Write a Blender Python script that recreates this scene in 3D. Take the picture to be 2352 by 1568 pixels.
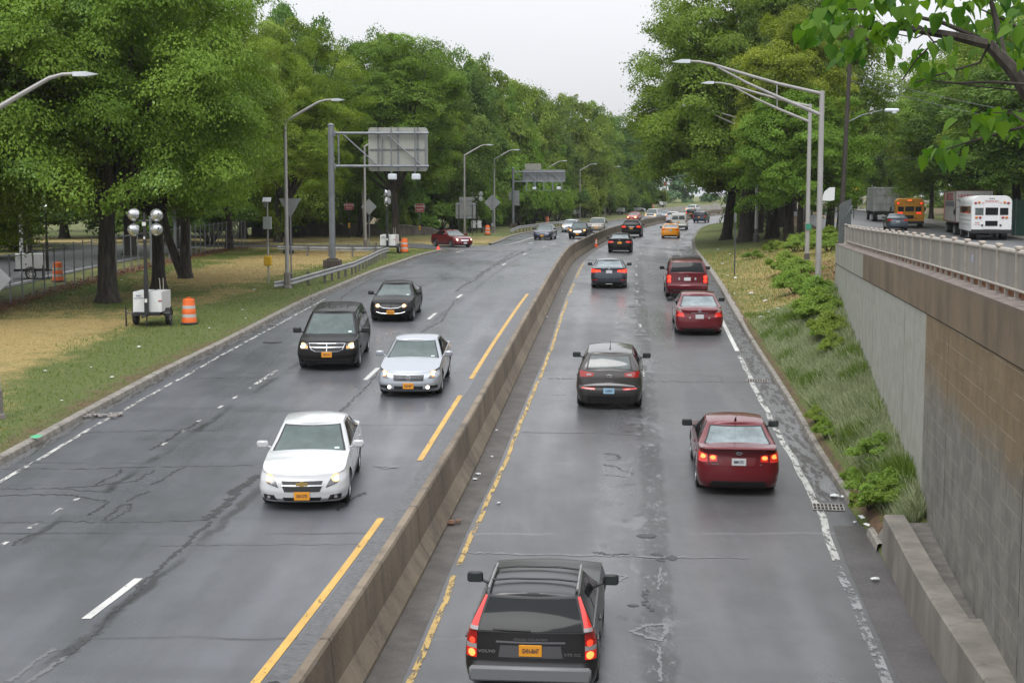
import bpy, math, random
import numpy as np
from mathutils import Vector, Matrix
from math import sin, cos, pi, radians, sqrt, atan2
for o in list(bpy.data.objects): bpy.data.objects.remove(o)
SC = bpy.context.scene; COL = SC.collection
# ------------------------------------------------------------------ camera
F = 3300.0; PIT = math.atan(334/3300.0); CZ = 7.0
cam = bpy.data.objects.new('camera', bpy.data.cameras.new('camera')); COL.objects.link(cam)
cam.location = (0, 0, CZ); cam.rotation_euler = (pi/2-PIT, 0, 0)
cam.data.sensor_width = 36; cam.data.lens = 36*F/2352; cam.data.clip_end = 6000; cam.data.clip_start = .1
SC.camera = cam
# ------------------------------------------------------------------ overcast sky and soft sun
W = bpy.data.worlds.new('World'); SC.world = W; W.use_nodes = True
nt = W.node_tree; nt.nodes.clear()
def N(t, ty, **kw):
    n = t.nodes.new(ty)
    for k, v in kw.items(): setattr(n, k, v)
    return n
out = N(nt, 'ShaderNodeOutputWorld'); sky = N(nt, 'ShaderNodeTexSky', sky_type='NISHITA')
sky.sun_disc = False; sky.sun_elevation = radians(58); sky.sun_rotation = radians(200); sky.dust_density = 4; sky.air_density = 1
hs = N(nt, 'ShaderNodeHueSaturation'); hs.inputs['Saturation'].default_value = .12
b1 = N(nt, 'ShaderNodeBackground'); b1.inputs[1].default_value = .05
nt.links.new(sky.outputs[0], hs.inputs['Color']); nt.links.new(hs.outputs[0], b1.inputs[0])
b2 = N(nt, 'ShaderNodeBackground'); tc = N(nt, 'ShaderNodeTexCoord'); sp = N(nt, 'ShaderNodeSeparateXYZ')
nt.links.new(tc.outputs['Generated'], sp.inputs[0])
mr = N(nt, 'ShaderNodeMapRange'); mr.inputs['From Min'].default_value = .0; mr.inputs['From Max'].default_value = 1
mr.inputs['To Min'].default_value = .62; mr.inputs['To Max'].default_value = 1.85
nz = N(nt, 'ShaderNodeTexNoise'); nz.inputs['Scale'].default_value = 2.2; nz.inputs['Detail'].default_value = 4
mp = N(nt, 'ShaderNodeMapping'); mp.inputs['Scale'].default_value = (1, 1, 4)
nt.links.new(tc.outputs['Generated'], mp.inputs[0]); nt.links.new(mp.outputs[0], nz.inputs['Vector'])
m1 = N(nt, 'ShaderNodeMath', operation='MULTIPLY_ADD'); m1.inputs[1].default_value = .12; m1.inputs[2].default_value = .94
nt.links.new(nz.outputs[0], m1.inputs[0])
m2 = N(nt, 'ShaderNodeMath', operation='MULTIPLY')
nt.links.new(sp.outputs[2], mr.inputs[0]); nt.links.new(mr.outputs[0], m2.inputs[0]); nt.links.new(m1.outputs[0], m2.inputs[1])
b2.inputs[0].default_value = (.965, .985, 1.03, 1); nt.links.new(m2.outputs[0], b2.inputs[1])
ad = N(nt, 'ShaderNodeAddShader'); nt.links.new(b1.outputs[0], ad.inputs[0]); nt.links.new(b2.outputs[0], ad.inputs[1])
nt.links.new(ad.outputs[0], out.inputs[0])
sun = bpy.data.objects.new('sun', bpy.data.lights.new('sun', 'SUN')); COL.objects.link(sun)
sun.data.energy = 1.25; sun.data.angle = radians(30); sun.data.color = (1, .98, .95)
sun.rotation_euler = (radians(32), 0, radians(-20))
vs = SC.view_settings; vs.view_transform = 'Standard'; vs.look = 'None'; vs.exposure = 0.0; vs.gamma = 1; vs.use_curve_mapping = False
# ------------------------------------------------------------------ surveyed heights and lines
def pchip(T, clampx=None):
    xs=[p[0] for p in T]; ys=[p[1] for p in T]; n=len(xs)
    h=[xs[i+1]-xs[i] for i in range(n-1)]; d=[(ys[i+1]-ys[i])/h[i] for i in range(n-1)]
    m=[d[0]]+[0 if d[i-1]*d[i]<=0 else 2*d[i-1]*d[i]/(d[i-1]+d[i]) for i in range(1,n-1)]+[d[-1]]
    def f(x):
        if x<=xs[0]: return ys[0]+d[0]*(x-xs[0])
        if x>=xs[-1]: return ys[-1]+d[-1]*(x-xs[-1])
        i=0
        while xs[i+1]<x: i+=1
        t=(x-xs[i])/h[i]
        return (2*t**3-3*t*t+1)*ys[i]+(t**3-2*t*t+t)*h[i]*m[i]+(-2*t**3+3*t*t)*ys[i+1]+(t**3-t*t)*h[i]*m[i+1]
    return f
zr = pchip([(-30,.05),(0,.14),(19,.25),(31,.6),(40,1.06),(54,1.78),(70,2.38),(90,2.68),(110,2.78),(150,2.8),(220,2.95),(260,3.15),(300,3.6),(330,4.2),(360,4.9),(420,5.4),(3000,5.6)])
zs = pchip([(-30,5.9),(18,5.45),(53,5.0),(70,4.6),(90,4.22),(120,4.15),(160,4.3),(250,4.7),(400,5.6),(3000,6)])
LK = pchip([(-15,-15),(33,-12.05),(38,-11.66),(45,-11.05),(52,-10.25),(63,-9.36),(73,-8.5),(81.5,-7.95),(91,-7.15),(101,-6.42),(111,-5.15),(123.5,-1.8),(150.5,.2),(184,5.74),(223,14.3),(244,19.4),(274,25.5),(296,33.2),(318,44.5),(336,60.7),(353,87),(366,130)])
LE = pchip([(-15,-14.2),(32,-11.45),(37,-11.1),(45,-10.36),(53.5,-9.6),(62,-8.9),(67.3,-8.5),(85,-6.9),(112,-3.6),(125.5,-.31),(150,2.6),(184,7.9),(223,16)])
L1 = pchip([(-15,-13.6),(27,-9.6),(30,-9.3),(38,-8.47),(44.5,-7.78),(60,-6.1),(90,-3.2),(120,.3),(150,5.0),(184,10.5),(223,18.2)])
L2 = pchip([(-15,-10.5),(22.3,-6.78),(24.3,-6.53),(38.8,-5.2),(45.2,-4.5),(59.5,-3.33),(67,-2.5),(90,-.6),(121,2.9),(142,6.6),(184,13),(223,20.6)])
LY = pchip([(-15,-7),(19.5,-3.57),(28.6,-2.65),(33.8,-2.2),(43.5,-1.38),(68.5,.75),(100,3.6),(142,9.1),(184,15.6),(223,23)])
MD = pchip([(-15,-5.1),(19.5,-2.04),(28,-1.28),(57.3,1.24),(67.2,2.02),(79.6,2.92),(95.4,4.16),(108,5.58),(131,8.3),(150,10.9),(186,16.82),(222,23.84),(245,30),(268,36.4),(292,44),(312,54),(328,68),(343,91),(355,131)])
RY = pchip([(-15,-4.4),(19.5,-1.41),(26.4,-.86),(33.2,-.2),(37.8,.21),(50.7,1.4),(58,1.95),(74,3.18),(91,4.5),(112,6.7),(150,11.9),(222,24.9)])
RL = pchip([(-15,-.9),(19.5,2.07),(27.5,2.8),(44,4.14),(54,4.96),(67.4,6.0),(76,6.7),(86,7.56),(101,8.97),(116,10.61),(145,14.04),(186,20.4),(222,27.6),(264,37.5)])
RE = pchip([(-15,2.2),(19.6,5.27),(26,5.95),(30.2,6.45),(39,7.04),(52.6,8.09),(69.7,9.43),(90,11.0),(117.6,13.5),(134,15.6),(155,18.4),(181.7,23.1)])
RK = pchip([(-15,3.1),(19.7,6.07),(27,6.84),(34.6,7.39),(40,7.82),(51.5,8.61),(65,9.7),(72,10.36),(93,12.29),(110,13.94),(127.6,15.95),(152,19.2),(199.5,27),(222,33.6),(245,40.6),(268,49),(290,60),(312,78),(328,101),(340,131)])
def WX(y): return 7.34+.16*(y-24)          # foot of the retaining wall
def at_z(u, v, zf, lo=8, hi=900):
    a=(u-1176)/F; b=(784-v)/F; c,s=cos(PIT),sin(PIT); dx,dy,dz=a,c+b*s,-s+b*c
    def g(Y): t=Y/dy; return CZ+dz*t-zf(dx*t,Y)
    Y=lo
    while Y<hi and g(Y)>0: Y+=.5*max(1,Y/40)
    A,B=Y-.5*max(1,Y/40),Y
    for _ in range(30):
        m=(A+B)/2
        if g(m)>0:A=m
        else:B=m
    return dx*B/dy,B
SV={'A':(0,1000,1.96),'B':(0,1800,1.568),'C':(3300,750,2.8505),'D':(2400,750,3.92),'E':(2700,900,3.1357),'F':(3000,1900,1.8869),'G':(1900,850,3.36),'H':(3250,1300,1.96),'R1':(0,300,1.568),'R2':(1000,350,1.568),'R3':(1700,400,1.96),'R4':(2600,0,1.568),'R5':(900,1000,1.4258),'R6':(1800,1700,1.5208),'R7':(2200,800,1.568)}
def q(k,x,y):
    a,b,s=SV[k]; return ((x/s+a)/1.7415,(y/s+b)/1.7415)
def smooth(a,b,x):
    t=min(1,max(0,(x-a)/(b-a))); return t*t*(3-2*t)
def kz(y): return .15*(1-smooth(109.5,111.5,y)*(1-smooth(122.5,124.5,y)))
rise = pchip([(-20,.28),(20,.34),(25.6,.38),(26.6,.6),(33,.85),(44,1.15),(53,1.6)])
def bankx(y): return WX(y) if y<53 else WX(y)+3.2*smooth(53,60,y)
def gz(x,y):
    xl,xk=LK(y),RK(y)
    if x<xl: return zr(y)+kz(y)
    if x<=xk: return zr(y)
    bx=bankx(y)
    if bx<xk+6: bx=xk+6 if y>120 else bx
    if y<53:
        if x>WX(y)+.35: return zs(y)
        t=min(1,(x-xk)/max(.5,bx-xk)); return zr(y)+.15+rise(y)*t
    top=zs(y); t=min(1,(x-xk)/max(.5,bx-xk)); e=1+.5*(1-smooth(60,100,y))+.3
    base=zr(y)+.15
    z=base+(top-base)*t**e
    if y<60: z=z*smooth(53,60,y)+(base+rise(53)*t)*(1-smooth(53,60,y))
    return z
def g_at(u,v): return at_z(u,v,gz)
def r_at(u,v): return at_z(u,v,lambda x,y: zr(y))
def s_at(u,v): return at_z(u,v,lambda x,y: zs(y))
# ------------------------------------------------------------------ materials
def mat(name, col, rough=.6, metal=0, emit=None, es=0, coat=0, var=0, vscale=3, col2=None, bump=0, bscale=60, spec=None, vstretch=(1,1,1), coord='Object', thr=None, detail=6, distort=0):
    m=bpy.data.materials.new(name); m.use_nodes=True; t=m.node_tree; p=t.nodes['Principled BSDF']
    c=tuple(col)+(1,)
    p.inputs['Base Color'].default_value=c; p.inputs['Roughness'].default_value=rough; p.inputs['Metallic'].default_value=metal
    if spec is not None: p.inputs['Specular IOR Level'].default_value=spec
    if coat: p.inputs['Coat Weight'].default_value=coat; p.inputs['Coat Roughness'].default_value=.04
    if emit: p.inputs['Emission Color'].default_value=tuple(emit)+(1,); p.inputs['Emission Strength'].default_value=es
    tcn=None
    if var or col2 or bump:
        tcn=N(t,'ShaderNodeTexCoord'); mpn=N(t,'ShaderNodeMapping'); mpn.inputs['Scale'].default_value=vstretch
        t.links.new(tcn.outputs[coord],mpn.inputs[0])
    if var or col2:
        nz=N(t,'ShaderNodeTexNoise'); nz.inputs['Scale'].default_value=vscale; nz.inputs['Detail'].default_value=detail; nz.inputs['Roughness'].default_value=.62; nz.inputs['Distortion'].default_value=distort
        t.links.new(mpn.outputs[0],nz.inputs['Vector'])
        r=N(t,'ShaderNodeMapRange'); a,b=thr or (.3,.7); r.inputs[1].default_value=a; r.inputs[2].default_value=b
        t.links.new(nz.outputs[0],r.inputs[0]); mx=N(t,'ShaderNodeMix',data_type='RGBA')
        t.links.new(r.outputs[0],mx.inputs[0])
        c2=tuple(col2)+(1,) if col2 else tuple(min(1,k*(1+var)) for k in col)+(1,)
        c1=c if col2 else tuple(k*(1-var) for k in col)+(1,)
        mx.inputs[6].default_value=c1; mx.inputs[7].default_value=c2; t.links.new(mx.outputs[2],p.inputs['Base Color'])
    if bump:
        n2=N(t,'ShaderNodeTexNoise'); n2.inputs['Scale'].default_value=bscale; n2.inputs['Detail'].default_value=5
        t.links.new(mpn.outputs[0],n2.inputs['Vector']); bn=N(t,'ShaderNodeBump'); bn.inputs['Strength'].default_value=bump; bn.inputs['Distance'].default_value=.02
        t.links.new(n2.outputs[0],bn.inputs['Height']); t.links.new(bn.outputs[0],p.inputs['Normal'])
    return m
class NT:                                     # small node-graph helper
    def __init__(s,name,rough=.6):
        s.m=bpy.data.materials.new(name); s.m.use_nodes=True; s.t=s.m.node_tree; s.p=s.t.nodes['Principled BSDF']; s.p.inputs['Roughness'].default_value=rough
        s.tc=N(s.t,'ShaderNodeTexCoord')
    def set(s,i,v):
        if isinstance(v,bpy.types.NodeSocket): s.t.links.new(v,i)
        else: i.default_value=v
    def math(s,op,a,b=0,c=0,clamp=False):
        n=N(s.t,'ShaderNodeMath',operation=op); n.use_clamp=clamp; s.set(n.inputs[0],a); s.set(n.inputs[1],b); s.set(n.inputs[2],c); return n.outputs[0]
    def noise(s,scale,stretch=(1,1,1),detail=5,rough=.6,co='Object',dist=0):
        m=N(s.t,'ShaderNodeMapping'); m.inputs['Scale'].default_value=stretch; s.t.links.new(s.tc.outputs[co],m.inputs[0])
        n=N(s.t,'ShaderNodeTexNoise'); n.inputs['Scale'].default_value=scale; n.inputs['Detail'].default_value=detail; n.inputs['Roughness'].default_value=rough; n.inputs['Distortion'].default_value=dist
        s.t.links.new(m.outputs[0],n.inputs['Vector']); return n.outputs[0]
    def ramp(s,v,a,b,to0=0,to1=1):
        n=N(s.t,'ShaderNodeMapRange'); n.interpolation_type='SMOOTHSTEP'; s.set(n.inputs[0],v); n.inputs[1].default_value=a; n.inputs[2].default_value=b; n.inputs[3].default_value=to0; n.inputs[4].default_value=to1; return n.outputs[0]
    def mix(s,f,a,b):
        n=N(s.t,'ShaderNodeMix',data_type='RGBA'); s.set(n.inputs[0],f)
        for i,x in ((6,a),(7,b)): s.set(n.inputs[i],x if isinstance(x,bpy.types.NodeSocket) else tuple(x)+(1,))
        return n.outputs[2]
    def sep(s,co='Object'):
        n=N(s.t,'ShaderNodeSeparateXYZ'); s.t.links.new(s.tc.outputs[co],n.inputs[0]); return n.outputs
    def attr(s,name):
        n=N(s.t,'ShaderNodeAttribute'); n.attribute_name=name; return n.outputs['Fac']
    def bump(s,h,st=.3,d=.02):
        n=N(s.t,'ShaderNodeBump'); n.inputs['Strength'].default_value=st; n.inputs['Distance'].default_value=d; s.set(n.inputs['Height'],h); s.t.links.new(n.outputs[0],s.p.inputs['Normal'])
    def color(s,c): s.set(s.p.inputs['Base Color'],c)
    def rough(s,c): s.set(s.p.inputs['Roughness'],c)
# ------------------------------------------------------------------ mesh helpers
class MB:
    def __init__(s): s.v=[]; s.f=[]; s.mi=[]; s.cur=0
    def add(s,vs,fs,M=None):
        n=len(s.v); s.v+= [tuple(M@Vector(p)) if M else tuple(p) for p in vs]; s.f+=[tuple(i+n for i in f) for f in fs]; s.mi+=[s.cur]*len(fs); return s
    def box(s,c,d,M=None,bev=0):
        x,y,z=c; a,b,h=d[0]/2,d[1]/2,d[2]/2
        if bev:
            e=bev; P=[]
            for sz,zz in ((1,-h),(0,-h+e),(0,h-e),(1,h)):
                k=e*sz
                for (px,py) in ((-a+e,-b+k),(a-e,-b+k),(a-k,-b+e),(a-k,b-e),(a-e,b-k),(-a+e,b-k),(-a+k,b-e),(-a+k,-b+e)): P.append((x+px,y+py,z+zz))
            fs=[tuple(range(7,-1,-1)),tuple(range(24,32))]
            for r in range(3):
                for i in range(8): j=(i+1)%8; fs.append((r*8+i,r*8+j,r*8+8+j,r*8+8+i))
            return s.add(P,fs,M)
        P=[(x+i*a,y+j*b,z+k*h) for k in (-1,1) for j in (-1,1) for i in (-1,1)]
        return s.add(P,[(0,2,3,1),(4,5,7,6),(0,1,5,4),(2,6,7,3),(0,4,6,2),(1,3,7,5)],M)
    def tube(s,pts,r,n=8,caps=True):
        pts=[Vector(p) for p in pts]; R=r if isinstance(r,(list,tuple)) else [r]*len(pts); vs=[]; up=None
        for i,p in enumerate(pts):
            d=(pts[min(i+1,len(pts)-1)]-pts[max(i-1,0)]).normalized()
            a=d.cross(up if up is not None else (Vector((0,0,1)) if abs(d.z)<.9 else Vector((0,1,0)))).normalized() if up is None else (up-d*up.dot(d)).normalized()
            up=a; b=d.cross(a)
            for k in range(n): t=2*pi*k/n; vs.append(p+(a*cos(t)+b*sin(t))*R[i])
        fs=[(i*n+k,i*n+(k+1)%n,(i+1)*n+(k+1)%n,(i+1)*n+k) for i in range(len(pts)-1) for k in range(n)]
        if caps: fs+=[tuple(range(n-1,-1,-1)),tuple((len(pts)-1)*n+k for k in range(n))]
        return s.add(vs,fs)
    def lathe(s,prof,n=16,M=None,cap=True):
        vs=[(r*cos(2*pi*k/n),r*sin(2*pi*k/n),z) for r,z in prof for k in range(n)]
        fs=[(i*n+k,i*n+(k+1)%n,(i+1)*n+(k+1)%n,(i+1)*n+k) for i in range(len(prof)-1) for k in range(n)]
        if cap: fs+=[tuple(range(n-1,-1,-1)),tuple((len(prof)-1)*n+k for k in range(n))]
        return s.add(vs,fs,M)
    def prism(s,poly,h0,h1,M=None):       # polygon in xy, from h0 to h1 in z
        n=len(poly); vs=[(x,y,h0) for x,y in poly]+[(x,y,h1) for x,y in poly]
        return s.add(vs,[tuple(range(n-1,-1,-1)),tuple(range(n,2*n))]+[(i,(i+1)%n,n+(i+1)%n,n+i) for i in range(n)],M)
    def mesh(s,name,mats,smooth=False):
        me=bpy.data.meshes.new(name); me.from_pydata([tuple(v) for v in s.v],[],s.f)
        mats=mats if isinstance(mats,(list,tuple)) else [mats]
        for m in mats: me.materials.append(m)
        if len(mats)>1: me.polygons.foreach_set('material_index',s.mi)
        if smooth:
            me.polygons.foreach_set('use_smooth',[True]*len(me.polygons))
            if smooth!='all':
                try: me.set_sharp_from_angle(angle=radians(40))
                except Exception: pass
        me.update(); return me
    def obj(s,name,mats,parent=None,smooth=False,**kw):
        o=bpy.data.objects.new(name,s.mesh(name,mats,smooth)); COL.objects.link(o)
        if parent: o.parent=parent
        for k,v in kw.items(): o[k]=v
        return o
def link(name,me,parent=None):
    o=bpy.data.objects.new(name,me); COL.objects.link(o)
    if parent: o.parent=parent
    return o
def thing(name,label,cat,loc=(0,0,0),rz=0,group=None):
    o=bpy.data.objects.new(name,None); COL.objects.link(o); o.empty_display_size=.3
    o.location=loc; o.rotation_euler=(0,0,rz); o['label']=label; o['category']=cat
    if group: o['group']=group
    return o
def tag(o,label,cat,group=None):
    o['label']=label; o['category']=cat
    if group: o['group']=group
    return o
def dup(root,loc=None,rz=None,label=None,group=None,scale=None):
    r=root.copy(); COL.objects.link(r)
    if loc is not None: r.location=loc
    if rz is not None: r.rotation_euler=(0,0,rz)
    if scale is not None: r.scale=scale
    if label: r['label']=label
    if group: r['group']=group
    for ch in list(root.children):
        c=ch.copy(); COL.objects.link(c); c.parent=r
        for g in ch.children:
            d=g.copy(); COL.objects.link(d); d.parent=c
    return r
def struct(o): o['kind']='structure'; return o
_tc={}
def text_mesh(s,size=.1,ext=.002,bold=True,align='CENTER'):
    k=(s,size,ext,align)
    if k in _tc: return _tc[k]
    cu=bpy.data.curves.new('t','FONT'); cu.body=s; cu.size=size; cu.extrude=ext; cu.align_x=align; cu.align_y='CENTER'; cu.resolution_u=2
    if bold: cu.offset=size*.018
    o=bpy.data.objects.new('t',cu); COL.objects.link(o); dg=bpy.context.evaluated_depsgraph_get()
    me=bpy.data.meshes.new_from_object(o.evaluated_get(dg)); bpy.data.objects.remove(o); bpy.data.curves.remove(cu)
    vs=[tuple(v.co) for v in me.vertices]; fs=[tuple(p.vertices) for p in me.polygons]; bpy.data.meshes.remove(me)
    _tc[k]=(vs,fs); return _tc[k]
def text_on(mb,s,size,M,ext=.002,sx=1):
    vs,fs=text_mesh(s,size,ext); mb.add([(x*sx,y,z) for x,y,z in vs],fs,M)
RX90=Matrix.Rotation(pi/2,4,'X')              # text standing up, read from -Y
def mtx(x,y,z,rz=0,rx=pi/2): return Matrix.Translation((x,y,z))@Matrix.Rotation(rz,4,'Z')@Matrix.Rotation(rx,4,'X')
def sheet(name,rows,m,attrs=None,uv=None,smooth=True):
    nc=len(rows[0]); v=[p for r in rows for p in r]; f=[(i*nc+j,i*nc+j+1,(i+1)*nc+j+1,(i+1)*nc+j) for i in range(len(rows)-1) for j in range(nc-1)]
    me=bpy.data.meshes.new(name); me.from_pydata(v,[],f); me.materials.append(m)
    for k,a in (attrs or {}).items():
        at=me.attributes.new(k,'FLOAT','POINT'); at.data.foreach_set('value',a)
    if uv:
        u=me.uv_layers.new(name='UVMap'); li=np.zeros(len(me.loops),dtype=np.int32); me.loops.foreach_get('vertex_index',li)
        u.data.foreach_set('uv',np.array(uv,dtype=np.float32)[li].ravel())
    if smooth: me.polygons.foreach_set('use_smooth',[True]*len(me.polygons))
    o=bpy.data.objects.new(name,me); COL.objects.link(o); return o
rnd=random.Random(7)
# ------------------------------------------------------------------ ground
def frange(a,b,s):
    r=[]; x=a
    while x<b-1e-6: r.append(x); x+=s
    return r
g=NT('turf',.95)
n1=g.noise(.12,detail=6); n2=g.noise(1.3,detail=6); n3=g.noise(26,detail=4); n4=g.noise(5,(1,2.2,1),detail=5)
dry=g.attr('dry'); dirt=g.attr('dirt')
f=g.math('ADD',g.math('MULTIPLY',g.math('SUBTRACT',n1,.5),1.2),g.math('ADD',g.math('MULTIPLY',g.math('SUBTRACT',n2,.5),1.7),dry))
f=g.ramp(f,.10,.90)
green=g.mix(g.ramp(n4,.35,.7),(.075,.112,.018),(.135,.155,.040)); yel=g.mix(g.ramp(n4,.3,.7),(.30,.225,.080),(.44,.335,.135))
c=g.mix(f,green,yel)
d=g.ramp(g.math('ADD',g.math('MULTIPLY',n2,.8),dirt),.55,1.0)
c=g.mix(d,c,g.mix(g.ramp(n4,.4,.6),(.085,.05,.032),(.17,.10,.055)))
c=g.mix(g.ramp(n3,.42,.75,0,.55),c,(.035,.035,.015))
g.color(c); g.bump(g.math('ADD',n3,g.math('MULTIPLY',n2,2)),.9,.06); TURF=g.m
ys=frange(-30,120,1.0)+frange(120,300,2.5)+frange(300,372,4)+[380,400,450,600,1000,2000,4000]
rows=[];DR=[];DT=[]
LO=[1500,400,200,110,70,50,42]+[38-1.1*i for i in range(30)]+[5,4.2,3.4,2.7,2,1.4,.8,.4,0]
for y in ys:
    yy=min(y,364); xl,xk=LK(yy),min(RK(min(yy,338)),131); xl=min(xl,xk-4)
    row=[]
    for d_ in LO:
        x=xl-.2-d_; z=zr(y)+kz(y)-.02
        row.append((x,y,z))
        dd=d_
        if y>108: dv=.55-.4*smooth(130,150,y)+(.25 if 126<y<146 else 0)
        else:
            dv=.18+.66*smooth(1.6,6.0,dd+.8*sin(y*.21))
            if 57<y<72: dv-=.45*smooth(4,7,dd)*(1-.5*smooth(57,60,72-y)) 
            if 60<y<74: dv-=.25
            dv-=.5*smooth(9,12,dd) if y>66 else .5*smooth(11,13,dd)
            if 40<y<62 and dd<4.5: dv-=.25
            if y<44: dv+=.1*smooth(1.5,3,dd)
        fy=abs(x+22)
        DR.append(dv); DT.append(max(0,.55-fy*.35) + max(0,.35-abs(dd-.2)*.35)+ (.12 if y<52 and dd<5 else 0) + .25*smooth(150,170,y))
    row+=[(xl-.02,y,zr(y)-.06),(xk+.02,y,zr(y)-.06)]; DR+=[0,0]; DT+=[0,0]
    bx=bankx(y) if y<120 else max(bankx(y),xk+6)
    nb=14
    for i in range(nb+1):
        t=i/nb; x=xk+.2+(bx-xk-.2)*t; row.append((x,y,gz(x,y)-.02 if y<360 else zr(y)+(zs(y)-zr(y))*t))
        dv=.12+.65*smooth(50,58,y)*(1-smooth(84,100,y))*(1-abs(t-.45)*1.1)+.15*smooth(85,95,y)*smooth(.3,.7,t)
        DR.append(dv); DT.append(max(0,.5-abs(t)*5)*(1-smooth(60,80,y)*.6)+.45*smooth(46,56,y)*(1-smooth(70,78,y))*max(0,1-abs(t-.62)*3.2)+.3*(1-smooth(27,34,y))*(1-t)+.55*smooth(85,95,y)*smooth(.7,.95,t))
    wz=zs(y)
    for d_ in (.4,8,18,22,40,80,200,1500):
        row.append((bx+d_,y,wz-.03)); DR.append(.25); DT.append(.2 if d_<20 else .45)
    rows.append(row)
struct(sheet('ground',rows,TURF,{'dry':DR,'dirt':DT}))
# ------------------------------------------------------------------ roads
def asphalt(name,base,rt):
    g=NT(name); u=g.sep('UV')[0]; y=g.sep('UV')[1]
    fine=g.noise(38,detail=8,rough=.8); mid=g.noise(.55,detail=6); streak=g.noise(1.0,(3.2,.10,1),detail=5); tr=g.noise(.33,(.25,2.4,1),detail=3)
    c=g.mix(g.ramp(mid,.3,.72),[k*.72 for k in base],[k*1.22 for k in base])
    c=g.mix(g.ramp(streak,.35,.7,0,.6),c,[k*.7 for k in base])
    c=g.mix(g.ramp(fine,.35,.7,0,.6),c,[k*1.7 for k in base]); c=g.mix(g.ramp(g.noise(3.0,(1,.5,1),detail=7,rough=.75),.6,.72,0,.45),c,[k*.6 for k in base])
    jag=g.noise(1.6,(1,.8,1),detail=7,rough=.7); jx=g.math('ADD',u,g.math('MULTIPLY',g.math('SUBTRACT',jag,.5),.16))
    def line(at_,w0,w1): return g.ramp(g.math('ABSOLUTE',g.math('SUBTRACT',jx,at_)),w0,w1,1,0)
    if rt:
        j=line(1.0,.055,.10); br=g.noise(1.1,(1.4,.5,1),detail=8,rough=.8); br2=g.noise(4.5,(1,.45,1),detail=7,rough=.8)
        c=g.mix(g.math('MULTIPLY',j,g.ramp(br,.34,.5)),c,[k*.38 for k in base])
        c=g.mix(g.math('MULTIPLY',line(1.02,.03,.09),g.ramp(g.noise(2.4,(1.4,.5,1),detail=8,rough=.85),.55,.66)),c,[.19,.19,.20])
        c=g.mix(g.math('MULTIPLY',line(.98,.05,.13),g.ramp(br2,.56,.64,0,.75)),c,[.21,.21,.22]); c=g.mix(g.math('MULTIPLY',line(1.0,.02,.05),g.ramp(br2,.50,.44,0,.8)),c,[.018,.018,.019])
        w=g.math('MULTIPLY',line(.9,.12,.3),g.ramp(g.noise(.9,(1,.4,1),detail=7,rough=.72,dist=.6),.555,.58)); c=g.mix(g.math('MULTIPLY',w,.7),c,[k*1.9 for k in base])
        w=g.math('MULTIPLY',line(.85,.12,.3),g.ramp(g.noise(1.3,(1,.7,1),detail=7,rough=.72),.57,.6)); c=g.mix(w,c,[k*.5 for k in base])
    else:
        for a in (2.0,3.0):
            c=g.mix(g.math('MULTIPLY',line(a+.10,.012,.05),g.ramp(g.noise(.8,(1,.35,1),detail=6,rough=.7),.42,.6)),c,[k*.38 for k in base])
    tk=g.math('ABSOLUTE',g.math('SUBTRACT',g.math('ABSOLUTE',g.math('SUBTRACT',g.math('FRACT',g.math('ADD',jx,4.0)),.5)),.24)); tw_=g.math('MULTIPLY',g.ramp(tk,.02,.14,1,0),g.ramp(g.noise(.5,(1,.15,1),detail=5),.3,.65)); c=g.mix(g.math('MULTIPLY',tw_,.55),c,[k*1.55 for k in base])
    # transverse slab joints
    yj=g.math('ADD',y,g.math('MULTIPLY',g.math('SUBTRACT',g.noise(.5,(1,.1,1)),.5),.5))
    fr=g.math('ABSOLUTE',g.math('SUBTRACT',g.math('FRACT',g.math('DIVIDE',yj,6.1)),.5))
    jm=g.math('MULTIPLY',g.ramp(fr,.002,.014,1,0),g.ramp(g.noise(.45,detail=4),.42,.62))
    c=g.mix(jm,c,[k*(1.9 if rt else .45) for k in base])
    c=g.mix(g.ramp(tr,.56,.75,0,.35),c,[k*.68 for k in base])
    g.color(c)
    wet=g.noise(.28,(1,.35,1),detail=5); g.rough(g.math('SUBTRACT',g.ramp(wet,.35,.68,.27,.5),g.math('MULTIPLY',tw_,.07))); g.p.inputs['Specular IOR Level'].default_value=.42 if rt else .55
    g.bump(g.math('ADD',fine,g.math('MULTIPLY',jag,.6)),.22,.008)
    return g.m
ASL=asphalt('wet_asphalt_dark',(.078,.081,.090),False); ASR=asphalt('wet_asphalt_grey',(.070,.0705,.073),True)
yr_=frange(-30,120,1.0)+frange(120,290,2)+frange(290,356,1.5)
def strip(name,fns,ks,m,y0,y1,dz=0,sub=4,xmax=140):
    rows=[];uv=[]
    for y in yr_:
        if y<y0 or y>y1: continue
        X=[min(f(y),xmax) for f in fns]; row=[]
        for i in range(len(X)-1):
            for j in range(sub): t=j/sub; row.append((X[i]+(X[i+1]-X[i])*t,y,zr(y)+dz)); uv.append((ks[i]+(ks[i+1]-ks[i])*t,y))
        row.append((X[-1],y,zr(y)+dz)); uv.append((ks[-1],y)); rows.append(row)
    return sheet(name,rows,m,uv=uv)
def farlane(fn,fr,a=LK,b=MD):
    def f(y):
        if y<185: return fn(y)
        k=smooth(185,215,y); return fn(min(y,223))*(1-k)*(1)+k*(a(y)+(b(y)-a(y))*fr) if k<1 else a(y)+(b(y)-a(y))*fr
    return f
fLE=farlane(LE,.08); fL1=farlane(L1,.37); fL2=farlane(L2,.65); fLY=farlane(LY,.93); mdc=lambda y: MD(y)-.33
fRY=farlane(RY,.10,MD,RK); fRL=farlane(RL,.5,MD,RK); fRE=farlane(RE,.88,MD,RK)
struct(strip('road_left',[LK,fLE,fL1,fL2,fLY,mdc],[0,1,2,3,4,5],ASL,-30,356,0))
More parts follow.
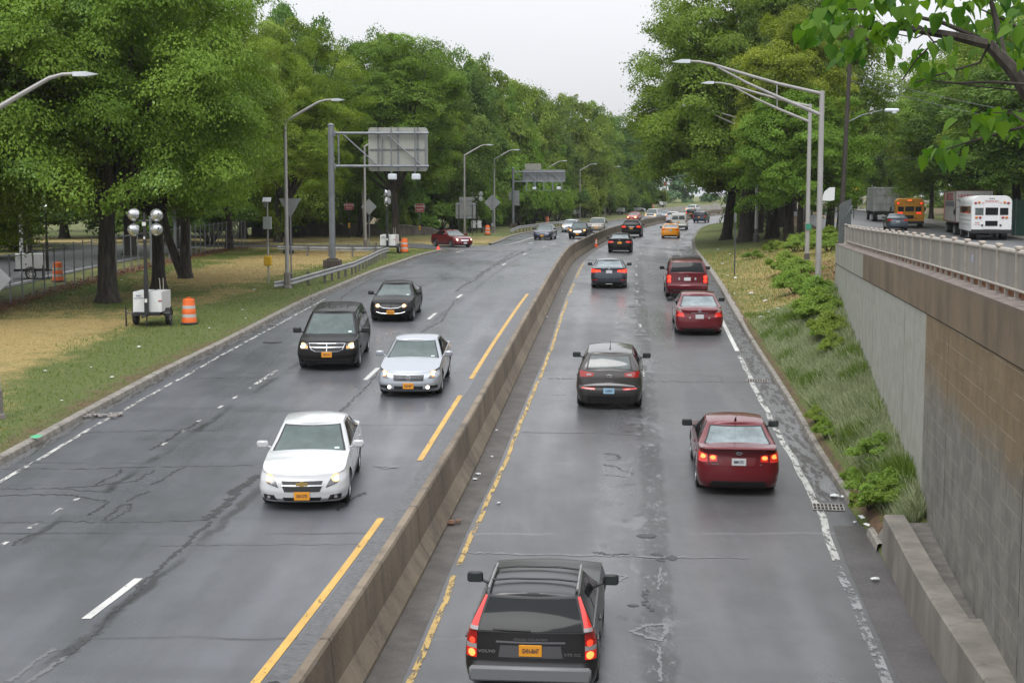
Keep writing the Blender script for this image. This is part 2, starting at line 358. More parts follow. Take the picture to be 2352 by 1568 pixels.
struct(strip('road_right',[mdc,fRY,fRL,fRE,lambda y: RK(y)+(.3 if y<27 else 0)],[-.3,0,1,2,2.35],ASR,-30,338,0))
# gravelly shoulders beside the barrier, gutters
g=NT('gravel',.8); a=g.noise(30,detail=6); b=g.noise(2,detail=5); s1=g.noise(3,(.4,4,1),detail=4)
g.color(g.mix(g.ramp(a,.62,.7,0,.8),g.mix(g.ramp(b,.3,.7),(.052,.046,.040),(.092,.083,.072)),(.24,.23,.21))); g.bump(a,.8,.02); g.rough(.62); GRAV=g.m
g=NT('dark_shoulder',.6); a=g.noise(16,(.6,2.5,1),detail=6); b=g.noise(2.5,(.4,3,1),detail=5)
g.color(g.mix(g.ramp(a,.4,.62),g.mix(g.ramp(b,.4,.6),(.030,.030,.031),(.065,.065,.068)),(.115,.117,.122))); g.bump(a,.4,.01); g.rough(.42); DSH=g.m
g=NT('patch_asphalt',.55); a=g.noise(20,detail=6); b=g.noise(.8,detail=5); w=g.noise(2.2,(.35,5,1),detail=4)
g.color(g.mix(g.ramp(a,.5,.7,0,.35),g.mix(g.ramp(b,.3,.7),(.048,.044,.043),(.078,.072,.070)),(.15,.148,.148))); g.rough(.55); g.bump(a,.5,.015); PAT=g.m
struct(strip('shoulder_right_of_barrier',[lambda y: MD(y)-.05,lambda y: fRY(y)-.12],[0,1],GRAV,-20,150,.004,3))
struct(strip('shoulder_left_of_barrier',[lambda y: fLY(y)+.12,lambda y: MD(y)-.5],[0,1],DSH,-20,72,.004,3))
struct(strip('patch_right_edge',[lambda y: RE(y)+.16+.5*smooth(24,17,y)*0,lambda y: RK(y)+.3],[0,1],PAT,-20,28.6,.004,3))
g=NT('wet_gutter',.35); a=g.noise(2.2,(2.6,.5,1),detail=7,rough=.7)
g.color(g.mix(g.ramp(a,.47,.54),(.115,.116,.12),(.042,.038,.034))); g.rough(g.ramp(a,.4,.6,.25,.6)); GUT=g.m
struct(strip('gutter_right',[lambda y: RK(y)-.62,lambda y: RK(y)],[0,1],GUT,29.6,120,.004,3))
struct(strip('gutter_left',[LK,lambda y: LK(y)+.28],[0,1],GUT,-15,109,.004,2))
# painted lines, worn
def paint(name,col,wear,sc=8,stv=(1,.3,1)):
    g=NT(name,.5); a=g.noise(sc,stv,detail=8,rough=.8); m=g.ramp(a,wear-.03,wear+.03)
    g.color(g.mix(g.ramp(g.noise(1.5),.3,.7),col,[k*.78 for k in col]))
    tr=N(g.t,'ShaderNodeBsdfTransparent'); mx=N(g.t,'ShaderNodeMixShader'); g.set(mx.inputs[0],m)
    g.t.links.new(g.p.outputs[0],mx.inputs[1]); g.t.links.new(tr.outputs[0],mx.inputs[2]); g.t.links.new(mx.outputs[0],g.t.nodes['Material Output'].inputs[0]); return g.m
YEL=paint('yellow_line_paint',(.60,.36,.075),.62); YELW=paint('yellow_line_paint_worn',(.48,.32,.09),.535,7)
WHI=paint('white_line_paint',(.56,.56,.53),.62); WHW=paint('white_line_paint_worn',(.50,.50,.47),.50,7); WHR=paint('white_line_paint_bright',(.46,.46,.43),.525,7)
def band(name,fn,w,y0,y1,m,dz=.009,wig=0):
    rows=[]; y=y0; st=.5 if y1<130 else 2
    while y<=y1+1e-6:
        x=fn(y)+wig*sin(y*1.7)*sin(y*.6); rows.append([(x-w/2,y,zr(y)+dz),(x+w/2,y,zr(y)+dz)]); y+=st if y+st<=y1 or y>=y1 else y1-y
    return struct(sheet(name,rows,m))
for a,b in ((12,28.6),(33.8,41.9),(44.6,68.5)): band('yellow_edge_line',LY,.14,a,b,YEL)
for a,b in ((12,24.7),(25.3,44.2),(44.6,66),(67.5,74.5),(78,92)): band('yellow_edge_line',RY,.10,a,b,YELW,wig=.02)
band('white_edge_line',LE,.12,27,66,WHW,wig=.02); band('white_edge_line',LE,.12,66,84,paint('white_line_faint',(.4,.4,.38),.44),wig=.02); band('white_edge_line',LE,.14,108,210,WHI)
for i_,a in enumerate((26.6,27.8,28.9,30.0,35.4,36.9,38.2,40,41.4,42.9)): band('lane_dash',L1,.10,a,a+.25+.12*(i_%3),WHW)
band('lane_dash',L1,.14,43.6,46.2,WHW)
for a,b in ((22.3,24.5),(38.2,38.9),(44.4,46.6),(58.5,60.6),(66.5,68.2),(90,92),(104,106),(118,121),(124,127),(131,134),(139,142),(150,153),(160,163)): band('lane_dash',fL2,.15,a,b,WHI)
for y in frange(110,200,9): band('lane_dash',fL1,.15,y,y+3,WHI)
for a,b in ((12,17),(45,46.4),(56,57),(64.5,65.6),(69,70),(74,75),(80,82),(88,90),(96,98)): band('lane_dash',lambda y: fRL(y)-.12,.12,a,b,WHW,wig=.03)
for y in frange(104,240,9): band('lane_dash',fRL,.15,y,y+3,WHR)
band('white_edge_line',RE,.15,25.6,49,WHR,wig=.03); band('white_edge_line',RE,.16,17,25.6,paint('white_line_smeared',(.27,.27,.275),.50,3,(1,.6,1)),wig=.03); band('white_edge_line',RE,.15,50,64,WHI); band('white_edge_line',RE,.15,66,90,WHI); band('white_edge_line',fRE,.16,90,235,WHR)
# cracks as ragged dark sheets
CRK=mat('crack_dark',(.030,.030,.032),.5); CRL=mat('dried_film_light',(.135,.137,.145),.3)
def crack(pts,w=.04,jit=.06,m=CRK,seed=1,n=14):
    r=random.Random(seed); P=[r_at(*p) if p[0]>60 or True else p for p in pts]; L=[]
    for i in range(len(P)-1):
        for k in range(n): t=k/n; L.append((P[i][0]+(P[i+1][0]-P[i][0])*t+r.uniform(-jit,jit),P[i][1]+(P[i+1][1]-P[i][1])*t+r.uniform(-jit,jit)*1.5))
    L.append(P[-1]); mb=MB(); vs=[]
    for i,(x,y) in enumerate(L):
        a=L[max(0,i-1)]; b=L[min(len(L)-1,i+1)]; dx,dy=b[0]-a[0],b[1]-a[1]; l=math.hypot(dx,dy) or 1; ww=w*r.uniform(.25,1.3)
        vs+= [(x-dy/l*ww/2,y+dx/l*ww/2,zr(y)+.0055),(x+dy/l*ww/2,y-dx/l*ww/2,zr(y)+.0055)]
    mb.add(vs,[(2*i,2*i+1,2*i+3,2*i+2) for i in range(len(L)-1)]); return mb
ck=MB(); cl=MB()
def addc(mb,src): mb.add(src.v,src.f)
for i,(pts,w) in enumerate([
 ([q('B',410,1290),q('B',580,1160),q('B',700,1020),q('B',800,940)],.06),([q('B',800,940),q('B',910,820),q('B',1040,700),q('B',1160,600)],.09),([q('B',1160,600),q('B',1240,510),q('B',1325,450)],.10),
 ([q('B',1300,430),q('B',1340,390),q('B',1400,350),q('B',1480,270),q('B',1600,160)],.16),([q('B',0,283),q('B',420,278),q('B',560,300),q('B',680,325),q('B',620,370),q('B',550,405)],.05),
 ([q('B',0,245),q('B',300,240),q('B',690,262)],.04),([q('B',400,238),q('B',590,225),q('B',860,190),q('B',970,120)],.05),([q('B',600,220),q('B',660,185),q('B',740,150),q('B',770,115)],.05),
 ([q('B',640,445),q('B',700,400),q('B',760,345),q('B',830,335),q('B',800,380),q('B',690,440)],.05),([q('B',800,320),q('B',870,280),q('B',940,260)],.05),([q('B',940,215),q('B',1010,190),q('B',1080,140),q('B',1150,110)],.05),
 ([q('B',0,455),q('B',400,448),q('B',760,452),q('B',1300,440)],.03),([q('B',0,118),q('B',500,118),q('B',900,106),q('B',1600,98)],.035),([q('B',80,600),q('B',120,560),q('B',230,520)],.05),
 ([q('A',1180,1568),q('A',1290,1500),q('A',1350,1468),q('A',1420,1415),q('A',1500,1380),q('A',1550,1350)],.07),([q('A',620,1430),q('A',1100,1418),q('A',1700,1412)],.03),([q('A',1500,1006),q('A',1800,1000),q('A',2100,996)],.035),
 ([q('R2',560,1330),q('R2',640,1270),q('R2',700,1235),q('R2',760,1200),q('R2',850,1160)],.10),([q('R2',850,1190),q('R2',1100,1195),q('R2',1500,1190)],.06),([q('R2',1290,1280),q('R2',1400,1210),q('R2',1500,1140),q('R2',1600,1070),q('R2',1700,1010)],.20),
 ([q('G',0,890),q('G',120,800),q('G',250,720),q('G',400,650),q('G',620,540),q('G',780,480)],.26),([q('G',500,850),q('G',720,845)],.08),([q('R5',620,945),q('R5',700,880),q('R5',790,800),q('R5',870,700)],.07),
 ([q('R5',1100,480),q('R5',1240,400),q('R5',1290,320),q('R5',1340,260)],.10),([q('R5',640,1490),q('R5',720,1420),q('R5',800,1380)],.10),([q('R5',20,1390),q('R5',100,1350),q('R5',190,1280)],.16),
 ([q('R6',1240,780),q('R6',1290,795),q('R6',1275,825)],.10),([q('R6',1190,1000),q('R6',1180,1090),q('R6',1240,1130)],.07),([q('R6',940,170),q('R6',1020,180),q('R6',1030,210)],.06),([q('R6',930,240),q('R6',1000,250),q('R6',1110,300)],.05),
 ([q('R6',880,770),q('R6',960,790),q('R6',1090,785)],.05),([q('R7',0,1118),q('R7',160,1120)],.05),([q('R7',580,1135),q('R7',900,1140),q('R7',1240,1140)],.035)]):
    addc(ck,crack(pts,w,.05 if w<.15 else .12,seed=i))
for i,(pts,w) in enumerate([([q('R6',60,772),q('R6',400,785),q('R6',800,790),q('R6',1200,800),q('R6',1820,808)],.09),([q('R6',440,42),q('R6',900,50),q('R6',1180,62)],.05),([q('R6',1100,1250),q('R6',1200,1215),q('R6',1310,1210),q('R6',1320,1260),q('R6',1280,1310),q('R6',1200,1290),q('R6',1100,1250)],.09),
 ([q('R6',920,925),q('R6',1000,905),q('R6',1070,915),q('R6',1030,950),q('R6',940,935)],.07),([q('R6',940,190),q('R6',1000,175),q('R6',1020,210),q('R6',950,210)],.05),([q('R6',930,250),q('R6',940,300),q('R6',1090,315),q('R6',1100,260)],.06),([q('R6',1280,860),q('R6',1270,1000)],.05),([q('R6',1260,1330),q('R6',1280,1450),q('R6',1285,1560)],.06),
 ([q('R7',410,780),q('R7',490,735),q('R7',550,740)],.12),([q('R7',400,800),q('R7',500,820)],.08),([q('R7',620,960),q('R7',650,1020),q('R7',700,995)],.08),([q('R7',0,893),q('R7',380,893)],.03),([q('R7',0,1223),q('R7',160,1222)],.03),([q('B',1010,600),q('B',1600,592),q('B',2352,588)],.035),([q('R5',740,1000),q('R5',1200,994)],.03),
 ([q('B',160,1458),q('B',290,1380),q('B',420,1290)],.09),([q('B',60,1450),q('B',200,1340),q('B',340,1245)],.10),([q('R5',860,1230),q('R5',970,1235),q('R5',900,1248)],.2)]):
    addc(cl,crack(pts,w,.03,seed=50+i))
for k in range(9):
    y=rnd.uniform(20,100); x=RL(y)+rnd.gauss(-.25,.45); r=random.Random(k); n=9; rx,ry=r.uniform(.08,.25),r.uniform(.05,.2)
    P=[(x+rx*cos(2*pi*i/n)*r.uniform(.6,1.2),y+ry*sin(2*pi*i/n)*r.uniform(.6,1.2)) for i in range(n)]
    (ck if k%3 else cl).add([(a,b,zr(b)+.0075+k*.0001) for a,b in P],[tuple(range(n))])
struct(ck.obj('road_cracks',CRK)); struct(cl.obj('road_water_films',CRL))
# side road joining from the left, with the service road beyond the fence, and the service road on the right
def poly_sheet(name,P,zf,dz,m,st=2.0):
    return struct(sheet(name,P,m))
SIDE=mat('side_road_asphalt',(.105,.106,.112),.4,var=.25,vscale=1.2,bump=.2)
rows=[]
for i in range(40):
    x=-60+i*(60+1.2)/39; t=smooth(-11,-2,x); ya=119.5-9*t-2*smooth(-8,-5,x)*0; yb=126.2-2.2*t
    rows.append([(x,yb,zr(yb)+kz(yb)*(1-smooth(-9,-6,x))*(x<LK(yb))+.012),(x,(ya+yb)/2,zr(122)+kz(122)*(1-smooth(-9,-6,x))+.012),(x,ya,zr(ya)+kz(ya)*(1-smooth(-9,-6,x))*(x<LK(ya))+.012)])
rows=[r for r in rows if r[0][0]<LK(min(124,119+3))+4]
struct(sheet('side_road',rows,SIDE))
rows=[[(x,y,zr(y)+.15+.008) for x in (-35.5,-24.6)] for y in frange(-10,119,3)]
struct(sheet('service_road_left',rows,SIDE))
rows=[[(x+.02*0,y,zr(y)+.15+.016) for x in (-25.25,-25.1)] for y in frange(-10,119,3)]
struct(sheet('service_road_line',rows,WHI))
sx=lambda y: 19.5+.165*(y-54)
rows=[]
for y in frange(-20,54,3)+frange(54,270,3): rows.append([((bankx(y) if y>56 else WX(y)+.75)+.05,y,zs(y)+.012),(sx(y),y,zs(y)+.012),(sx(y)+6.6,y,zs(y)+.012)])
struct(sheet('service_road_right',rows,SIDE))
for o_ in (-.12,.12):
    rows=[[(sx(y)+o_-.06-1.2,y,zs(y)+.021),(sx(y)+o_+.06-1.2,y,zs(y)+.021)] for y in frange(30,330,4)]
    struct(sheet('service_road_centre_line',rows,mat('centre_line',(.50,.30,.05),.6)))
SWK=mat('sidewalk_concrete',(.22,.21,.19),.8,var=.2,vscale=2)
struct(sheet('sidewalk_right',[[(sx(y)+x,y,zs(y)+z) for x,z in ((6.6,.012),(6.6,.15),(9.4,.15),(9.4,-.05))] for y in frange(20,330,4)],SWK,smooth=False))
# ------------------------------------------------------------------ kerbs
g=NT('kerb_concrete',.8); yy=g.sep()[1]; fr=g.math('ABSOLUTE',g.math('SUBTRACT',g.math('FRACT',g.math('DIVIDE',yy,1.9)),.5))
c=g.mix(g.ramp(g.noise(4,detail=6),.3,.7),(.15,.135,.115),(.26,.24,.21)); c=g.mix(g.ramp(fr,.004,.014,1,0),c,(.04,.035,.03)); c=g.mix(g.ramp(g.noise(1.2,detail=7,rough=.7),.58,.7),c,(.08,.07,.055)); g.color(c); g.bump(g.noise(20),.5,.01); KRB=g.m
def kerb(name,fn,sgn,y0,y1,w=.26,h=.15,jag=0):
    rows=[]
    for y in frange(y0,y1,.7 if y1<130 else 2)+[y1]:
        x=fn(y); j=jag*(sin(y*2.3)+sin(y*5.1))*.5; w_=w+j
        rows.append([(x,y,zr(y)-.05),(x+sgn*.03,y,zr(y)+h-.02),(x+sgn*.06,y,zr(y)+h),(x+sgn*w_,y,zr(y)+h),(x+sgn*(w_+.01),y,zr(y)-.05)] if sgn>0 else [(x+sgn*(w_+.01),y,zr(y)-.05),(x+sgn*w_,y,zr(y)+h),(x+sgn*.06,y,zr(y)+h),(x+sgn*.03,y,zr(y)+h-.02),(x,y,zr(y)-.05)])
    r0,r1=rows[0],rows[-1]
    o=sheet(name,rows,KRB,smooth=False); return struct(o)
kerb('kerb_left',LK,-1,-15,110.6); kerb('kerb_left_far',LK,-1,123.8,285); kerb('kerb_right',RK,1,29.6,118,jag=.05); kerb('kerb_right_end',RK,1,26.2,27.4); kerb('kerb_right_far',RK,1,118,255)
# ------------------------------------------------------------------ median barrier
g=NT('barrier_concrete',.75); x,y,z=g.sep(); b=g.noise(.5,(.6,1,1),detail=6); s1=g.noise(1.6,(1,1.2,.25),detail=6); s2=g.noise(9,(.4,.5,5),detail=3)
c=g.mix(g.ramp(b,.3,.7),(.125,.095,.064),(.215,.170,.118)); c=g.mix(g.ramp(s1,.45,.72,0,.75),c,(.060,.050,.040)); c=g.mix(g.ramp(s2,.70,.78,0,.5),c,(.30,.28,.25)); c=g.mix(g.ramp(g.noise(2.6,(1,.5,3)),.62,.7,0,.5),c,(.2,.2,.2))
fr=g.math('ABSOLUTE',g.math('SUBTRACT',g.math('FRACT',g.math('DIVIDE',y,7.3)),.5)); c=g.mix(g.ramp(fr,.002,.006,1,0),c,(.03,.025,.02)); c=g.mix(g.ramp(g.noise(.8,(1,1.5,.5),detail=8,rough=.8,dist=.8),.5,.68,0,.65),c,(.055,.045,.036)); c=g.mix(g.ramp(g.noise(12,detail=6,rough=.8),.4,.7,0,.35),c,(.25,.215,.17)); g.color(c); g.bump(g.math('ADD',g.noise(14),g.math('MULTIPLY',g.noise(3,detail=6),2)),.5,.02); BARR=g.m
def barrier(name,fn,y0,y1,prof,m=BARR,st=1.0):
    P=[]; ys=frange(y0,y1,st)+[y1]
    for y in ys:
        a=(fn(y+.5)-fn(y-.5)); l=sqrt(1+a*a); nx,ny=1/l,-a/l
        P.append([(fn(y)+o*nx,y+o*ny,zr(y)+h) for o,h in prof])
    mb=MB(); n=len(prof); vs=[p for r in P for p in r]
    mb.add(vs,[(i*n+j,(i+1)*n+j,(i+1)*n+j+1,i*n+j+1) for i in range(len(P)-1) for j in range(n-1)]); mb.f+= [tuple(range(n-1,-1,-1))[::-1],tuple((len(P)-1)*n+k for k in range(n))[::-1]]; mb.mi+=[0,0]
    return mb.obj(name,m)
JP=[(.30,-.05),(.30,.07),(.13,.36),(.085,.98),(.06,1.02),(-.06,1.02),(-.085,.98),(-.13,.36),(-.30,.07),(-.30,-.05)]
tag(barrier('median_barrier',lambda y: MD(y)-.3,-15,352,JP),'long brown stained concrete barrier curving between the two carriageways','barrier')
FARC=mat('pale_concrete',(.34,.32,.28),.8,var=.2,vscale=.6)
tag(barrier('bend_barrier',lambda y: LK(y)-.4,286,364,[(.25,-.05),(.22,.2),(.1,1.15),(-.1,1.15),(-.2,-.05)],FARC),'pale concrete barrier along the outside of the distant bend','barrier')
# ------------------------------------------------------------------ retaining wall with band and steel parapet
def wall_mat():
    g=NT('retaining_wall_concrete',.85); u,v,_=g.sep('UV')
    def W_(a,b,val): return g.ramp(val,a-b,a+b)
    wob=g.math('MULTIPLY',g.math('SUBTRACT',g.noise(.9,detail=6),.5),.9); vv=g.math('ADD',v,wob)
    st=g.noise(1.3,(1,1.2,.12),detail=6); bl=g.noise(2.2,detail=6)
    brown=g.mix(g.ramp(bl,.3,.7),(.150,.108,.055),(.205,.150,.083)); brown=g.mix(g.ramp(st,.50,.8,0,.45),brown,(.10,.068,.036)); brown=g.mix(g.ramp(g.noise(.9,detail=5),.5,.7,0,.4),brown,(.19,.12,.06)); brown=g.mix(g.ramp(g.noise(5,(1,.6,.12),detail=5),.62,.8,0,.5),brown,(.07,.048,.03))
    pale=g.mix(g.ramp(bl,.3,.7),(.275,.278,.235),(.335,.335,.295)); pale=g.mix(g.ramp(st,.55,.8,0,.5),pale,(.19,.19,.16))
    grey=g.mix(g.ramp(bl,.35,.65),(.135,.130,.112),(.195,.188,.162)); grey=g.mix(g.ramp(g.noise(3,(1,1.5,.3),detail=7),.5,.75,0,.75),grey,(.085,.085,.07)); grey=g.mix(g.ramp(g.noise(.8),.55,.75,0,.4),grey,(.14,.15,.17))
    near=g.ramp(u,27.0,27.1,1,0); low=g.ramp(g.math('ADD',vv,g.math('MULTIPLY',g.math('SUBTRACT',g.noise(7,detail=6),.5),.5)),3.05,4.0,1,0)       # near part: brown above, grey below
    c=g.mix(near,pale,g.mix(low,brown,grey))
    bs=N(g.t,'ShaderNodeTexBrick'); cm=N(g.t,'ShaderNodeCombineXYZ'); g.set(cm.inputs[0],u); g.set(cm.inputs[1],v); g.t.links.new(cm.outputs[0],bs.inputs['Vector'])
    bs.inputs['Scale'].default_value=1; bs.inputs['Brick Width'].default_value=1.2; bs.inputs['Row Height'].default_value=.30; bs.inputs['Mortar Size'].default_value=.008; bs.inputs['Mortar Smooth'].default_value=.3; bs.inputs['Bias'].default_value=0
    jm=g.math('MULTIPLY',bs.outputs['Fac'],g.ramp(g.noise(1.6,detail=4),.38,.6))
    c=g.mix(g.math('MULTIPLY',jm,g.math('MULTIPLY',near,.55)),c,(.37,.32,.25)); c=g.mix(g.math('MULTIPLY',jm,g.math('SUBTRACT',.35,g.math('MULTIPLY',near,.3))),c,(.16,.16,.14))
    for k,w in ((24.05,.022),(38,.02),(30.6,.02),(48,.02),(17.4,.02)):
        j=g.ramp(g.math('ABSOLUTE',g.math('SUBTRACT',g.math('ADD',u,g.math('MULTIPLY',g.math('SUBTRACT',g.noise(4),.5),.04)),k)),w*.5,w*1.6,1,0)
        c=g.mix(g.math('MULTIPLY',j,g.ramp(g.noise(2,(1,1,.8),detail=4),.36,.5)),c,(.025,.022,.018))
    g.color(c); g.bump(g.math('ADD',g.noise(6,detail=6),g.math('MULTIPLY',bs.outputs['Fac'],-.4)),.5,.02); return g.m
def wall_mat_band():
    g=NT('wall_band_concrete',.85); u,v,_=g.sep('UV'); st=g.noise(2.2,(1,1.5,.12),detail=6)
    brown=g.mix(g.ramp(g.noise(1.1,(1,.6,.35),detail=7,rough=.7),.3,.7),(.088,.066,.042),(.185,.135,.080)); brown=g.mix(g.ramp(st,.55,.8,0,.4),brown,(.05,.036,.026)); brown=g.mix(g.ramp(g.noise(.5,detail=6),.5,.7,0,.5),brown,(.20,.15,.095))
    pale=g.mix(g.ramp(st,.3,.75),(.23,.23,.19),(.32,.32,.28)); c=g.mix(g.ramp(u,41.2,41.3,1,0),pale,brown)
    c=g.mix(g.math('MULTIPLY',g.ramp(v,-.10,-.01),.5),c,(.12,.10,.085))
    for k in (24.05,30.6,38,48): c=g.mix(g.math('MULTIPLY',g.ramp(g.math('ABSOLUTE',g.math('SUBTRACT',u,k)),.012,.035,1,0),g.ramp(g.noise(2),.36,.5)),c,(.025,.022,.018))
    g.color(c); g.bump(g.noise(8,detail=6),.4,.02); return g.m
ct=lambda y: 5.6-(5.6-5.22)*smooth(14,60,y)*1.0
wr=thing('retaining_wall','tall retaining wall with brown, pale and grey concrete patches beside the bank','wall',(0,0,0))
def wface(x_off,z0f,z1f,name,m,uvv):
    rows=[];uv=[]
    for y in frange(-8,53.5,1.5)+[53.5]:
        r=[]
        for k in range(9):
            t=k/8; z=z0f(y)+(z1f(y)-z0f(y))*t; r.append((WX(y)+x_off,y,z)); uv.append((y,uvv(y,z)))
        rows.append(r[::-1]); uv[-9:]=uv[-9:][::-1]
    o=sheet(name,rows,m,uv=uv,smooth=False); o.parent=wr; return o
wface(0,lambda y: zr(y)-.6,lambda y: ct(y)-.74,'wall_face',wall_mat(),lambda y,z:z)
wface(-.03,lambda y: ct(y)-.71,lambda y: ct(y),'upper_band',wall_mat_band(),lambda y,z:z-ct(y))
mb=MB()
for y in frange(-8,53.5,2.05):
    y2=min(y+2.05,53.5); mb.add([(WX(a)+o_,a,z(a)) for a in (y,y2) for o_,z in ((0,lambda b:ct(b)-.745),(-.03,lambda b:ct(b)-.71))],[(0,2,3,1)])
mb.obj('groove',mat('groove_dark',(.03,.025,.02),.9),wr)
g=NT('coping_stone',.85); g.color(g.mix(g.ramp(g.noise(5,detail=6),.35,.65),(.11,.085,.075),(.23,.19,.17))); g.bump(g.noise(30),.6,.01)
rows=[[(WX(y)-.03,y,ct(y)+.001),(WX(y)+.2,y,ct(y)+.001),(WX(y)+.75,y,ct(y)+.001),(WX(y)+.75,y,ct(y)-1.2)] for y in frange(-8,53.5,1.5)+[53.5]]
o=sheet('coping',rows,g.m,smooth=False); o.parent=wr
mb=MB(); mb.add([(WX(53.5)-.03,53.5,1.5),(WX(53.5)-.03,53.5,ct(53.5)),(WX(53.5)+.75,53.5,ct(53.5)),(WX(53.5)+.75,53.5,1.5)],[(0,1,2,3)]); mb.obj('wall_end',FARC,wr)
# parapet railing
g=NT('painted_steel',.5); x,y,z=g.sep(); st=g.noise(3,(1,1,.1),detail=5); c=g.mix(g.ramp(st,.35,.7),(.215,.20,.180),(.285,.27,.25)); c=g.mix(g.ramp(g.noise(1.3,(1,1,.3),detail=7,rough=.7),.66,.70),c,(.10,.045,.025)); g.color(c); PST=g.m
RST=mat('rusty_steel',(.32,.13,.05),.8,col2=(.10,.045,.025),vscale=8); POST=mat('railing_post_paint',(.34,.31,.27),.6,var=.2,vscale=5); CAP=mat('post_cap_paint',(.36,.31,.26),.6,var=.2,vscale=9)
pr=thing('parapet_railing','long grey steel parapet with capped posts and rusty feet on the retaining wall','railing',(0,0,0))
rx=lambda y: WX(y)+.32
pan=MB(); tr=MB(); br=MB(); 
for y in frange(-8,53,1.5):
    y2=y+1.5
    if y2>53.3: y2=53.3
    pan.add([(rx(a)+o_,a,ct(a)+h) for a in (y,y2) for o_ in (0,.02) for h in (.13,.60)],[(0,4,5,1),(2,3,7,6),(1,5,7,3),(0,2,6,4)])
tr.tube([(rx(y)+.01,y,ct(y)+.64) for y in frange(-8,54,3)],.042,8); br.tube([(rx(y)-.03,y,ct(y)+.125) for y in frange(-8,54,3)],.022,6)
pan.obj('panel',PST,pr); tr.obj('top_rail',POST,pr,smooth=True); br.obj('bottom_rail',POST,pr,smooth=True)
pm=MB(); pm.box((-.015,0,.32),(.05,.035,.62)); pm.box((-.045,0,.005),(.16,.10,.015)); pmm=pm.mesh('post',POST)
cm=MB(); cm.box((0,0,.70),(.09,.22,.05),bev=.012); cmm=cm.mesh('post_cap',CAP)
fm=MB(); fm.box((-.02,0,.06),(.05,.03,.12)); fm.box((-.05,0,.006),(.12,.09,.012)); fmm=fm.mesh('foot',POST); rs=MB()
for i in range(36):
    y=53.3-i*1.52; 
    if y<-6: break
    for nm,me in (('post',pmm),('post_cap',cmm)): o=link(nm,me,pr); o.location=(rx(y),y,ct(y)+.002); o.rotation_euler=(0,0,-.16)
    if y>14: o=link('foot',fmm,pr); o.location=(rx(y-.76),y-.76,ct(y-.76)+.002); o.rotation_euler=(0,0,-.16)
for y in frange(-8,53,1.0): rs.add([(rx(a)+.035,a,ct(a)+h) for a in (y,min(y+1.0,53.3)) for h in (.0,.125)],[(0,2,3,1)])
rs.obj('kick_plate',RST,pr)
stk=MB(); stk.box((0,0,0),(.004,.09,.12)); o=stk.obj('sticker',mat('sticker_white',(.6,.6,.62),.5,col2=(.1,.12,.35),vscale=20),pr); o.location=(rx(23.8)-.004,23.8,ct(23.8)+.42)
# low wall at the right edge, with ledge
def lx(y): return RK(y)+.02+.05*smooth(22,26.5,y)
g=NT('low_wall_concrete',.8); a=g.noise(1.5,(1,1,.35),detail=6); c=g.mix(g.ramp(a,.3,.7),(.13,.118,.10),(.22,.20,.17)); c=g.mix(g.ramp(g.noise(3,(1,1.4,.2),detail=6),.55,.75,0,.6),c,(.07,.068,.055)); g.color(c); g.bump(g.noise(16),.4,.01); LWM=g.m
lw=thing('low_wall','thick low concrete wall with flat top at the foot of the retaining wall','wall',(0,0,0))
rows=[]
for y in frange(-8,26,1.0)+[26.0]: rows.append([(lx(y),y,zr(y)-.1),(lx(y)+.03,y,zr(y)+.72),(lx(y)+.06,y,zr(y)+.75),(lx(y)+.40,y,zr(y)+.75),(lx(y)+.42,y,zr(y)+.3)])
o=sheet('wall_body',rows,LWM,smooth=False); o.parent=lw
y=26.0; mb=MB(); mb.add([(lx(y),y,zr(y)-.1),(lx(y)+.03,y,zr(y)+.72),(lx(y)+.06,y,zr(y)+.75),(lx(y)+.40,y,zr(y)+.75),(lx(y)+.42,y,zr(y)-.1),(lx(y)-.02,y+.9,zr(y)-.1),(lx(y)+.2,y+.5,zr(y)+.45)],[(0,1,2,3,4),(0,5,6,1),(1,6,2)]); mb.obj('wall_end',LWM,lw)
rows=[[(lx(y)+.40,y,zr(y)+.60),(WX(y)+.02,y,zr(y)+.60)] for y in frange(20,26.2,.5)]
struct(sheet('ledge_slab',rows,mat('ledge_concrete',(.12,.11,.098),.9,var=.4,vscale=3)))
rows=[[(lx(y)+.39,y,zr(y)+.745),(WX(y)+.02,y,zr(y)+.745)] for y in frange(-8,20.01,1)]
struct(sheet('ledge_top',rows,LWM,smooth=False))
tag(MB().add([(lx(20)+.40,20,zr(20)+.60),(lx(20)+.4,20,zr(20)+.75),(WX(20),20,zr(20)+.75),(WX(20),20,zr(20)+.6)],[(0,1,2,3)]).obj('ledge_step',LWM),'short concrete step where the ledge behind the low wall ends','step')
# drain grates
def grate(x,y,ang,label,w=.62,l=.5):
    t=thing('drain_grate',label,'drain grate',(x,y,zr(y)+.006),ang,'drain grates in the right gutter')
    t.rotation_euler=(math.atan((zr(y+1)-zr(y-1))/2),0,ang)
    mb=MB(); mb.box((0,0,.004),(w,l,.004)); mb.obj('pit',mat('pit_dark',(.012,.012,.012),.9),t)
    mb=MB()
    for i in range(9): mb.box((-w/2+i*w/8,0,.012),(.022,l+.02,.012))
    for j in (-1,0,1): mb.box((0,j*l/2,.014),(w+.03,.022,.014))
    mb.obj('grille',mat('cast_iron',(.26,.24,.22),.5,var=.3,vscale=10),t)
x,y=r_at(*q('F',590,245)); grate(x,y,-.15,'iron drain grate in the gutter near the low wall','') if 0 else grate(x,y,-.15,'iron drain grate in the gutter near the low wall')
x,y=r_at(*q('R7',1300,1135)); grate(x,y,-.15,'farther iron drain grate beside the white edge line, behind the nearest red sedan')
def manhole(u,v,label):
    x,y=r_at(u,v); t=MB().lathe([(.36,0),(.36,.006),(.30,.008),(.30,.004),(0.01,.004)],24); o=t.obj('manhole_cover',mat('manhole_iron',(.05,.05,.052),.5)); o.location=(x,y,zr(y)+.003); tag(o,label,'manhole cover')
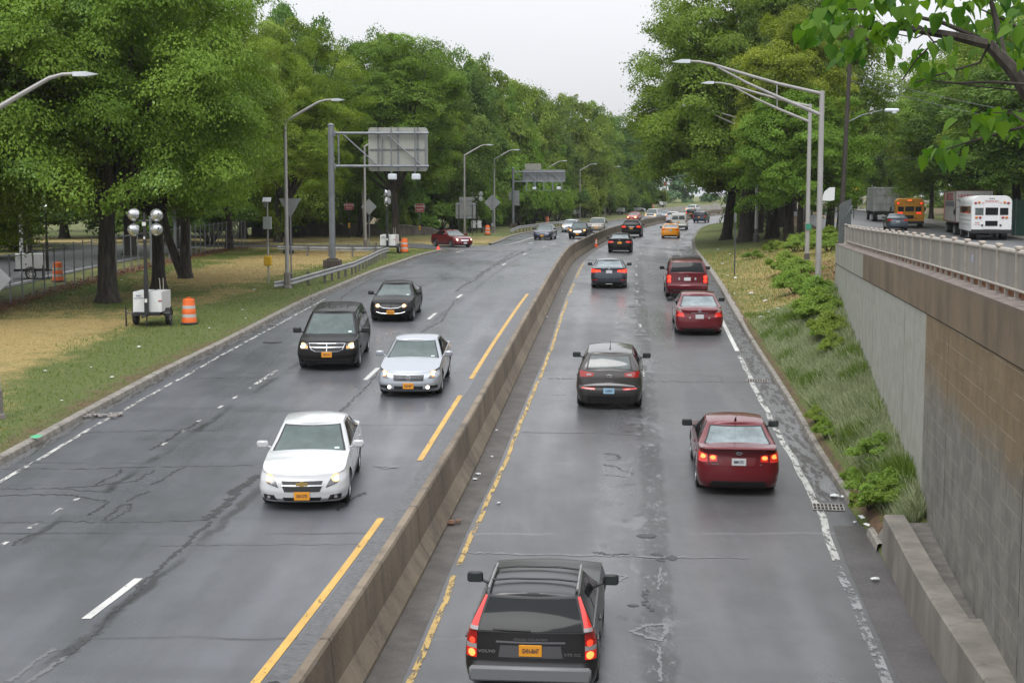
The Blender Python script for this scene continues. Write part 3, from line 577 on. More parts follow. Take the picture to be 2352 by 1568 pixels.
manhole(*q('A',2135,720),'round iron manhole cover in the left lane behind the black minivan')
# ------------------------------------------------------------------ vehicles
BLK=mat('black_trim',(.012,.012,.013),.5); RUB=mat('tyre_rubber',(.018,.018,.018),.75); CHR=mat('chrome',(.62,.63,.65),.18,1); RIM=mat('alloy',(.34,.35,.37),.3,.9); DARKIN=mat('underbody',(.008,.008,.008),.9)
ARCH=DARKIN
GL=mat('windscreen_glass',(.075,.105,.100),.06,spec=.6,col2=(.03,.05,.047),vscale=1.9); GD=mat('tinted_glass',(.008,.010,.011),.05,spec=.2); GR_=mat('rear_glass_light',(.24,.29,.30),.07,spec=.6,col2=(.10,.13,.135),vscale=2.6); GM=mat('rear_glass_mid',(.09,.11,.11),.06,spec=.8,col2=(.045,.05,.05),vscale=2.8)
HL=mat('headlight_glass',(.20,.20,.21),.1,.3,coat=.5,col2=(.05,.05,.055),vscale=14); HLIT=mat('headlight_lit',(1,.9,.7),.3,emit=(1,.58,.27),es=1.7); HLW=mat('headlight_lit_white',(1,.95,.85),.3,emit=(1,.9,.7),es=2.2); HOR=mat('headlight_lit_amber',(1,.7,.4),.3,emit=(1,.52,.17),es=1.8)
GLOW=mat('lamp_halo_warm',(.8,.5,.25),.2,.5,emit=(1,.42,.12),es=.55); AMB=mat('amber_lamp',(.8,.28,.04),.3,emit=(1,.30,.04),es=.5); TL=mat('tail_red',(.30,.012,.010),.15,coat=.8); TLIT=mat('tail_lit',(.9,.05,.02),.3,emit=(1,.035,.012),es=1.6); TLD=mat('tail_dim',(.45,.02,.015),.2,emit=(1,.03,.01),es=.25,coat=.7); TLH=mat('tail_hot',(1,.3,.1),.3,emit=(1,.16,.03),es=3); CLR=mat('clear_lamp',(.30,.27,.27),.2,coat=.4)  # GLOW is the painted warm halo around lit headlights
PNY=mat('plate_orange',(.72,.30,.02),.5); PWH=mat('plate_white',(.55,.56,.57),.5); PBL=mat('plate_blue',(.28,.46,.60),.5); PTX=mat('plate_letters',(.025,.03,.06),.5); STK=mat('windscreen_sticker',(.5,.62,.58),.5); SEAM=mat('panel_gap',(.01,.01,.01),.8)
def carpaint(name,c,met=.25,r=.28): return mat(name,c,r,met,coat=.8,spec=.2)
P_={'black':mat('paint_black',(.006,.0055,.0055),.45,0,coat=.26,spec=.1),'white':carpaint('paint_white',(.50,.51,.52),0),'silver':carpaint('paint_silver',(.36,.385,.42),.5,.32),'red':carpaint('paint_red',(.13,.009,.014),.2),'red2':carpaint('paint_dark_red',(.12,.009,.015),.2),'red3':carpaint('paint_maroon',(.10,.006,.012),.2),'grey':carpaint('paint_grey_brown',(.065,.060,.058),.5,.3),'navy':carpaint('paint_navy',(.025,.032,.055),.4),'steel':carpaint('paint_steel_blue',(.04,.048,.062),.5),'taxi':carpaint('paint_taxi',(.78,.30,.015),0),'beige':carpaint('paint_pewter',(.30,.27,.23),.5,.35),'brightred':carpaint('paint_bright_red',(.40,.03,.03),.1),'dimwhite':carpaint('paint_van_white',(.50,.50,.47),0,.35),'palesilver':carpaint('paint_pale_silver',(.42,.45,.50),.5,.32),'bluegrey':carpaint('paint_blue_grey',(.13,.16,.20),.4,.35)}
def lerpT(T,x):
    if x<=T[0][0]: return T[0][1]
    for (a,b),(c,d) in zip(T,T[1:]):
        if x<=c: t=(x-a)/(c-a); t=t*t*(3-2*t)*.5+t*.5; return b+(d-b)*t
    return T[-1][1]
class Car:
    D=dict(L=4.7,W=1.8,H=1.46,z0=.19,ax=(1.40,-1.38),R=.33,bowf=.16,bowr=.09,rcx=.42,rcy=.30,rcxr=.32,
      zt=[(-2.35,.98),(-2.2,1.03),(-1.6,1.04),(-.6,1.0),(.9,.95),(1.7,.86),(2.15,.74),(2.35,.66)],
      wid=[(0,.92),(.12,.96),(.45,1.0),(.72,.985),(1,.93)],nose=[(0,-.14),(.18,-.01),(.45,0),(.7,-.03),(1,-.14)],tail=[(0,-.12),(.18,-.01),(.4,0),(.62,-.02),(.85,-.07),(1,-.06)],
      gh=(1.05,.12,-1.75,-1.05,.84,.62),crown=.045,ghrc=.16,glf=None,glr=None,gls=None,n=1)
    def __init__(s,**k):
        d=dict(s.D); d.update(k); s.__dict__.update(d)
        s.yf=s.L/2; s.yr=-s.L/2; s.hw=s.W/2
    def zt_(s,y): return lerpT(s.zt,y)
    def params(s,f): return s.hw*lerpT(s.wid,f), s.yf+lerpT(s.nose,f), s.yr-lerpT(s.tail,f)
    def outline(s,f,N=None):
        w,yf,yr=s.params(f); nf,nc,ns=(8,8,int(56*s.n)+4); P=[]; xc=w-s.rcy
        for k in range(nf): x=xc*k/nf; P.append((x,yf-s.bowf*(x/w)**2))
        yc=yf-s.bowf*(xc/w)**2
        for k in range(nc): a=pi/2*k/nc; P.append((xc+s.rcy*sin(a),yc-s.rcx*(1-cos(a))))
        ya=yc-s.rcx; yc2=yr+s.bowr*(xc/w)**2; yb=yc2+s.rcxr
        for k in range(ns+1):
            y=ya+(yb-ya)*k/ns; m=(ya+yb)/2; P.append((w-.02*abs((y-m)/(ya-m))**3*0,y))
        for k in range(nc-1,-1,-1): a=pi/2*k/nc; P.append((xc+s.rcy*sin(a),yc2+s.rcxr*(1-cos(a))))
        for k in range(nf-1,-1,-1): x=xc*k/nf; P.append((x,yr+s.bowr*(x/w)**2))
        return P
    def Pf(s,x,z,f=None):        # point on front face
        f=(z-s.z0)/(s.zt_(s.yf-.1)-s.z0) if f is None else f; w,yf,yr=s.params(f); ax=abs(x); sg=1 if x>=0 else -1; xc=w-s.rcy; ax=min(ax,w-.002)
        if ax<=xc: y=yf-s.bowf*(ax/w)**2
        else: a=math.asin(min(1,(ax-xc)/s.rcy)); y=yf-s.bowf*(xc/w)**2-s.rcx*(1-cos(a))
        return Vector((sg*ax,y,z))
    def Pr(s,x,z,f=None):
        f=(z-s.z0)/(s.zt_(s.yr+.1)-s.z0) if f is None else f; w,yf,yr=s.params(f); ax=abs(x); sg=1 if x>=0 else -1; xc=w-s.rcy; ax=min(ax,w-.002)
        if ax<=xc: y=yr+s.bowr*(ax/w)**2
        else: a=math.asin(min(1,(ax-xc)/s.rcy)); y=yr+s.bowr*(xc/w)**2+s.rcxr*(1-cos(a))
        return Vector((sg*ax,y,z))
    def Ps(s,y,z,sg=1):
        f=(z-s.z0)/(s.zt_(y)-s.z0); w,yf,yr=s.params(f); xc=w-s.rcy; yc=yf-s.bowf*(xc/w)**2; yc2=yr+s.bowr*(xc/w)**2; x=w
        if y>yc-s.rcx: t=min(1,max(0,1-(yc-y)/s.rcx)); x=xc+s.rcy*sqrt(max(0,1-t*t))
        elif y<yc2+s.rcxr: t=min(1,max(0,1-(y-yc2)/s.rcxr)); x=xc+s.rcy*sqrt(max(0,1-t*t))
        return Vector((sg*x,y,z))
    def ghp(s,f):
        yA,yB,yC,yD,wb,wt=s.gh; f=max(0.0,f); w=wb+(wt-wb)*f**1.25; b=.05*sin(pi*min(1,f))
        return w,yA+(yB-yA)*f+b*.6,yC+(yD-yC)*f-b
    def ghz(s,y,f):
        yA,yB,yC,yD,wb,wt=s.gh; zb=s.zt_(y)-.015; m=(yB+yD)/2; l=(yB-yD)/2; ze=s.H-.055-.045*min(1.6,abs((y-m)/l))**2.4; return zb+(ze-zb)*f
    def Gf(s,a,f,sg=None):
        w,yf,yr=s.ghp(f); rc=s.ghrc; x=a*(w); ax=abs(x); xc=w-rc
        y=yf-.10*(min(ax,xc)/w)**2
        if ax>xc: y-=rc*1.3*(1-sqrt(max(0,1-((ax-xc)/rc)**2)))
        return Vector((x,y,s.ghz(y,f)))
    def Gr(s,a,f):
        w,yf,yr=s.ghp(f); rc=s.ghrc; x=a*(w); ax=abs(x); xc=w-rc
        y=yr+.06*(min(ax,xc)/w)**2
        if ax>xc: y+=rc*(1-sqrt(max(0,1-((ax-xc)/rc)**2)))
        return Vector((x,y,s.ghz(y,f)))
    def Gs(s,y,f,sg=1):
        w,yf,yr=s.ghp(f); return Vector((sg*w,y,s.ghz(y,f)))
    def ghoutline(s,f):
        w,yf,yr=s.ghp(f); rc=s.ghrc; P=[]
        for k in range(7): P.append(s.Gf((w-rc)/w*k/7,f))
        for k in range(6): a=pi/2*k/6; P.append(s.Gf((w-rc+rc*sin(a))/w,f))
        ya=yf-.10*((w-rc)/w)**2-rc*1.3; yb=yr+.06*((w-rc)/w)**2+rc
        for k in range(17): P.append(s.Gs(ya+(yb-ya)*k/16,f))
        for k in range(5,-1,-1): a=pi/2*k/6; P.append(s.Gr((w-rc+rc*sin(a))/w,f))
        for k in range(6,-1,-1): P.append(s.Gr((w-rc)/w*k/7,f))
        return P
    def shell(s):
        mb=MB(); NR=int(14*s.n)+2; rows=[]
        for j in range(NR+1):
            f=j/NR; row=[]
            for x,y in s.outline(f): row.append([x,y,s.z0+(s.zt_(y)-s.z0)*f])
            rows.append(row)
        n=len(rows[0]); cut=set(); R=s.R+.055
        for row in rows:
            for p in row:
                for ya in s.ax:
                    if p[0]>s.hw*.6:
                        dy,dz=p[1]-ya,p[2]-s.R; d=math.hypot(dy,dz)
                        if abs(d-R)<.03 and d>0: p[1]=ya+dy/d*R; p[2]=s.R+dz/d*R
        for sg in (1,-1):
            base=len(mb.v); mb.v+=[(p[0]*sg,p[1],p[2]) for row in rows for p in row]
            for j in range(NR):
                for i in range(n-1):
                    q4=(rows[j][i],rows[j][i+1],rows[j+1][i+1],rows[j+1][i]); cy=sum(p[1] for p in q4)/4; cz=sum(p[2] for p in q4)/4
                    if q4[0][0]>s.hw*.6 and any(math.hypot(cy-ya,cz-s.R)<R-.005 for ya in s.ax): continue
                    F_=(base+j*n+i,base+j*n+i+1,base+(j+1)*n+i+1,base+(j+1)*n+i); mb.f.append(F_ if sg<0 else F_[::-1]); mb.mi.append(0)
        # hood, deck and belt surface
        top=rows[-1]; M=10; base=len(mb.v)
        for p in top:
            for k in range(M+1):
                t=-1+2*k/M; mb.v.append((p[0]*t,p[1],p[2]+s.crown*(1-t*t)*min(1,p[0]/(s.hw*.7))))
        for i in range(n-1):
            for k in range(M): mb.f.append((base+i*(M+1)+k,base+(i+1)*(M+1)+k,base+(i+1)*(M+1)+k+1,base+i*(M+1)+k+1)); mb.mi.append(0)
        # greenhouse
        NG=7; G=[s.ghoutline(j/NG) for j in range(NG+1)]; m=len(G[0])
        for sg in (1,-1):
            base=len(mb.v); mb.v+=[(p[0]*sg,p[1],p[2]) for r in G for p in r]
            for j in range(NG):
                for i in range(m-1): F_=(base+j*m+i,base+j*m+i+1,base+(j+1)*m+i+1,base+(j+1)*m+i); mb.f.append(F_ if sg<0 else F_[::-1]); mb.mi.append(0)
        base=len(mb.v); top=G[-1]
        for p in top:
            for k in range(M+1):
                t=-1+2*k/M; mb.v.append((p[0]*t,p[1],p[2]+.05*(1-abs(t)**2.6)*min(1,p[0]/.3)))
        for i in range(m-1):
            for k in range(M): mb.f.append((base+i*(M+1)+k,base+(i+1)*(M+1)+k,base+(i+1)*(M+1)+k+1,base+i*(M+1)+k+1)); mb.mi.append(0)
        return mb
    def patch(s,mb,fn,quad,nx=8,ny=4,off=.006,rim=.012):
        # quad: (a,b) at bottom-left, bottom-right, top-right, top-left
        (a0,b0),(a1,b1),(a2,b2),(a3,b3)=quad; g=[]
        def uvp(u,v):
            a=(a0*(1-u)+a1*u)*(1-v)+(a3*(1-u)+a2*u)*v; b=(b0*(1-u)+b1*u)*(1-v)+(b3*(1-u)+b2*u)*v; return a,b
        ctr=Vector((0,0,.7)); vs=[]
        for j in range(-1,ny+2):
            for i in range(-1,nx+2):
                u=min(1,max(0,i/nx)); v=min(1,max(0,j/ny)); a,b=uvp(u,v); p=fn(a,b); e=1e-3
                a1_,b1_=uvp(min(1,u+e) if u<.5 else u-e,v); a2_,b2_=uvp(u,min(1,v+e) if v<.5 else v-e)
                nrm=(fn(a1_,b1_)-p).cross(fn(a2_,b2_)-p)
                if nrm.length<1e-12: nrm=p-ctr
                nrm.normalize()
                if nrm.dot(p-ctr)<0: nrm=-nrm
                edge=i<0 or j<0 or i>nx or j>ny; vs.append(p+nrm*(off if not edge else -rim))
        n=nx+3; p0,p1,p2=vs[n+1],vs[n+2],vs[2*n+1]; nn=(p1-p0).cross(p2-p0); flip=nn.dot(p0-ctr)<0
        fs=[(j*n+i,j*n+i+1,(j+1)*n+i+1,(j+1)*n+i) for j in range(ny+2) for i in range(nx+2)]
        mb.add(vs,[f[::-1] for f in fs] if flip else fs)
def P1(car,fn,quads,name,m,parent,off=.006,**k):
    mb=MB()
    for q_ in (quads if isinstance(quads[0][0],tuple) else [quads]): car.patch(mb,fn,q_,off=off,**k)
    return mb.obj(name,m,parent,smooth=True)
def mir(q_): return [( -a,b) for a,b in q_][::-1] if 0 else [(-q_[1][0],q_[1][1]),(-q_[0][0],q_[0][1]),(-q_[3][0],q_[3][1]),(-q_[2][0],q_[2][1])]
def disc(car,fn,x,z,r,name,m,parent,off=.012,rz=None):
    mb=MB(); P=[(x+r*cos(2*pi*k/14),z+(rz or r)*sin(2*pi*k/14)) for k in range(14)]; c=fn(x,z); sgn=1 if c.y>0 else -1
    vs=[fn(a,b)+Vector((0,sgn*off,0)) for a,b in P]+[c+Vector((0,sgn*(off+r*.25),0))]+[fn(a,b)-Vector((0,sgn*.01,0)) for a,b in P]
    mb.add(vs,[(k,(k+1)%14,14) for k in range(14)]+[(k,(k+1)%14,15+(k+1)%14,15+k) for k in range(14)]); return mb.obj(name,m,parent,smooth=True)
_wh={}
def wheel_meshes(R,w,ns,rimcol):
    k=(R,w,ns,rimcol.name)
    if k in _wh: return _wh[k]
    t=MB(); Mx=Matrix.Rotation(pi/2,4,'Y'); t.lathe([(R*.66,-w/2),(R*.9,-w/2),(R*.98,-w*.38),(R,-w*.2),(R,w*.2),(R*.98,w*.38),(R*.9,w/2),(R*.66,w/2),(R*.62,w*.3),(R*.62,-w*.3)],28,Mx)
    r=MB(); r.cur=1; r.lathe([(R*.64,w*.22),(R*.66,w*.30),(.02,w*.30)],28,Mx,cap=False); r.cur=0
    r.lathe([(R*.58,w*.32),(R*.60,w*.46),(R*.68,w*.50),(R*.68,w*.3)],28,Mx,cap=False); r.lathe([(R*.17,w*.3),(R*.16,w*.44),(.005,w*.46)],12,Mx,cap=False)
    for i in range(ns):
        a=2*pi*i/ns; M=Matrix.Rotation(a,4,'X')@Matrix.Translation((w*.38,0,R*.38)); r.box((0,0,0),(w*.10,R*(.16 if ns<7 else .09),R*.46),M)
    _wh[k]=(t.mesh('wheel',RUB,'all'),r.mesh('rim',[rimcol,BLK],False)); return _wh[k]
def place_near(root,x,y,heading,nx,ny_,grade_fn=zr,dz=0.0):
    # put the point (nx, ny_) of the thing on (x, y); heading: angle of its front from +Y, clockwise positive
    h=Vector((sin(heading),cos(heading),0)); r=Vector((h.y,-h.x,0)); c=Vector((x,y,0))-h*ny_-r*nx
    e=1.4; z1=grade_fn(c.y+h.y*e); z0=grade_fn(c.y-h.y*e); up_f=Vector((h.x,h.y,(z1-z0)/(2*e))).normalized(); zc=(z0+z1)/2
    s1=grade_fn(c.y+r.y*.8); s0=grade_fn(c.y-r.y*.8); rr=Vector((r.x,r.y,(s1-s0)/1.6)).normalized(); u=rr.cross(up_f).normalized(); rr=up_f.cross(u)
    M=Matrix((( rr.x,up_f.x,u.x,c.x),(rr.y,up_f.y,u.y,c.y),(rr.z,up_f.z,u.z,zc+dz),(0,0,0,1))); root.matrix_basis=M
ROUNDELS={}
def plate(car,front,z,text,pm,root,w=.305,h=.155,x=0,ink=PTX):
    fn=car.Pf if front else car.Pr; c=fn(x,z); s_=1 if front else -1; mb=MB(); mb.box((x,c.y+s_*.016,z),(w,.018,h),bev=.004); o=mb.obj('licence_plate',pm,root)
    if text:
        tb=MB(); M=Matrix.Translation((x,c.y+s_*.0275,z-.004))@Matrix.Rotation(pi if front else 0,4,'Z')@RX90; text_on(tb,text,h*.58,M,.001,sx=min(1,w*.9/(len(text)*h*.40))); tb.obj('plate_lettering',ink,o)
    return o
def emblem(car,front,kind,z,root,size=.09,x=0):
    fn=car.Pf if front else car.Pr; c=fn(x,z); s_=1 if front else -1; M=Matrix.Translation((x,c.y+s_*.03,z))@Matrix.Rotation(pi if front else 0,4,'Z')@RX90; mb=MB()
    def ring(rx_,rz_,t=.01,n=24): mb.tube([(M@Vector((rx_*cos(2*pi*k/n),rz_*sin(2*pi*k/n),0))) for k in range(n+1)],t,6)
    m=CHR
    if kind=='bowtie':
        s=size; mb.prism([(-s*1.25,-.32*s),(-.42*s,-.32*s),(-.42*s,-.5*s),(.34*s,-.5*s),(.48*s,-.32*s),(1.15*s,-.32*s),(1.25*s,.32*s),(.42*s,.32*s),(.42*s,.5*s),(-.34*s,.5*s),(-.48*s,.32*s),(-1.15*s,.32*s)],0,.012,M); m=mat('emblem_gold',(.55,.38,.13),.3,.7)
    elif kind=='oval_text': ring(size*1.3,size*.68); text_on(mb,'KIA',size*.95,M,.004,sx=1.2)
    elif kind=='oval': ring(size*1.2,size*.7); mb.box((0,0,0),(size*.2,.2*size,.01),M)
    elif kind=='ring_bar': ring(size,size,.013); mb.box((0,0,.008),(size*2.4,size*.42,.016),M)
    elif kind=='ring': ring(size,size); ring(size*.5,size*.5,.008)
    elif kind=='h': text_on(mb,'H',size*1.9,M,.012,sx=1.15)
    elif kind=='wings': ring(size*1.3,size*.65); mb.box((0,0,.0),(size*.16,size*1.1,.01),M)
    mb.obj('emblem',m,root)
def lettering(car,x,z,text,size,root,m=CHR,front=False,fn=None,f=None):
    c=(fn or (car.Pf if front else car.Pr))(x,z); mb=MB(); M=Matrix.Translation((x,c.y-.012,c.z))@RX90; text_on(mb,text,size,M,.003,sx=1.25); mb.obj('badge_lettering',m,root)
def build_car(name,label,cat,C,paintm,pos,heading,rear_view=True,o=None,group=None,near=None,wheels=None,zfn=zr,lod=1):
    o=o or {}; root=thing(name,label,cat,group=group); s=C; G=s.gh; body=s.shell().obj('body',paintm,root,smooth=True)
    # inner floor and arches so nothing shows through
    mb=MB(); mb.box((0,0,.52),(s.W*.80,s.L*.80,.50)); mb.box((0,(s.gh[0]+s.gh[2])/2,.8),(s.W*.72,(s.gh[0]-s.gh[2])*.8,.3)); mb.obj('underbody',DARKIN,root)
    P1(s,s.Gf,[(-.86,.07),(.86,.07),(.86,.93),(-.86,.93)],'windscreen',o.get('gf',GL),root,off=.013,nx=20,ny=8,rim=.004)
    if not o.get('norear'):
        rg=o.get('rgq',[(-.82,.10),(.82,.10),(.84,.90),(-.84,.90)]); P1(s,s.Gr,rg,'rear_window',o.get('gr',GM),root,off=.013,nx=20,ny=8,rim=.004)
        rb=[(rg[0][0]-.05,rg[0][1]-.045),(rg[1][0]+.05,rg[1][1]-.045),(rg[2][0]+.05,rg[2][1]+.05),(rg[3][0]-.05,rg[3][1]+.05)]; P1(s,s.Gr,rb,'window_seal',BLK,root,off=.008,nx=20,ny=8,rim=.006)
    P1(s,s.Gf,[(-.91,.03),(.91,.03),(.91,.965),(-.91,.965)],'windscreen_seal',BLK,root,off=.008,nx=20,ny=8,rim=.006)
    wins=o.get('side')
    if wins is None:
        yA,yB,yC,yD=G[:4]; m=(yB+yD)/2+.0; wins=[[(m+.04,.10),(yA-.42,.10),(yB-.20,.90),(m+.04,.90)],[(yC+.42,.12),(m-.04,.10),(m-.04,.90),(yD+.10,.88)]]
    for sg in (1,-1):
        for wq in wins: P1(s,lambda a,b: s.Gs(a,b,sg),wq,'side_window',o.get('gs',GD),root,off=.005,nx=6,ny=3,rim=.004)
        P1(s,lambda a,b: s.Ps(a,b,sg),[(s.ax[1]+s.R+.12,s.z0+.0),(s.ax[0]-s.R-.12,s.z0+.0),(s.ax[0]-s.R-.12,s.z0+.09),(s.ax[1]+s.R+.12,s.z0+.09)],'rocker_panel',BLK,root,off=.004,nx=8,ny=2)
        if lod:
            zc=s.zt_(0)-.05; ym=(G[1]+G[3])/2
            gq=[[(y_,s.z0+.10),(y_+.012,s.z0+.10),(y_+.012,zc),(y_,zc)] for y_ in (G[0]-.18,ym,ym-1.0 if ym-1.0>s.ax[1]+.2 else ym-.85)]
            P1(s,lambda a,b: s.Ps(a,b,sg),gq,'door_gap',SEAM,root,off=.002,nx=1,ny=6,rim=.002)
            for yh in (ym+.14,ym-.80): c=s.Ps(yh,zc-.10,sg); MB().box((c.x+sg*.012,yh,zc-.10),(.03,.17,.03),bev=.008).obj('door_handle',o.get('handle',paintm),root)
        mm=MB(); xw=s.Ps(G[0]-.45,s.zt_(G[0]-.45)-.02,sg).x; ym_=G[0]-.42; zm=s.zt_(ym_)+.09; ms=o.get('mir',1)
        mm.box((xw+sg*.17*ms,ym_,zm),(.235*ms,.11,.155*ms),bev=.03); mm.tube([(xw-sg*.03,ym_-.02,zm-.08),(xw+sg*.09,ym_,zm-.04)],.022,6); mir_=mm.obj('wing_mirror',o.get('mirror',paintm),root,smooth=True)
        MB().box((xw+sg*.17*ms,ym_-.058,zm),(.20*ms,.004,.12*ms)).obj('mirror_glass',mat('mirror_glass_',(.05,.06,.06),.05,.6) if 'mg' not in ROUNDELS else ROUNDELS['mg'],mir_)
    tw,rw=wheel_meshes(s.R,o.get('tw',.215),o.get('spokes',5),o.get('rim',RIM))
    for i,ya in enumerate(s.ax):
        for sg in (1,-1):
            wo=link('wheel',tw,root); wo.location=(sg*(s.hw-.125),ya,s.R); wo.rotation_euler=(0,0,0 if sg>0 else pi); ro=link('rim',rw,wo)
    for fn_ in o.get('front',[]): fn_(s,root)
    for fn_ in o.get('rear',[]): fn_(s,root)
    nx,ny_=near if near else (0,s.ax[1] if rear_view else s.ax[0]); place_near(root,pos[0],pos[1],heading,nx,ny_,zfn); return root
def hlamps(quad,lit=None,lx=.62,lz=.66,r=.075,fog=None,glass=HL,litm=HLIT,turn=None):
    def f(s,root):
        for sg in (1,-1):
            qd=quad if sg>0 else mir(quad); o=P1(s,s.Pf,qd,'headlight',glass,root,off=.011,nx=8,ny=4); cx_=sum(p[0] for p in qd)/4; cz_=sum(p[1] for p in qd)/4; P1(s,s.Pf,[(cx_+(a-cx_)*1.07,cz_+(b-cz_)*1.14) for a,b in qd],'headlight_bezel',BLK,root,off=.006,nx=8,ny=4)
            if turn: P1(s,s.Pf,turn if sg>0 else mir(turn),'turn_lamp',AMB,o,off=.012,nx=4,ny=2)
            if lit: disc(s,s.Pf,sg*lx,lz,r*1.45,'lamp_halo',GLOW,o,off=.018,rz=r*1.1); disc(s,s.Pf,sg*lx,lz,r*.85,'lit_bulb',litm,o,off=.030)  # halo of the lit bulb added as a wider, warm emitting disc
            if fog: disc(s,s.Pf,sg*fog[0],fog[1],fog[2],'fog_lamp',fog[3],root,off=.012)
    return f
def pf(quads,name,m,off=.007,both=False,rear=False,nx=8,ny=3):
    def f(s,root):
        fn=s.Pr if rear else s.Pf; qs=quads if isinstance(quads[0][0],(tuple,list)) else [quads]
        for q_ in qs:
            P1(s,fn,q_,name,m,root,off=off,nx=nx,ny=ny)
            if both: P1(s,fn,mir(q_),name,m,root,off=off,nx=nx,ny=ny)
    return f
def hd(fn,y): return math.atan2(fn(y+1)-fn(y-1),2)
NYP='plate'
R180=pi
# --- the nearest: black wagon seen from behind
WPB=mat('paint_wagon_black',(.012,.012,.013),.14,0,coat=1,spec=.5)
def vol_extra(s,root):
    for sg in (1,-1):
        o=MB(); 
        def lampq(z0,z1,x0,x1,x2,x3,m,nm='tail_light',off=.012):
            qd=[(x0,z0),(x1,z0),(x3,z1),(x2,z1)]; P1(s,s.Pr,qd if sg>0 else mir(qd),nm,m,root,off=off,nx=5,ny=3)
        lampq(.60,.72,.72,.86,.72,.86,TLD); lampq(.72,.78,.72,.86,.72,.86,CLR); lampq(.78,.97,.72,.86,.71,.855,TL)
        disc(s,s.Pr,sg*.79,.66,.05,'lit_bulb',TLH,root,off=.02); disc(s,s.Pr,sg*.785,.82,.04,'lit_bulb',TLIT,root,off=.02)
        f0=[(.86,.0),(.995,.0),(.99,.13),(.865,.13)]; P1(s,s.Gr,f0 if sg>0 else mir(f0),'tail_light',CLR,root,off=.012,nx=5,ny=3)
        f0=[(.875,.13),(.99,.13),(.985,.95),(.94,.95)]; P1(s,s.Gr,f0 if sg>0 else mir(f0),'tail_light',TLD,root,off=.012,nx=5,ny=4)
        rb=MB(); rb.tube([(sg*.60,y_,s.H-.01-.06*max(0,abs(y_+1.1)-.5)) for y_ in (-1.85,-1.7,-1.2,-.8,-.6)],.02,6); rb.obj('roof_rail',mat('rail_grey',(.2,.2,.2),.4),root)
    for y_ in (-1.5,-.85):
        MB().tube([(-.6,y_,s.H-.005),(-.3,y_,s.H+.022),(.3,y_,s.H+.022),(.6,y_,s.H-.005)],.015,6).obj('cross_bar',BLK,root)
    b=MB(); b.box((0,-2.385,.42),(1.62,.10,.20),bev=.03); b.obj('rear_bumper_top',mat('bumper_grey',(.15,.155,.16),.45),root,smooth=True)
    pf([(-.43,.62),(.43,.62),(.40,.78),(-.40,.78)],'plate_recess',mat('recess_grey',(.07,.07,.075),.5),.010,rear=True)(s,root)
    pf([(-.46,.815),(.46,.815),(.46,.835),(-.46,.835)],'handle_bar',mat('handle_dark',(.12,.12,.13),.4),.02,rear=True)(s,root)
    plate(s,False,.72,'GHN-8647',PNY,root,.305,.155); lettering(s,-.585,.69,'VOLVO',.055,root,mat('badge_grey',(.25,.25,.25),.4,.5)); lettering(s,.56,.665,'V70 XC',.055,root,mat('badge_dim',(.16,.16,.16),.4,.5)); lettering(s,0,.865,'CROSS COUNTRY',.045,root,mat('badge_dim',(.16,.16,.16),.4,.5))
    w=MB(); w.tube([s.Gr(.0,.06)+Vector((0,-.03,0)),s.Gr(-.35,.07)+Vector((0,-.03,0)),s.Gr(-.62,.075)+Vector((0,-.02,0))],.012,6); w.obj('rear_wiper',BLK,root)
    for y_ in frange(-.3,.31,.15): pass
WAG=Car(L=4.75,W=1.80,H=1.45,zt=[(-2.4,.98),(-.6,.98),(.9,.95),(1.7,.88),(2.2,.78),(2.4,.72)],gh=(.50,-.42,-2.30,-1.95,.82,.63),tail=[(0,-.15),(.2,-.01),(.35,0),(.42,-.05),(1,-.075)],rcxr=.25,rcy=.22,bowr=.08,ax=(1.42,-1.35),ghrc=.12,R=.33)
x,y=r_at(1230,1700)
WPB=mat('paint_wagon_black',(.009,.009,.01),.28,0,spec=.8)
build_car('station_wagon','black station wagon with roof bars and tall tail lights at the bottom edge','station wagon',WAG,WPB,(.33,19.5),hd(MD,20),True,dict(gr=GD,rgq=[(-.84,.0),(.84,.0),(.90,.93),(-.90,.93)],mirror=BLK,rear=[vol_extra],spokes=5,zfn_=0,side=[[(-.62,.10),(.08,.10),(-.54,.90),(-.62,.90)],[(-1.25,.10),(-.66,.10),(-.66,.90),(-1.2,.90)],[(-2.05,.12),(-1.33,.10),(-1.28,.90),(-1.9,.88)]]),zfn=lambda y: .29)
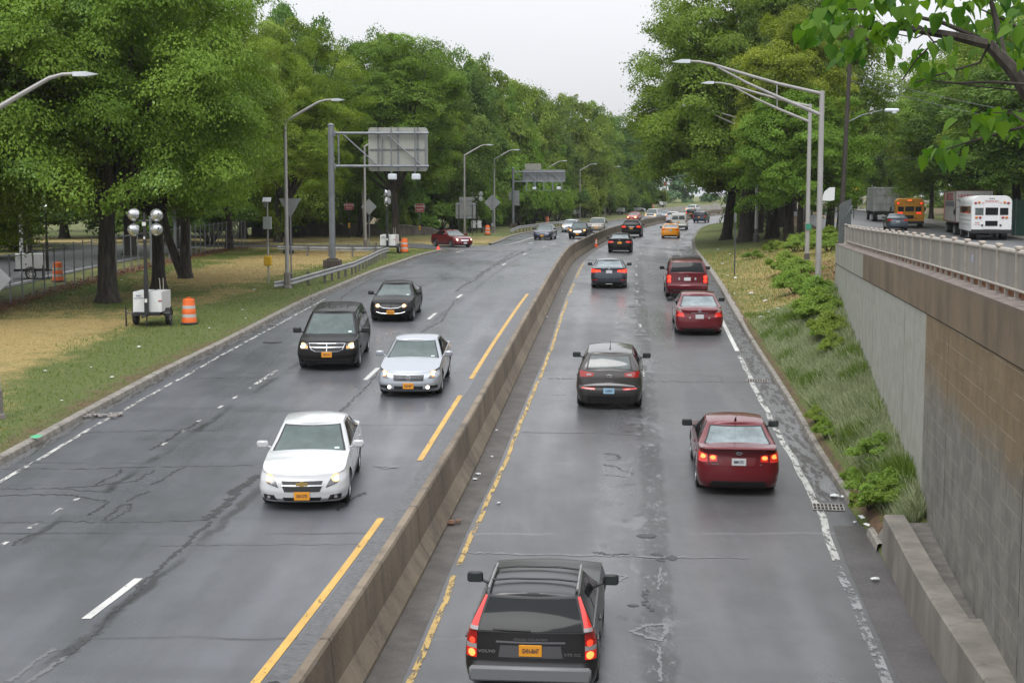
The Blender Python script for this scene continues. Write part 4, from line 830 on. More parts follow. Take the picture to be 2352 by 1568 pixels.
# --- nearest red sedan
def forte(s,root):
    for sg in (1,-1):
        for (a,b,c,d,nm,m) in ((.46,.62,.78,.93,'tail_light',TLD),(.66,.84,.76,.95,'tail_light',TLD)):
            qd=[(a,c),(b,c-.01),(b,d),(a,d-.02)]; o=P1(s,s.Pr,qd if sg>0 else mir(qd),nm,m,root,off=.010,nx=6,ny=3)
        disc(s,s.Pr,sg*.55,.86,.062,'lit_bulb',TLH,root,off=.016,rz=.042); disc(s,s.Pr,sg*.77,.875,.07,'lit_bulb',TLH,root,off=.016,rz=.045)
    sp=MB(); sp.add([(-.80,-2.02,1.04),(.80,-2.02,1.04),(.74,-2.30,1.11),(-.74,-2.30,1.11),(-.80,-2.02,1.03),(.80,-2.02,1.03),(.74,-2.32,1.075),(-.74,-2.32,1.075)],[(0,1,2,3),(7,6,5,4),(3,2,6,7),(0,3,7,4),(1,5,6,2)]); sp.obj('spoiler',P_['red'],root)
    pf([(-.33,.70),(.33,.70),(.36,.87),(-.36,.87)],'plate_recess',mat('recess_red',(.13,.01,.014),.4),.005,rear=True)(s,root); plate(s,False,.78,'BMM 0701',PWH,root)
    emblem(s,False,'oval_text',.965,root,.05); pf([(-.62,.20),(.62,.20),(.56,.36),(-.56,.36)],'rear_diffuser',BLK,.006,rear=True)(s,root); lettering(s,-.50,.72,'FORTE',.04,root); lettering(s,.47,.72,'EX',.035,root)
    a=MB(); a.tube([(0,-.95,s.H-.02),(0,-1.0,s.H+.03),(0,-1.22,s.H+.12)],[.03,.012,.004],6); a.obj('antenna',BLK,root)
    for i,x_ in enumerate((-.38,.38)): MB().box((x_,-.55,1.12),(.34,.12,.36),bev=.04).obj('seat_back',mat('seat_grey',(.18,.19,.19),.8),root) if 0 else None
SED=dict(L=4.53,W=1.775,H=1.46,ax=(1.38,-1.27))
C=Car(**SED); x,y=r_at(1688,1117)
build_car('red_sedan','red sedan with lit tail lights and small rear spoiler, nearest in the right lane','sedan',C,P_['red'],(x,y),hd(RL,y),True,dict(gr=GR_,mirror=BLK,rear=[forte]))
# --- grey crossover
def sport(s,root):
    for sg in (1,-1):
        qd=[(.44,.96),(.80,.93),(.84,1.12),(.42,1.05)]; o=P1(s,s.Pr,qd if sg>0 else mir(qd),'tail_light',TL,root,off=.012,nx=6,ny=3)
        qd=[(.50,.99),(.62,.98),(.63,1.03),(.49,1.025)]; P1(s,s.Pr,qd if sg>0 else mir(qd),'reversing_lamp',CLR,o,off=.018,nx=2,ny=1)
        qd=[(.40,.60),(.76,.625),(.76,.655),(.38,.655)]; P1(s,s.Pr,qd if sg>0 else mir(qd),'reflector',TLD,root,off=.01,nx=4,ny=1)
    MB().tube([s.Pr(-.70,.70)+Vector((0,-.03,0)),s.Pr(-.4,.73)+Vector((0,-.05,0)),s.Pr(0,.75)+Vector((0,-.06,0)),s.Pr(.4,.73)+Vector((0,-.05,0)),s.Pr(.70,.70)+Vector((0,-.03,0))],[.02,.045,.055,.045,.02],8).obj('bumper_ledge',mat('ledge_grey',(.26,.25,.25),.35,.4,coat=.6),root,smooth=True)
    pf([(-.78,.20),(.78,.20),(.76,.50),(-.76,.50)],'bumper_lower',BLK,.006,rear=True)(s,root); plate(s,False,.575,'1AFPS7',PBL,root,.305,.155)
    emblem(s,False,'oval_text',.98,root,.055); w=MB(); w.tube([s.Gr(.0,.10)+Vector((0,-.02,0)),s.Gr(.42,.13)+Vector((0,-.02,0))],.016,6); w.obj('rear_wiper',BLK,root); lettering(s,-.50,.845,'SPORTAGE',.035,root,mat('badge_dim',(.16,.16,.16),.4,.5))
    a=MB(); a.tube([(0,-1.35,s.H-.03),(0,-1.2,s.H+.02),(0,-.95,s.H+.16)],[.03,.012,.004],6); a.obj('antenna',BLK,root)
SUV=dict(L=4.44,W=1.855,H=1.63,ax=(1.30,-1.34),R=.36,z0=.24,zt=[(-2.22,1.12),(-.6,1.10),(.9,1.03),(1.7,.94),(2.1,.84),(2.3,.76)],gh=(1.0,.15,-2.02,-1.70,.86,.62),tail=[(0,-.12),(.25,0),(.42,0),(.5,-.05),(.8,-.08),(1,-.14)])
C=Car(**SUV); x,y=r_at(1400,930)
build_car('grey_crossover','dark grey crossover with a dented rear bumper and pale blue licence plate','crossover',C,P_['grey'],(x,y),hd(RY,y),True,dict(gr=GM,mirror=BLK,rear=[sport],rgq=[(-.70,.12),(.70,.12),(.80,.88),(-.80,.88)]))
# --- second red sedan (chrome trim)
def infin(s,root):
    for sg in (1,-1):
        qd=[(.55,.72),(.86,.74),(.86,.95),(.60,.88)]; o=P1(s,s.Pr,qd if sg>0 else mir(qd),'tail_light',TLD,root,off=.010,nx=6,ny=3)
        qd=[(.63,.89),(.86,.96),(.80,1.02),(.70,1.0)]; P1(s,s.Pr,qd if sg>0 else mir(qd),'clear_lamp',CLR,o,off=.014,nx=4,ny=2)
        disc(s,s.Pr,sg*.36,.70,.035,'reversing_lamp',CLR,root,off=.012)
    pf([(-.32,.865),(.32,.865),(.32,.885),(-.32,.885)],'chrome_bar',CHR,.02,rear=True)(s,root); plate(s,False,.745,'SPX 2288',PWH,root) if 0 else plate(s,False,.745,'',PWH,root); emblem(s,False,'oval',.96,root,.05)
    pf([(-.6,.20),(.6,.20),(.6,.30),(-.6,.30)],'rear_diffuser',BLK,.006,rear=True)(s,root)
C=Car(L=4.88,W=1.80,H=1.50,ax=(1.45,-1.40),gh=(1.1,.18,-1.80,-1.0,.84,.62)); x,y=r_at(1603,764)
build_car('red_sedan','dark red sedan with a chrome bar above its plate, behind the maroon vehicle','sedan',C,P_['red2'],(x,y),hd(RL,y),True,dict(gr=GR_,mirror=BLK,rear=[infin]))
# --- maroon boxy SUV
def pilot(s,root):
    for sg in (1,-1):
        qd=[(.74,.74),(.92,.75),(.92,1.10),(.74,1.10)]; P1(s,s.Pr,qd if sg>0 else mir(qd),'tail_light',TLD,root,off=.012,nx=5,ny=3)
        disc(s,s.Pr,sg*.82,1.0,.075,'lit_bulb',TLIT,root,off=.018); disc(s,s.Pr,sg*.82,.83,.075,'lit_bulb',TLIT,root,off=.018)
        disc(s,s.Pr,sg*.37,.93,.045,'reversing_lamp',CLR,root,off=.012,rz=.07)
        MB().tube([(sg*.66,y_,s.H+.03) for y_ in (-1.9,-1,.1)],.02,6).obj('roof_rail',BLK,root)
    for y_ in (-1.7,-1.1,-.4): MB().box((0,y_,s.H+.05),(1.3,.05,.025)).obj('cross_bar',BLK,root)
    plate(s,False,.92,'',PWH,root,.30,.15); emblem(s,False,'h',1.07,root,.055); pf([(-.62,.38),(.62,.38),(.66,.50),(-.66,.50)],'bumper_insert',mat('insert_grey',(.10,.10,.11),.6),.012,rear=True)(s,root)
    MB().box((0,s.yr-.05,.56),(1.84,.16,.24),bev=.05).obj('rear_bumper',P_['red3'],root,smooth=True)
BOX=dict(L=4.77,W=1.97,H=1.79,ax=(1.36,-1.34),R=.37,z0=.26,zt=[(-2.38,1.20),(-.6,1.18),(.9,1.12),(1.7,1.06),(2.2,.98),(2.4,.92)],gh=(1.05,.45,-2.20,-1.98,.92,.74),tail=[(0,-.10),(.25,0),(.42,0),(.5,-.04),(1,-.08)],rcy=.18,rcxr=.2,ghrc=.12)
C=Car(**BOX); x,y=r_at(1576,682)
build_car('maroon_utility_vehicle','maroon boxy sport utility vehicle with black roof rack and lit tail lights','sport utility vehicle',C,P_['red3'],(x,y),hd(RL,y),True,dict(gr=GD,mirror=BLK,rear=[pilot]))
# --- steel-blue sedan
def bmw(s,root):
    for sg in (1,-1):
        qd=[(.42,.84),(.88,.80),(.88,.98),(.42,.93)]; P1(s,s.Pr,qd if sg>0 else mir(qd),'tail_light',TLIT,root,off=.010,nx=6,ny=3)
        qd=[(.56,.42),(.80,.42),(.80,.47),(.56,.47)]; P1(s,s.Pr,qd if sg>0 else mir(qd),'reflector',TL,root,off=.010,nx=3,ny=1)
    pf([(-.30,.76),(.30,.76),(.30,.93),(-.30,.93)],'plate_recess',mat('recess_dark',(.02,.02,.025),.4),.005,rear=True)(s,root); plate(s,False,.845,'',PWH,root); emblem(s,False,'ring',.985,root,.04)
    pf([(-.66,.20),(.66,.20),(.6,.34),(-.6,.34)],'rear_diffuser',BLK,.006,rear=True)(s,root); MB().tube([(-.16,s.yr-.01,.25),(.16,s.yr-.01,.25)],.018,6).obj('exhaust_tip',mat('exhaust_grey',(.2,.2,.2),.4,.8),root)
C=Car(L=4.62,W=1.81,H=1.43,ax=(1.45,-1.36)); x,y=r_at(1399,660)
build_car('blue_grey_sedan','steel blue sedan with bright red tail lights between crossover and black sedan','sedan',C,P_['steel'],(x,y),hd(RY,y),True,dict(gr=GR_,mirror=BLK,rear=[bmw]))
def generic_rear(lit,zl=(.80,.96),xl=(.50,.86),pm=PNY,pz=.80,emb=None,litm=TLIT,dif=True,chrome=None):
    def f(s,root):
        for sg in (1,-1):
            qd=[(xl[0],zl[0]+.03),(xl[1],zl[0]),(xl[1],zl[1]),(xl[0],zl[1]-.03)]; P1(s,s.Pr,qd if sg>0 else mir(qd),'tail_light',litm if lit else TLD,root,off=.010,nx=5,ny=2)
        plate(s,False,pz,'',pm,root)
        if emb: emblem(s,False,emb,min(pz+.19,s.zt_(s.yr)-.05),root,.05)
        if dif: pf([(-.66,s.z0),(.66,s.z0),(.6,s.z0+.14),(-.6,s.z0+.14)],'rear_diffuser',BLK,.006,rear=True)(s,root)
        if chrome: pf([(-.32,chrome),(.32,chrome),(.32,chrome+.06),(-.32,chrome+.06)],'chrome_bar',CHR,.015,rear=True)(s,root)
    return f
C=Car(L=4.63,W=1.78,H=1.45); x,y=r_at(1424,580)
build_car('black_sedan','black sedan with unlit tail lights and orange plate, beside the traffic cone','sedan',C,P_['black'],(x,y),hd(RY,y),True,dict(gr=GR_,mirror=BLK,rear=[generic_rear(False,(.74,.90),(.46,.86),PNY,.76,'ring')]))
x,y=r_at(1540,547); C=Car(L=4.80,W=1.82,H=1.47)
def taxi_top(s,root):
    MB().box((0,-.45,s.H+.10),(.34,.22,.16),bev=.03).obj('roof_light',mat('roof_light_dark',(.14,.12,.10),.4),root); MB().box((0,-.45,s.H+.02),(.7,.12,.03)).obj('roof_light_base',BLK,root)
build_car('yellow_taxi','yellow taxi with a dark roof light in the right lane, ahead of the white van','taxi',C,P_['taxi'],(x,y),hd(fRL,y),True,dict(gr=GR_,mirror=BLK,lod=0,rear=[generic_rear(True,(.80,.94),(.50,.86),PWH,.80,'oval',TLD),taxi_top]),lod=0)
VAN=dict(L=5.7,W=2.01,H=2.08,ax=(1.75,-1.70),R=.37,z0=.30,zt=[(-2.85,1.20),(1.2,1.18),(2.0,1.12),(2.6,1.02),(2.9,.92)],gh=(1.75,1.15,-2.75,-2.68,.98,.84),tail=[(0,-.05),(.2,0),(.35,0),(.42,-.06),(1,-.07)],rcy=.15,rcxr=.12,ghrc=.12,bowr=.04)
def van_rear(s,root):
    for sg in (1,-1):
        qd=[(.84,.95),(.96,.95),(.96,1.19),(.84,1.19)]; P1(s,s.Pr,qd if sg>0 else mir(qd),'tail_light',TL,root,off=.012,nx=3,ny=2)
        qd=[(.06,.10),(.80,.10),(.80,.72),(.06,.72)]; P1(s,s.Gr,qd if sg>0 else mir(qd),'rear_door_window',GM,root,off=.008,nx=4,ny=3)
    plate(s,False,.98,'',PNY,root,x=-.0); MB().box((0,s.yr-.08,.46),(1.95,.16,.20),bev=.03).obj('rear_bumper',mat('bumper_dark',(.05,.05,.05),.6),root); MB().box((0,s.yr-.005+.065,1.2),(.02,.02,1.3)).obj('door_gap',SEAM,root)
x,y=r_at(1559,528); C=Car(**VAN)
build_car('white_van','off-white panel van with two rear door windows, just past the yellow taxi','van',C,P_['dimwhite'],(x,y),hd(fRL,y),True,dict(norear=1,mirror=BLK,rear=[van_rear],side=[[(.9,.10),(1.45,.10),(1.1,.62),(.9,.62)]]),lod=0)
x,y=r_at(1451,544); C=Car(**dict(BOX,L=5.2,W=1.99,H=1.78,gh=(1.15,.35,-2.42,-2.1,.92,.70),zt=[(-2.6,1.16),(-.6,1.14),(.9,1.08),(1.8,1.0),(2.4,.9),(2.6,.82)],ax=(1.52,-1.50)))
build_car('black_utility_vehicle','black sport utility vehicle with chrome tailgate bar hugging the median barrier','sport utility vehicle',C,P_['black'],(x,y),hd(MD,y),True,dict(gr=GD,rear=[generic_rear(True,(.98,1.14),(.56,.94),PNY,.90,None,TLIT,True,1.02)]),lod=0)
x,y=r_at(1545,512); C=Car(**dict(BOX,W=1.9,H=1.7))
build_car('white_utility_vehicle','white sport utility vehicle half hidden on the left side of the panel van','sport utility vehicle',C,P_['white'],(x,y),hd(MD,y),True,dict(gr=GD,rear=[generic_rear(False,(.9,1.1),(.70,.92),PNY,.88)]),lod=0)
x,y=r_at(1607.6,511.5); C=Car(**dict(BOX,W=1.92,H=1.72))
build_car('navy_utility_vehicle','dark blue sport utility vehicle in the right lane ahead of the panel van','sport utility vehicle',C,P_['navy'],(x,y),hd(RK,y),True,dict(gr=GD,mirror=BLK,rear=[generic_rear(False,(.85,1.1),(.76,.94),PNY,.88)]),lod=0)
x,y=r_at(1596,503.5); C=Car(**dict(BOX,W=1.9,H=1.75))
build_car('black_utility_vehicle','farthest black sport utility vehicle leaving around the bend with one red light lit','sport utility vehicle',C,P_['black'],(x,y+4),hd(MD,y+5),True,dict(gr=GD,rear=[generic_rear(True,(.85,1.15),(.76,.94),PNY,.88)]),lod=0)
# --- oncoming: white sedan
def malibu(s,root):
    def q2(q_,nm,m,off=.010,nx=8,ny=3): 
        for qq in (q_,mir(q_)): P1(s,s.Pf,qq,nm,m,root,off=off,nx=nx,ny=ny)
    P1(s,s.Pf,[(-.40,.575),(.40,.575),(.42,.64),(-.42,.64)],'grille',BLK,root,off=.01,nx=10,ny=2)
    P1(s,s.Pf,[(-.36,.435),(.36,.435),(.41,.545),(-.41,.545)],'grille',BLK,root,off=.01,nx=10,ny=3)
    for z_,w_ in ((.567,.42),(.650,.43),(.552,.42)): MB().tube([s.Pf(-w_+2*w_*k/10,z_)+Vector((0,.016,0)) for k in range(11)],.008,6).obj('grille_trim',CHR,root)
    P1(s,s.Pf,[(-.36,.235),(.36,.235),(.40,.315),(-.40,.315)],'lower_intake',BLK,root,off=.01,nx=10,ny=2)
    q2([(.52,.255),(.78,.27),(.80,.375),(.58,.36)],'fog_lamp_recess',BLK); 
    for sg in (1,-1): disc(s,s.Pf,sg*.69,.315,.035,'fog_lamp',CLR,root,off=.014)
    emblem(s,True,'bowtie',.595,root,.10); plate(s,True,.35,'GNV-2735',PNY,root,.32,.17)
C=Car(L=4.80,W=1.855,H=1.50,ax=(1.44,-1.30),R=.345,zt=[(-2.43,.96),(-2.25,1.02),(-1.6,1.02),(-.6,1.0),(.95,.97),(1.6,.91),(2.1,.79),(2.43,.70)],gh=(1.05,.12,-1.95,-1.15,.865,.655))
x,y=r_at(706,1150)
def sticker(s,root):
    P1(s,s.Gf,[(-.72,.12),(-.60,.12),(-.60,.20),(-.72,.20)],'sticker',STK,root,off=.018,nx=2,ny=1,rim=.001) if 0 else P1(s,s.Gf,[(-.76,.13),(-.64,.13),(-.64,.20),(-.76,.20)],'sticker',STK,root,off=.018,nx=2,ny=1,rim=.001)
build_car('white_sedan','white sedan with lit headlights and a gold cross-shaped grille badge, nearest oncoming car','sedan',C,P_['white'],(x,y),pi-.03,False,dict(front=[hlamps([(.50,.53),(.84,.64),(.86,.80),(.60,.72)],True,.70,.695,.072,litm=HLIT,turn=[(.77,.66),(.88,.68),(.88,.76),(.77,.74)]),malibu,sticker],rear=[generic_rear(False)],gf=GL,spokes=7))
def maxima(s,root):
    P1(s,s.Pf,[(-.43,.52),(.43,.52),(.45,.68),(-.45,.68)],'grille',BLK,root,off=.008,nx=10,ny=3)
    for k in range(4): MB().tube([s.Pf(-.42+.84*j/8,.545+.035*k)+Vector((0,.016,0)) for j in range(9)],.009,5).obj('grille_bar',CHR,root)
    P1(s,s.Pf,[(-.42,.28),(.42,.28),(.42,.37),(-.42,.37)],'lower_intake',BLK,root,off=.008,nx=10,ny=2)
    for q_ in ([(.62,.29),(.84,.31),(.84,.39),(.62,.39)],): 
        for qq in (q_,mir(q_)): P1(s,s.Pf,qq,'fog_lamp_recess',BLK,root,off=.008,nx=5,ny=2)
    emblem(s,True,'ring_bar',.60,root,.07); plate(s,True,.38,'GZX-4077',PNY,root,.31,.17)
    MB().box((0,-.35,s.H-.008),(.95,.62,.03),bev=.01).obj('sunroof',GD,root) if 0 else None
C=Car(L=4.84,W=1.86,H=1.47,ax=(1.43,-1.35),R=.345,zt=[(-2.42,.96),(-2.25,1.01),(-1.6,1.02),(-.6,.99),(.95,.96),(1.6,.90),(2.1,.80),(2.42,.72)],gh=(1.08,.12,-1.95,-1.10,.86,.64)); x,y=r_at(946,901)
build_car('silver_sedan','silver sedan with four lit front lamps and slatted chrome grille','sedan',C,P_['silver'],(x,y),pi+.035,False,dict(front=[hlamps([(.58,.60),(.86,.62),(.88,.84),(.70,.78)],True,.72,.73,.07,fog=(.56,.335,.055,HLW),litm=HLW,turn=[(.68,.62),(.84,.64),(.84,.68),(.68,.665)]),maxima,sticker],rear=[generic_rear(False)],spokes=6))
def caravan(s,root):
    P1(s,s.Pf,[(-.52,.66),(.52,.66),(.58,.90),(-.58,.90)],'grille',BLK,root,off=.008,nx=12,ny=4)
    MB().tube([s.Pf(x_,z_)+Vector((0,.02,0)) for x_,z_ in ((-.58,.90),(-.3,.905),(0,.905),(.3,.905),(.58,.90),(.50,.72),(.38,.655),(0,.65),(-.38,.655),(-.50,.72),(-.58,.90))],.014,6).obj('grille_surround',CHR,root)
    MB().tube([s.Pf(-.55+1.1*k/8,.785)+Vector((0,.024,0)) for k in range(9)],.018,6).obj('grille_crossbar',CHR,root); MB().tube([s.Pf(0,.655)+Vector((0,.026,0)),s.Pf(0,.90)+Vector((0,.026,0))],.024,6).obj('grille_crossbar',CHR,root)
    plate(s,True,.56,'GKF-3114',PNY,root,.33,.17); P1(s,s.Pf,[(-.80,.22),(.80,.22),(.76,.40),(-.76,.40)],'lower_bumper',BLK,root,off=.008,nx=12,ny=2)
    for sg in (1,-1):
        for k in range(4): pass
    for x_ in frange(-.4,.41,.2): MB().box((x_,-.9,s.H-.012),(.025,1.5,.03),bev=.006).obj('roof_rib',P_['black'],root)
C=Car(L=5.15,W=2.0,H=1.75,ax=(1.60,-1.48),R=.345,z0=.21,zt=[(-2.57,1.10),(-.6,1.06),(1.2,1.06),(1.9,1.0),(2.3,.94),(2.57,.88)],gh=(1.55,.55,-2.40,-2.15,.93,.72),rcy=.24); x,y=r_at(759,842)
build_car('black_minivan','black minivan with lit headlights and chrome cross grille in the left lanes','minivan',C,P_['black'],(x,y),pi-.01,False,dict(mirror=BLK,mir=1.15,gf=GL,front=[hlamps([(.62,.72),(.92,.74),(.94,.92),(.62,.90)],True,.80,.83,.085,litm=HLW,turn=[(.62,.745),(.70,.745),(.70,.81),(.62,.81)]),caravan,sticker],side=[[(.35,.10),(1.0,.10),(.55,.90),(.35,.90)],[(-.95,.10),(.27,.10),(.27,.90),(-.95,.90)],[(-2.1,.12),(-1.03,.10),(-1.03,.90),(-1.95,.88)]],spokes=9))
def civic(s,root):
    P1(s,s.Pf,[(-.34,.60),(.34,.60),(.44,.71),(-.44,.71)],'grille',BLK,root,off=.008,nx=10,ny=3)
    MB().tube([s.Pf(x_,z_)+Vector((0,.024,0)) for x_,z_ in ((-.50,.73),(-.44,.66),(-.32,.60),(0,.575),(.32,.60),(.44,.66),(.50,.73))],[.014,.024,.026,.026,.026,.024,.014],6).obj('grille_chrome',CHR,root)
    emblem(s,True,'h',.66,root,.062); plate(s,True,.43,'GMC-1102',PNY,root,.31,.16); MB().tube([s.Pf(x_,z_)+Vector((0,.015,0)) for x_,z_ in ((-.58,.44),(-.4,.385),(0,.36),(.4,.385),(.58,.44))],.012,6).obj('lower_trim',CHR,root)
C=Car(L=4.55,W=1.755,H=1.44,ax=(1.42,-1.25),R=.32,gh=(1.15,.12,-1.70,-.95,.82,.60)); x,y=r_at(903,735)
build_car('black_sedan','black oncoming sedan with orange headlights and smiling chrome grille','sedan',C,P_['black'],(x,y),pi+.04,False,dict(mirror=BLK,front=[hlamps([(.48,.62),(.84,.68),(.84,.78),(.48,.72)],True,.53,.675,.062,litm=HOR),civic,sticker],spokes=9))
def gen_front(lit=None,lz=.66,lx=.68,r=.075,m=HLIT,grz=(.52,.66),grw=.38,gm=BLK,plm=PNY,pz=.40,slots=0,quad=None):
    def f(s,root):
        hlamps(quad or [(lx-.14,lz-.06),(lx+.16,lz-.04),(lx+.17,lz+.09),(lx-.10,lz+.07)],lit,lx,lz,r,litm=m)(s,root)
        P1(s,s.Pf,[(-grw,grz[0]),(grw,grz[0]),(grw+.03,grz[1]),(-grw-.03,grz[1])],'grille',gm,root,off=.008,nx=8,ny=2)
        if slots:
            for k in range(slots): xx=-grw+.06+(2*grw-.12)*k/(slots-1); P1(s,s.Pf,[(xx-.028,grz[0]+.02),(xx+.028,grz[0]+.02),(xx+.028,grz[1]-.02),(xx-.028,grz[1]-.02)],'grille_slot',BLK,root,off=.014,nx=1,ny=1)
        if plm: plate(s,True,pz,'',plm,root)
        P1(s,s.Pf,[(-.7,s.z0),(.7,s.z0),(.62,s.z0+.12),(-.62,s.z0+.12)],'lower_intake',BLK,root,off=.006,nx=8,ny=2)
    return f
x,y=r_at(1056,568); C=Car(L=4.74,W=1.75,H=1.45)
build_car('red_sedan','red sedan with white headlights turning in from the side road','sedan',C,P_['red'],(x,y),pi-.53,False,dict(front=[gen_front(1,.66,.66,.08,HLW,(.55,.64),.34,CHR,PWH,.38)],spokes=6),lod=1)
x,y=r_at(1248,550.5); C=Car(L=4.80,W=1.80,H=1.48)
build_car('navy_sedan','dark blue oncoming sedan with its headlights off, in the leftmost lane','sedan',C,P_['navy'],(x,y),pi+hd(fL1,y),False,dict(mirror=P_['navy'],front=[gen_front(None,.68,.66,.08,HLIT,(.56,.64),.30,BLK,PNY,.40)],lod=0),lod=0)
x,y=r_at(1328.6,548.5); C=Car(**dict(SUV,L=4.7,W=1.87,H=1.68))
build_car('black_crossover','black oncoming crossover with orange headlights, in front of the silver cars','crossover',C,P_['black'],(x,y),pi+hd(fL2,y),False,dict(mirror=BLK,front=[gen_front(1,.86,.70,.10,HOR,(.66,.86),.36,CHR,PNY,.50)]),lod=0)
x,y=r_at(1308,533.5); C=Car(L=4.7,W=1.8,H=1.48)
build_car('silver_sedan','silver oncoming sedan half hidden behind the black crossover','sedan',C,P_['palesilver'],(x,y),pi+hd(fL1,y),False,dict(front=[gen_front(1,.70,.68,.09,HOR)]),lod=0)
x,y=r_at(1371,535); C=Car(**dict(BOX,L=4.6,W=1.85,H=1.76,rcy=.14))
build_car('pewter_utility_vehicle','pewter sport utility vehicle with a slotted grille, right of the black crossover','sport utility vehicle',C,P_['beige'],(x,y),pi+hd(fLY,y)-.02,False,dict(mirror=BLK,front=[gen_front(None,.93,.66,.07,HLIT,(.80,1.0),.40,P_['beige'],PNY,.60,7,quad=[(.52,.86),(.80,.86),(.80,.99),(.52,.99)])]),lod=0)
x,y=r_at(1452.8,508); C=Car(L=4.6,W=1.78,H=1.46)
build_car('red_sedan','bright red oncoming sedan seen above the roof of the black sport utility vehicle','sedan',C,P_['brightred'],(x,y),pi+hd(fL2,y),False,dict(front=[gen_front(1,.66,.64,.13,HOR)]),lod=0)
x,y=r_at(1496,506); C=Car(**dict(BOX,L=5.3,W=2.0,H=1.9))
build_car('white_truck','white oncoming pickup-sized truck with orange headlights and black front end','pickup truck',C,P_['white'],(x,y),pi+hd(fL2,y),False,dict(front=[gen_front(1,.92,.78,.15,HOR,(.62,1.05),.9,BLK,PNY,.55)]),lod=0)
x,y=r_at(1523,503); C=Car(L=4.8,W=1.84,H=1.5)
build_car('blue_grey_sedan','pale blue oncoming sedan with orange headlights beyond the median barrier','sedan',C,P_['bluegrey'],(x,y),pi+hd(fLY,y),False,dict(front=[gen_front(1,.76,.74,.15,HOR)]),lod=0)
C=Car(**dict(BOX,W=1.95,H=1.75))
build_car('white_utility_vehicle','white oncoming sport utility vehicle with glaring headlights deep in the bend','sport utility vehicle',C,P_['white'],(36.0,291),pi+.42,False,dict(front=[gen_front(1,.95,.76,.17,HOR)]),lod=0)
C=Car(L=4.5,W=1.8,H=1.5)
build_car('white_car','distant white parked car among bushes left of the far lamp post','car',C,P_['white'],(27.0,300),pi/2,False,dict(front=[gen_front(None)]),lod=0)
# service road cars
x,y=(32.0,119); C=Car(L=4.3,W=1.66,H=1.40,n=1)
build_car('blue_grey_sedan','old blue grey sedan driving past the school bus beyond the parapet','sedan',C,P_['bluegrey'],(x,y+.8),.16,True,dict(gr=GR_,rear=[generic_rear(False,(.80,.94),(.46,.84),PWH,.72)],zfn=1),zfn=zs,lod=0)
x=(1940-1176)/3300*205; C=Car(L=4.5,W=1.75,H=1.42)
build_car('silver_sedan','small silver sedan far along the service road beside the utility pole','sedan',C,P_['palesilver'],(x,205),.16,True,dict(gr=GM,rear=[generic_rear(False)]),zfn=zs,lod=0)
C=Car(L=4.5,W=1.8,H=1.45); build_car('white_car','white car at the far end of the service road under the yellow sign','car',C,P_['white'],(70,300),.9,True,dict(rear=[generic_rear(False)]),zfn=lambda y: 5.6,lod=0)
# ------------------------------------------------------------------ buses and trucks
def dual(mb_parent,x,y,R=.5,w=.5,sg=1):
    t,r=wheel_meshes(R,w,6,mat('steel_wheel',(.35,.35,.35),.5)) if ('sw',R,w) not in ROUNDELS else ROUNDELS[('sw',R,w)]; ROUNDELS[('sw',R,w)]=(t,r)
    o=link('wheel',t,mb_parent); o.location=(x,y,R); o.rotation_euler=(0,0,0 if sg>0 else pi); link('rim',r,o)
def rbox(W_,H_,L_,r,z0,y0):      # rounded-roof box along +Y
    n=7; P=[(-W_/2,z0)]+[(-W_/2+r-r*cos(pi/2*k/n),z0+H_-r+r*sin(pi/2*k/n)) for k in range(n+1)]+[(W_/2-r+r*sin(pi/2*k/n),z0+H_-r+r*cos(pi/2*k/n)) for k in range(n+1)]+[(W_/2,z0)]
    # slight roof crown
    P=[(x,z+(.10*(1-(x/(W_/2))**2) if z>z0+H_*.6 else 0)) for x,z in P]; m=len(P); mb=MB(); e=.06; cy=z0+H_/2
    rings=[(y0,.97),(y0+e,1),(y0+L_-e,1),(y0+L_,.97)]
    mb.add([(x*k,y,cy+(z-cy)*k) for y,k in rings for x,z in P],[(i*m+j,i*m+(j+1)%m,(i+1)*m+(j+1)%m,(i+1)*m+j) for i in range(3) for j in range(m)][::1]+[tuple(range(m)),tuple(range(4*m-1,3*m-1,-1))]); mb.f=[f[::-1] for f in mb.f]; return mb
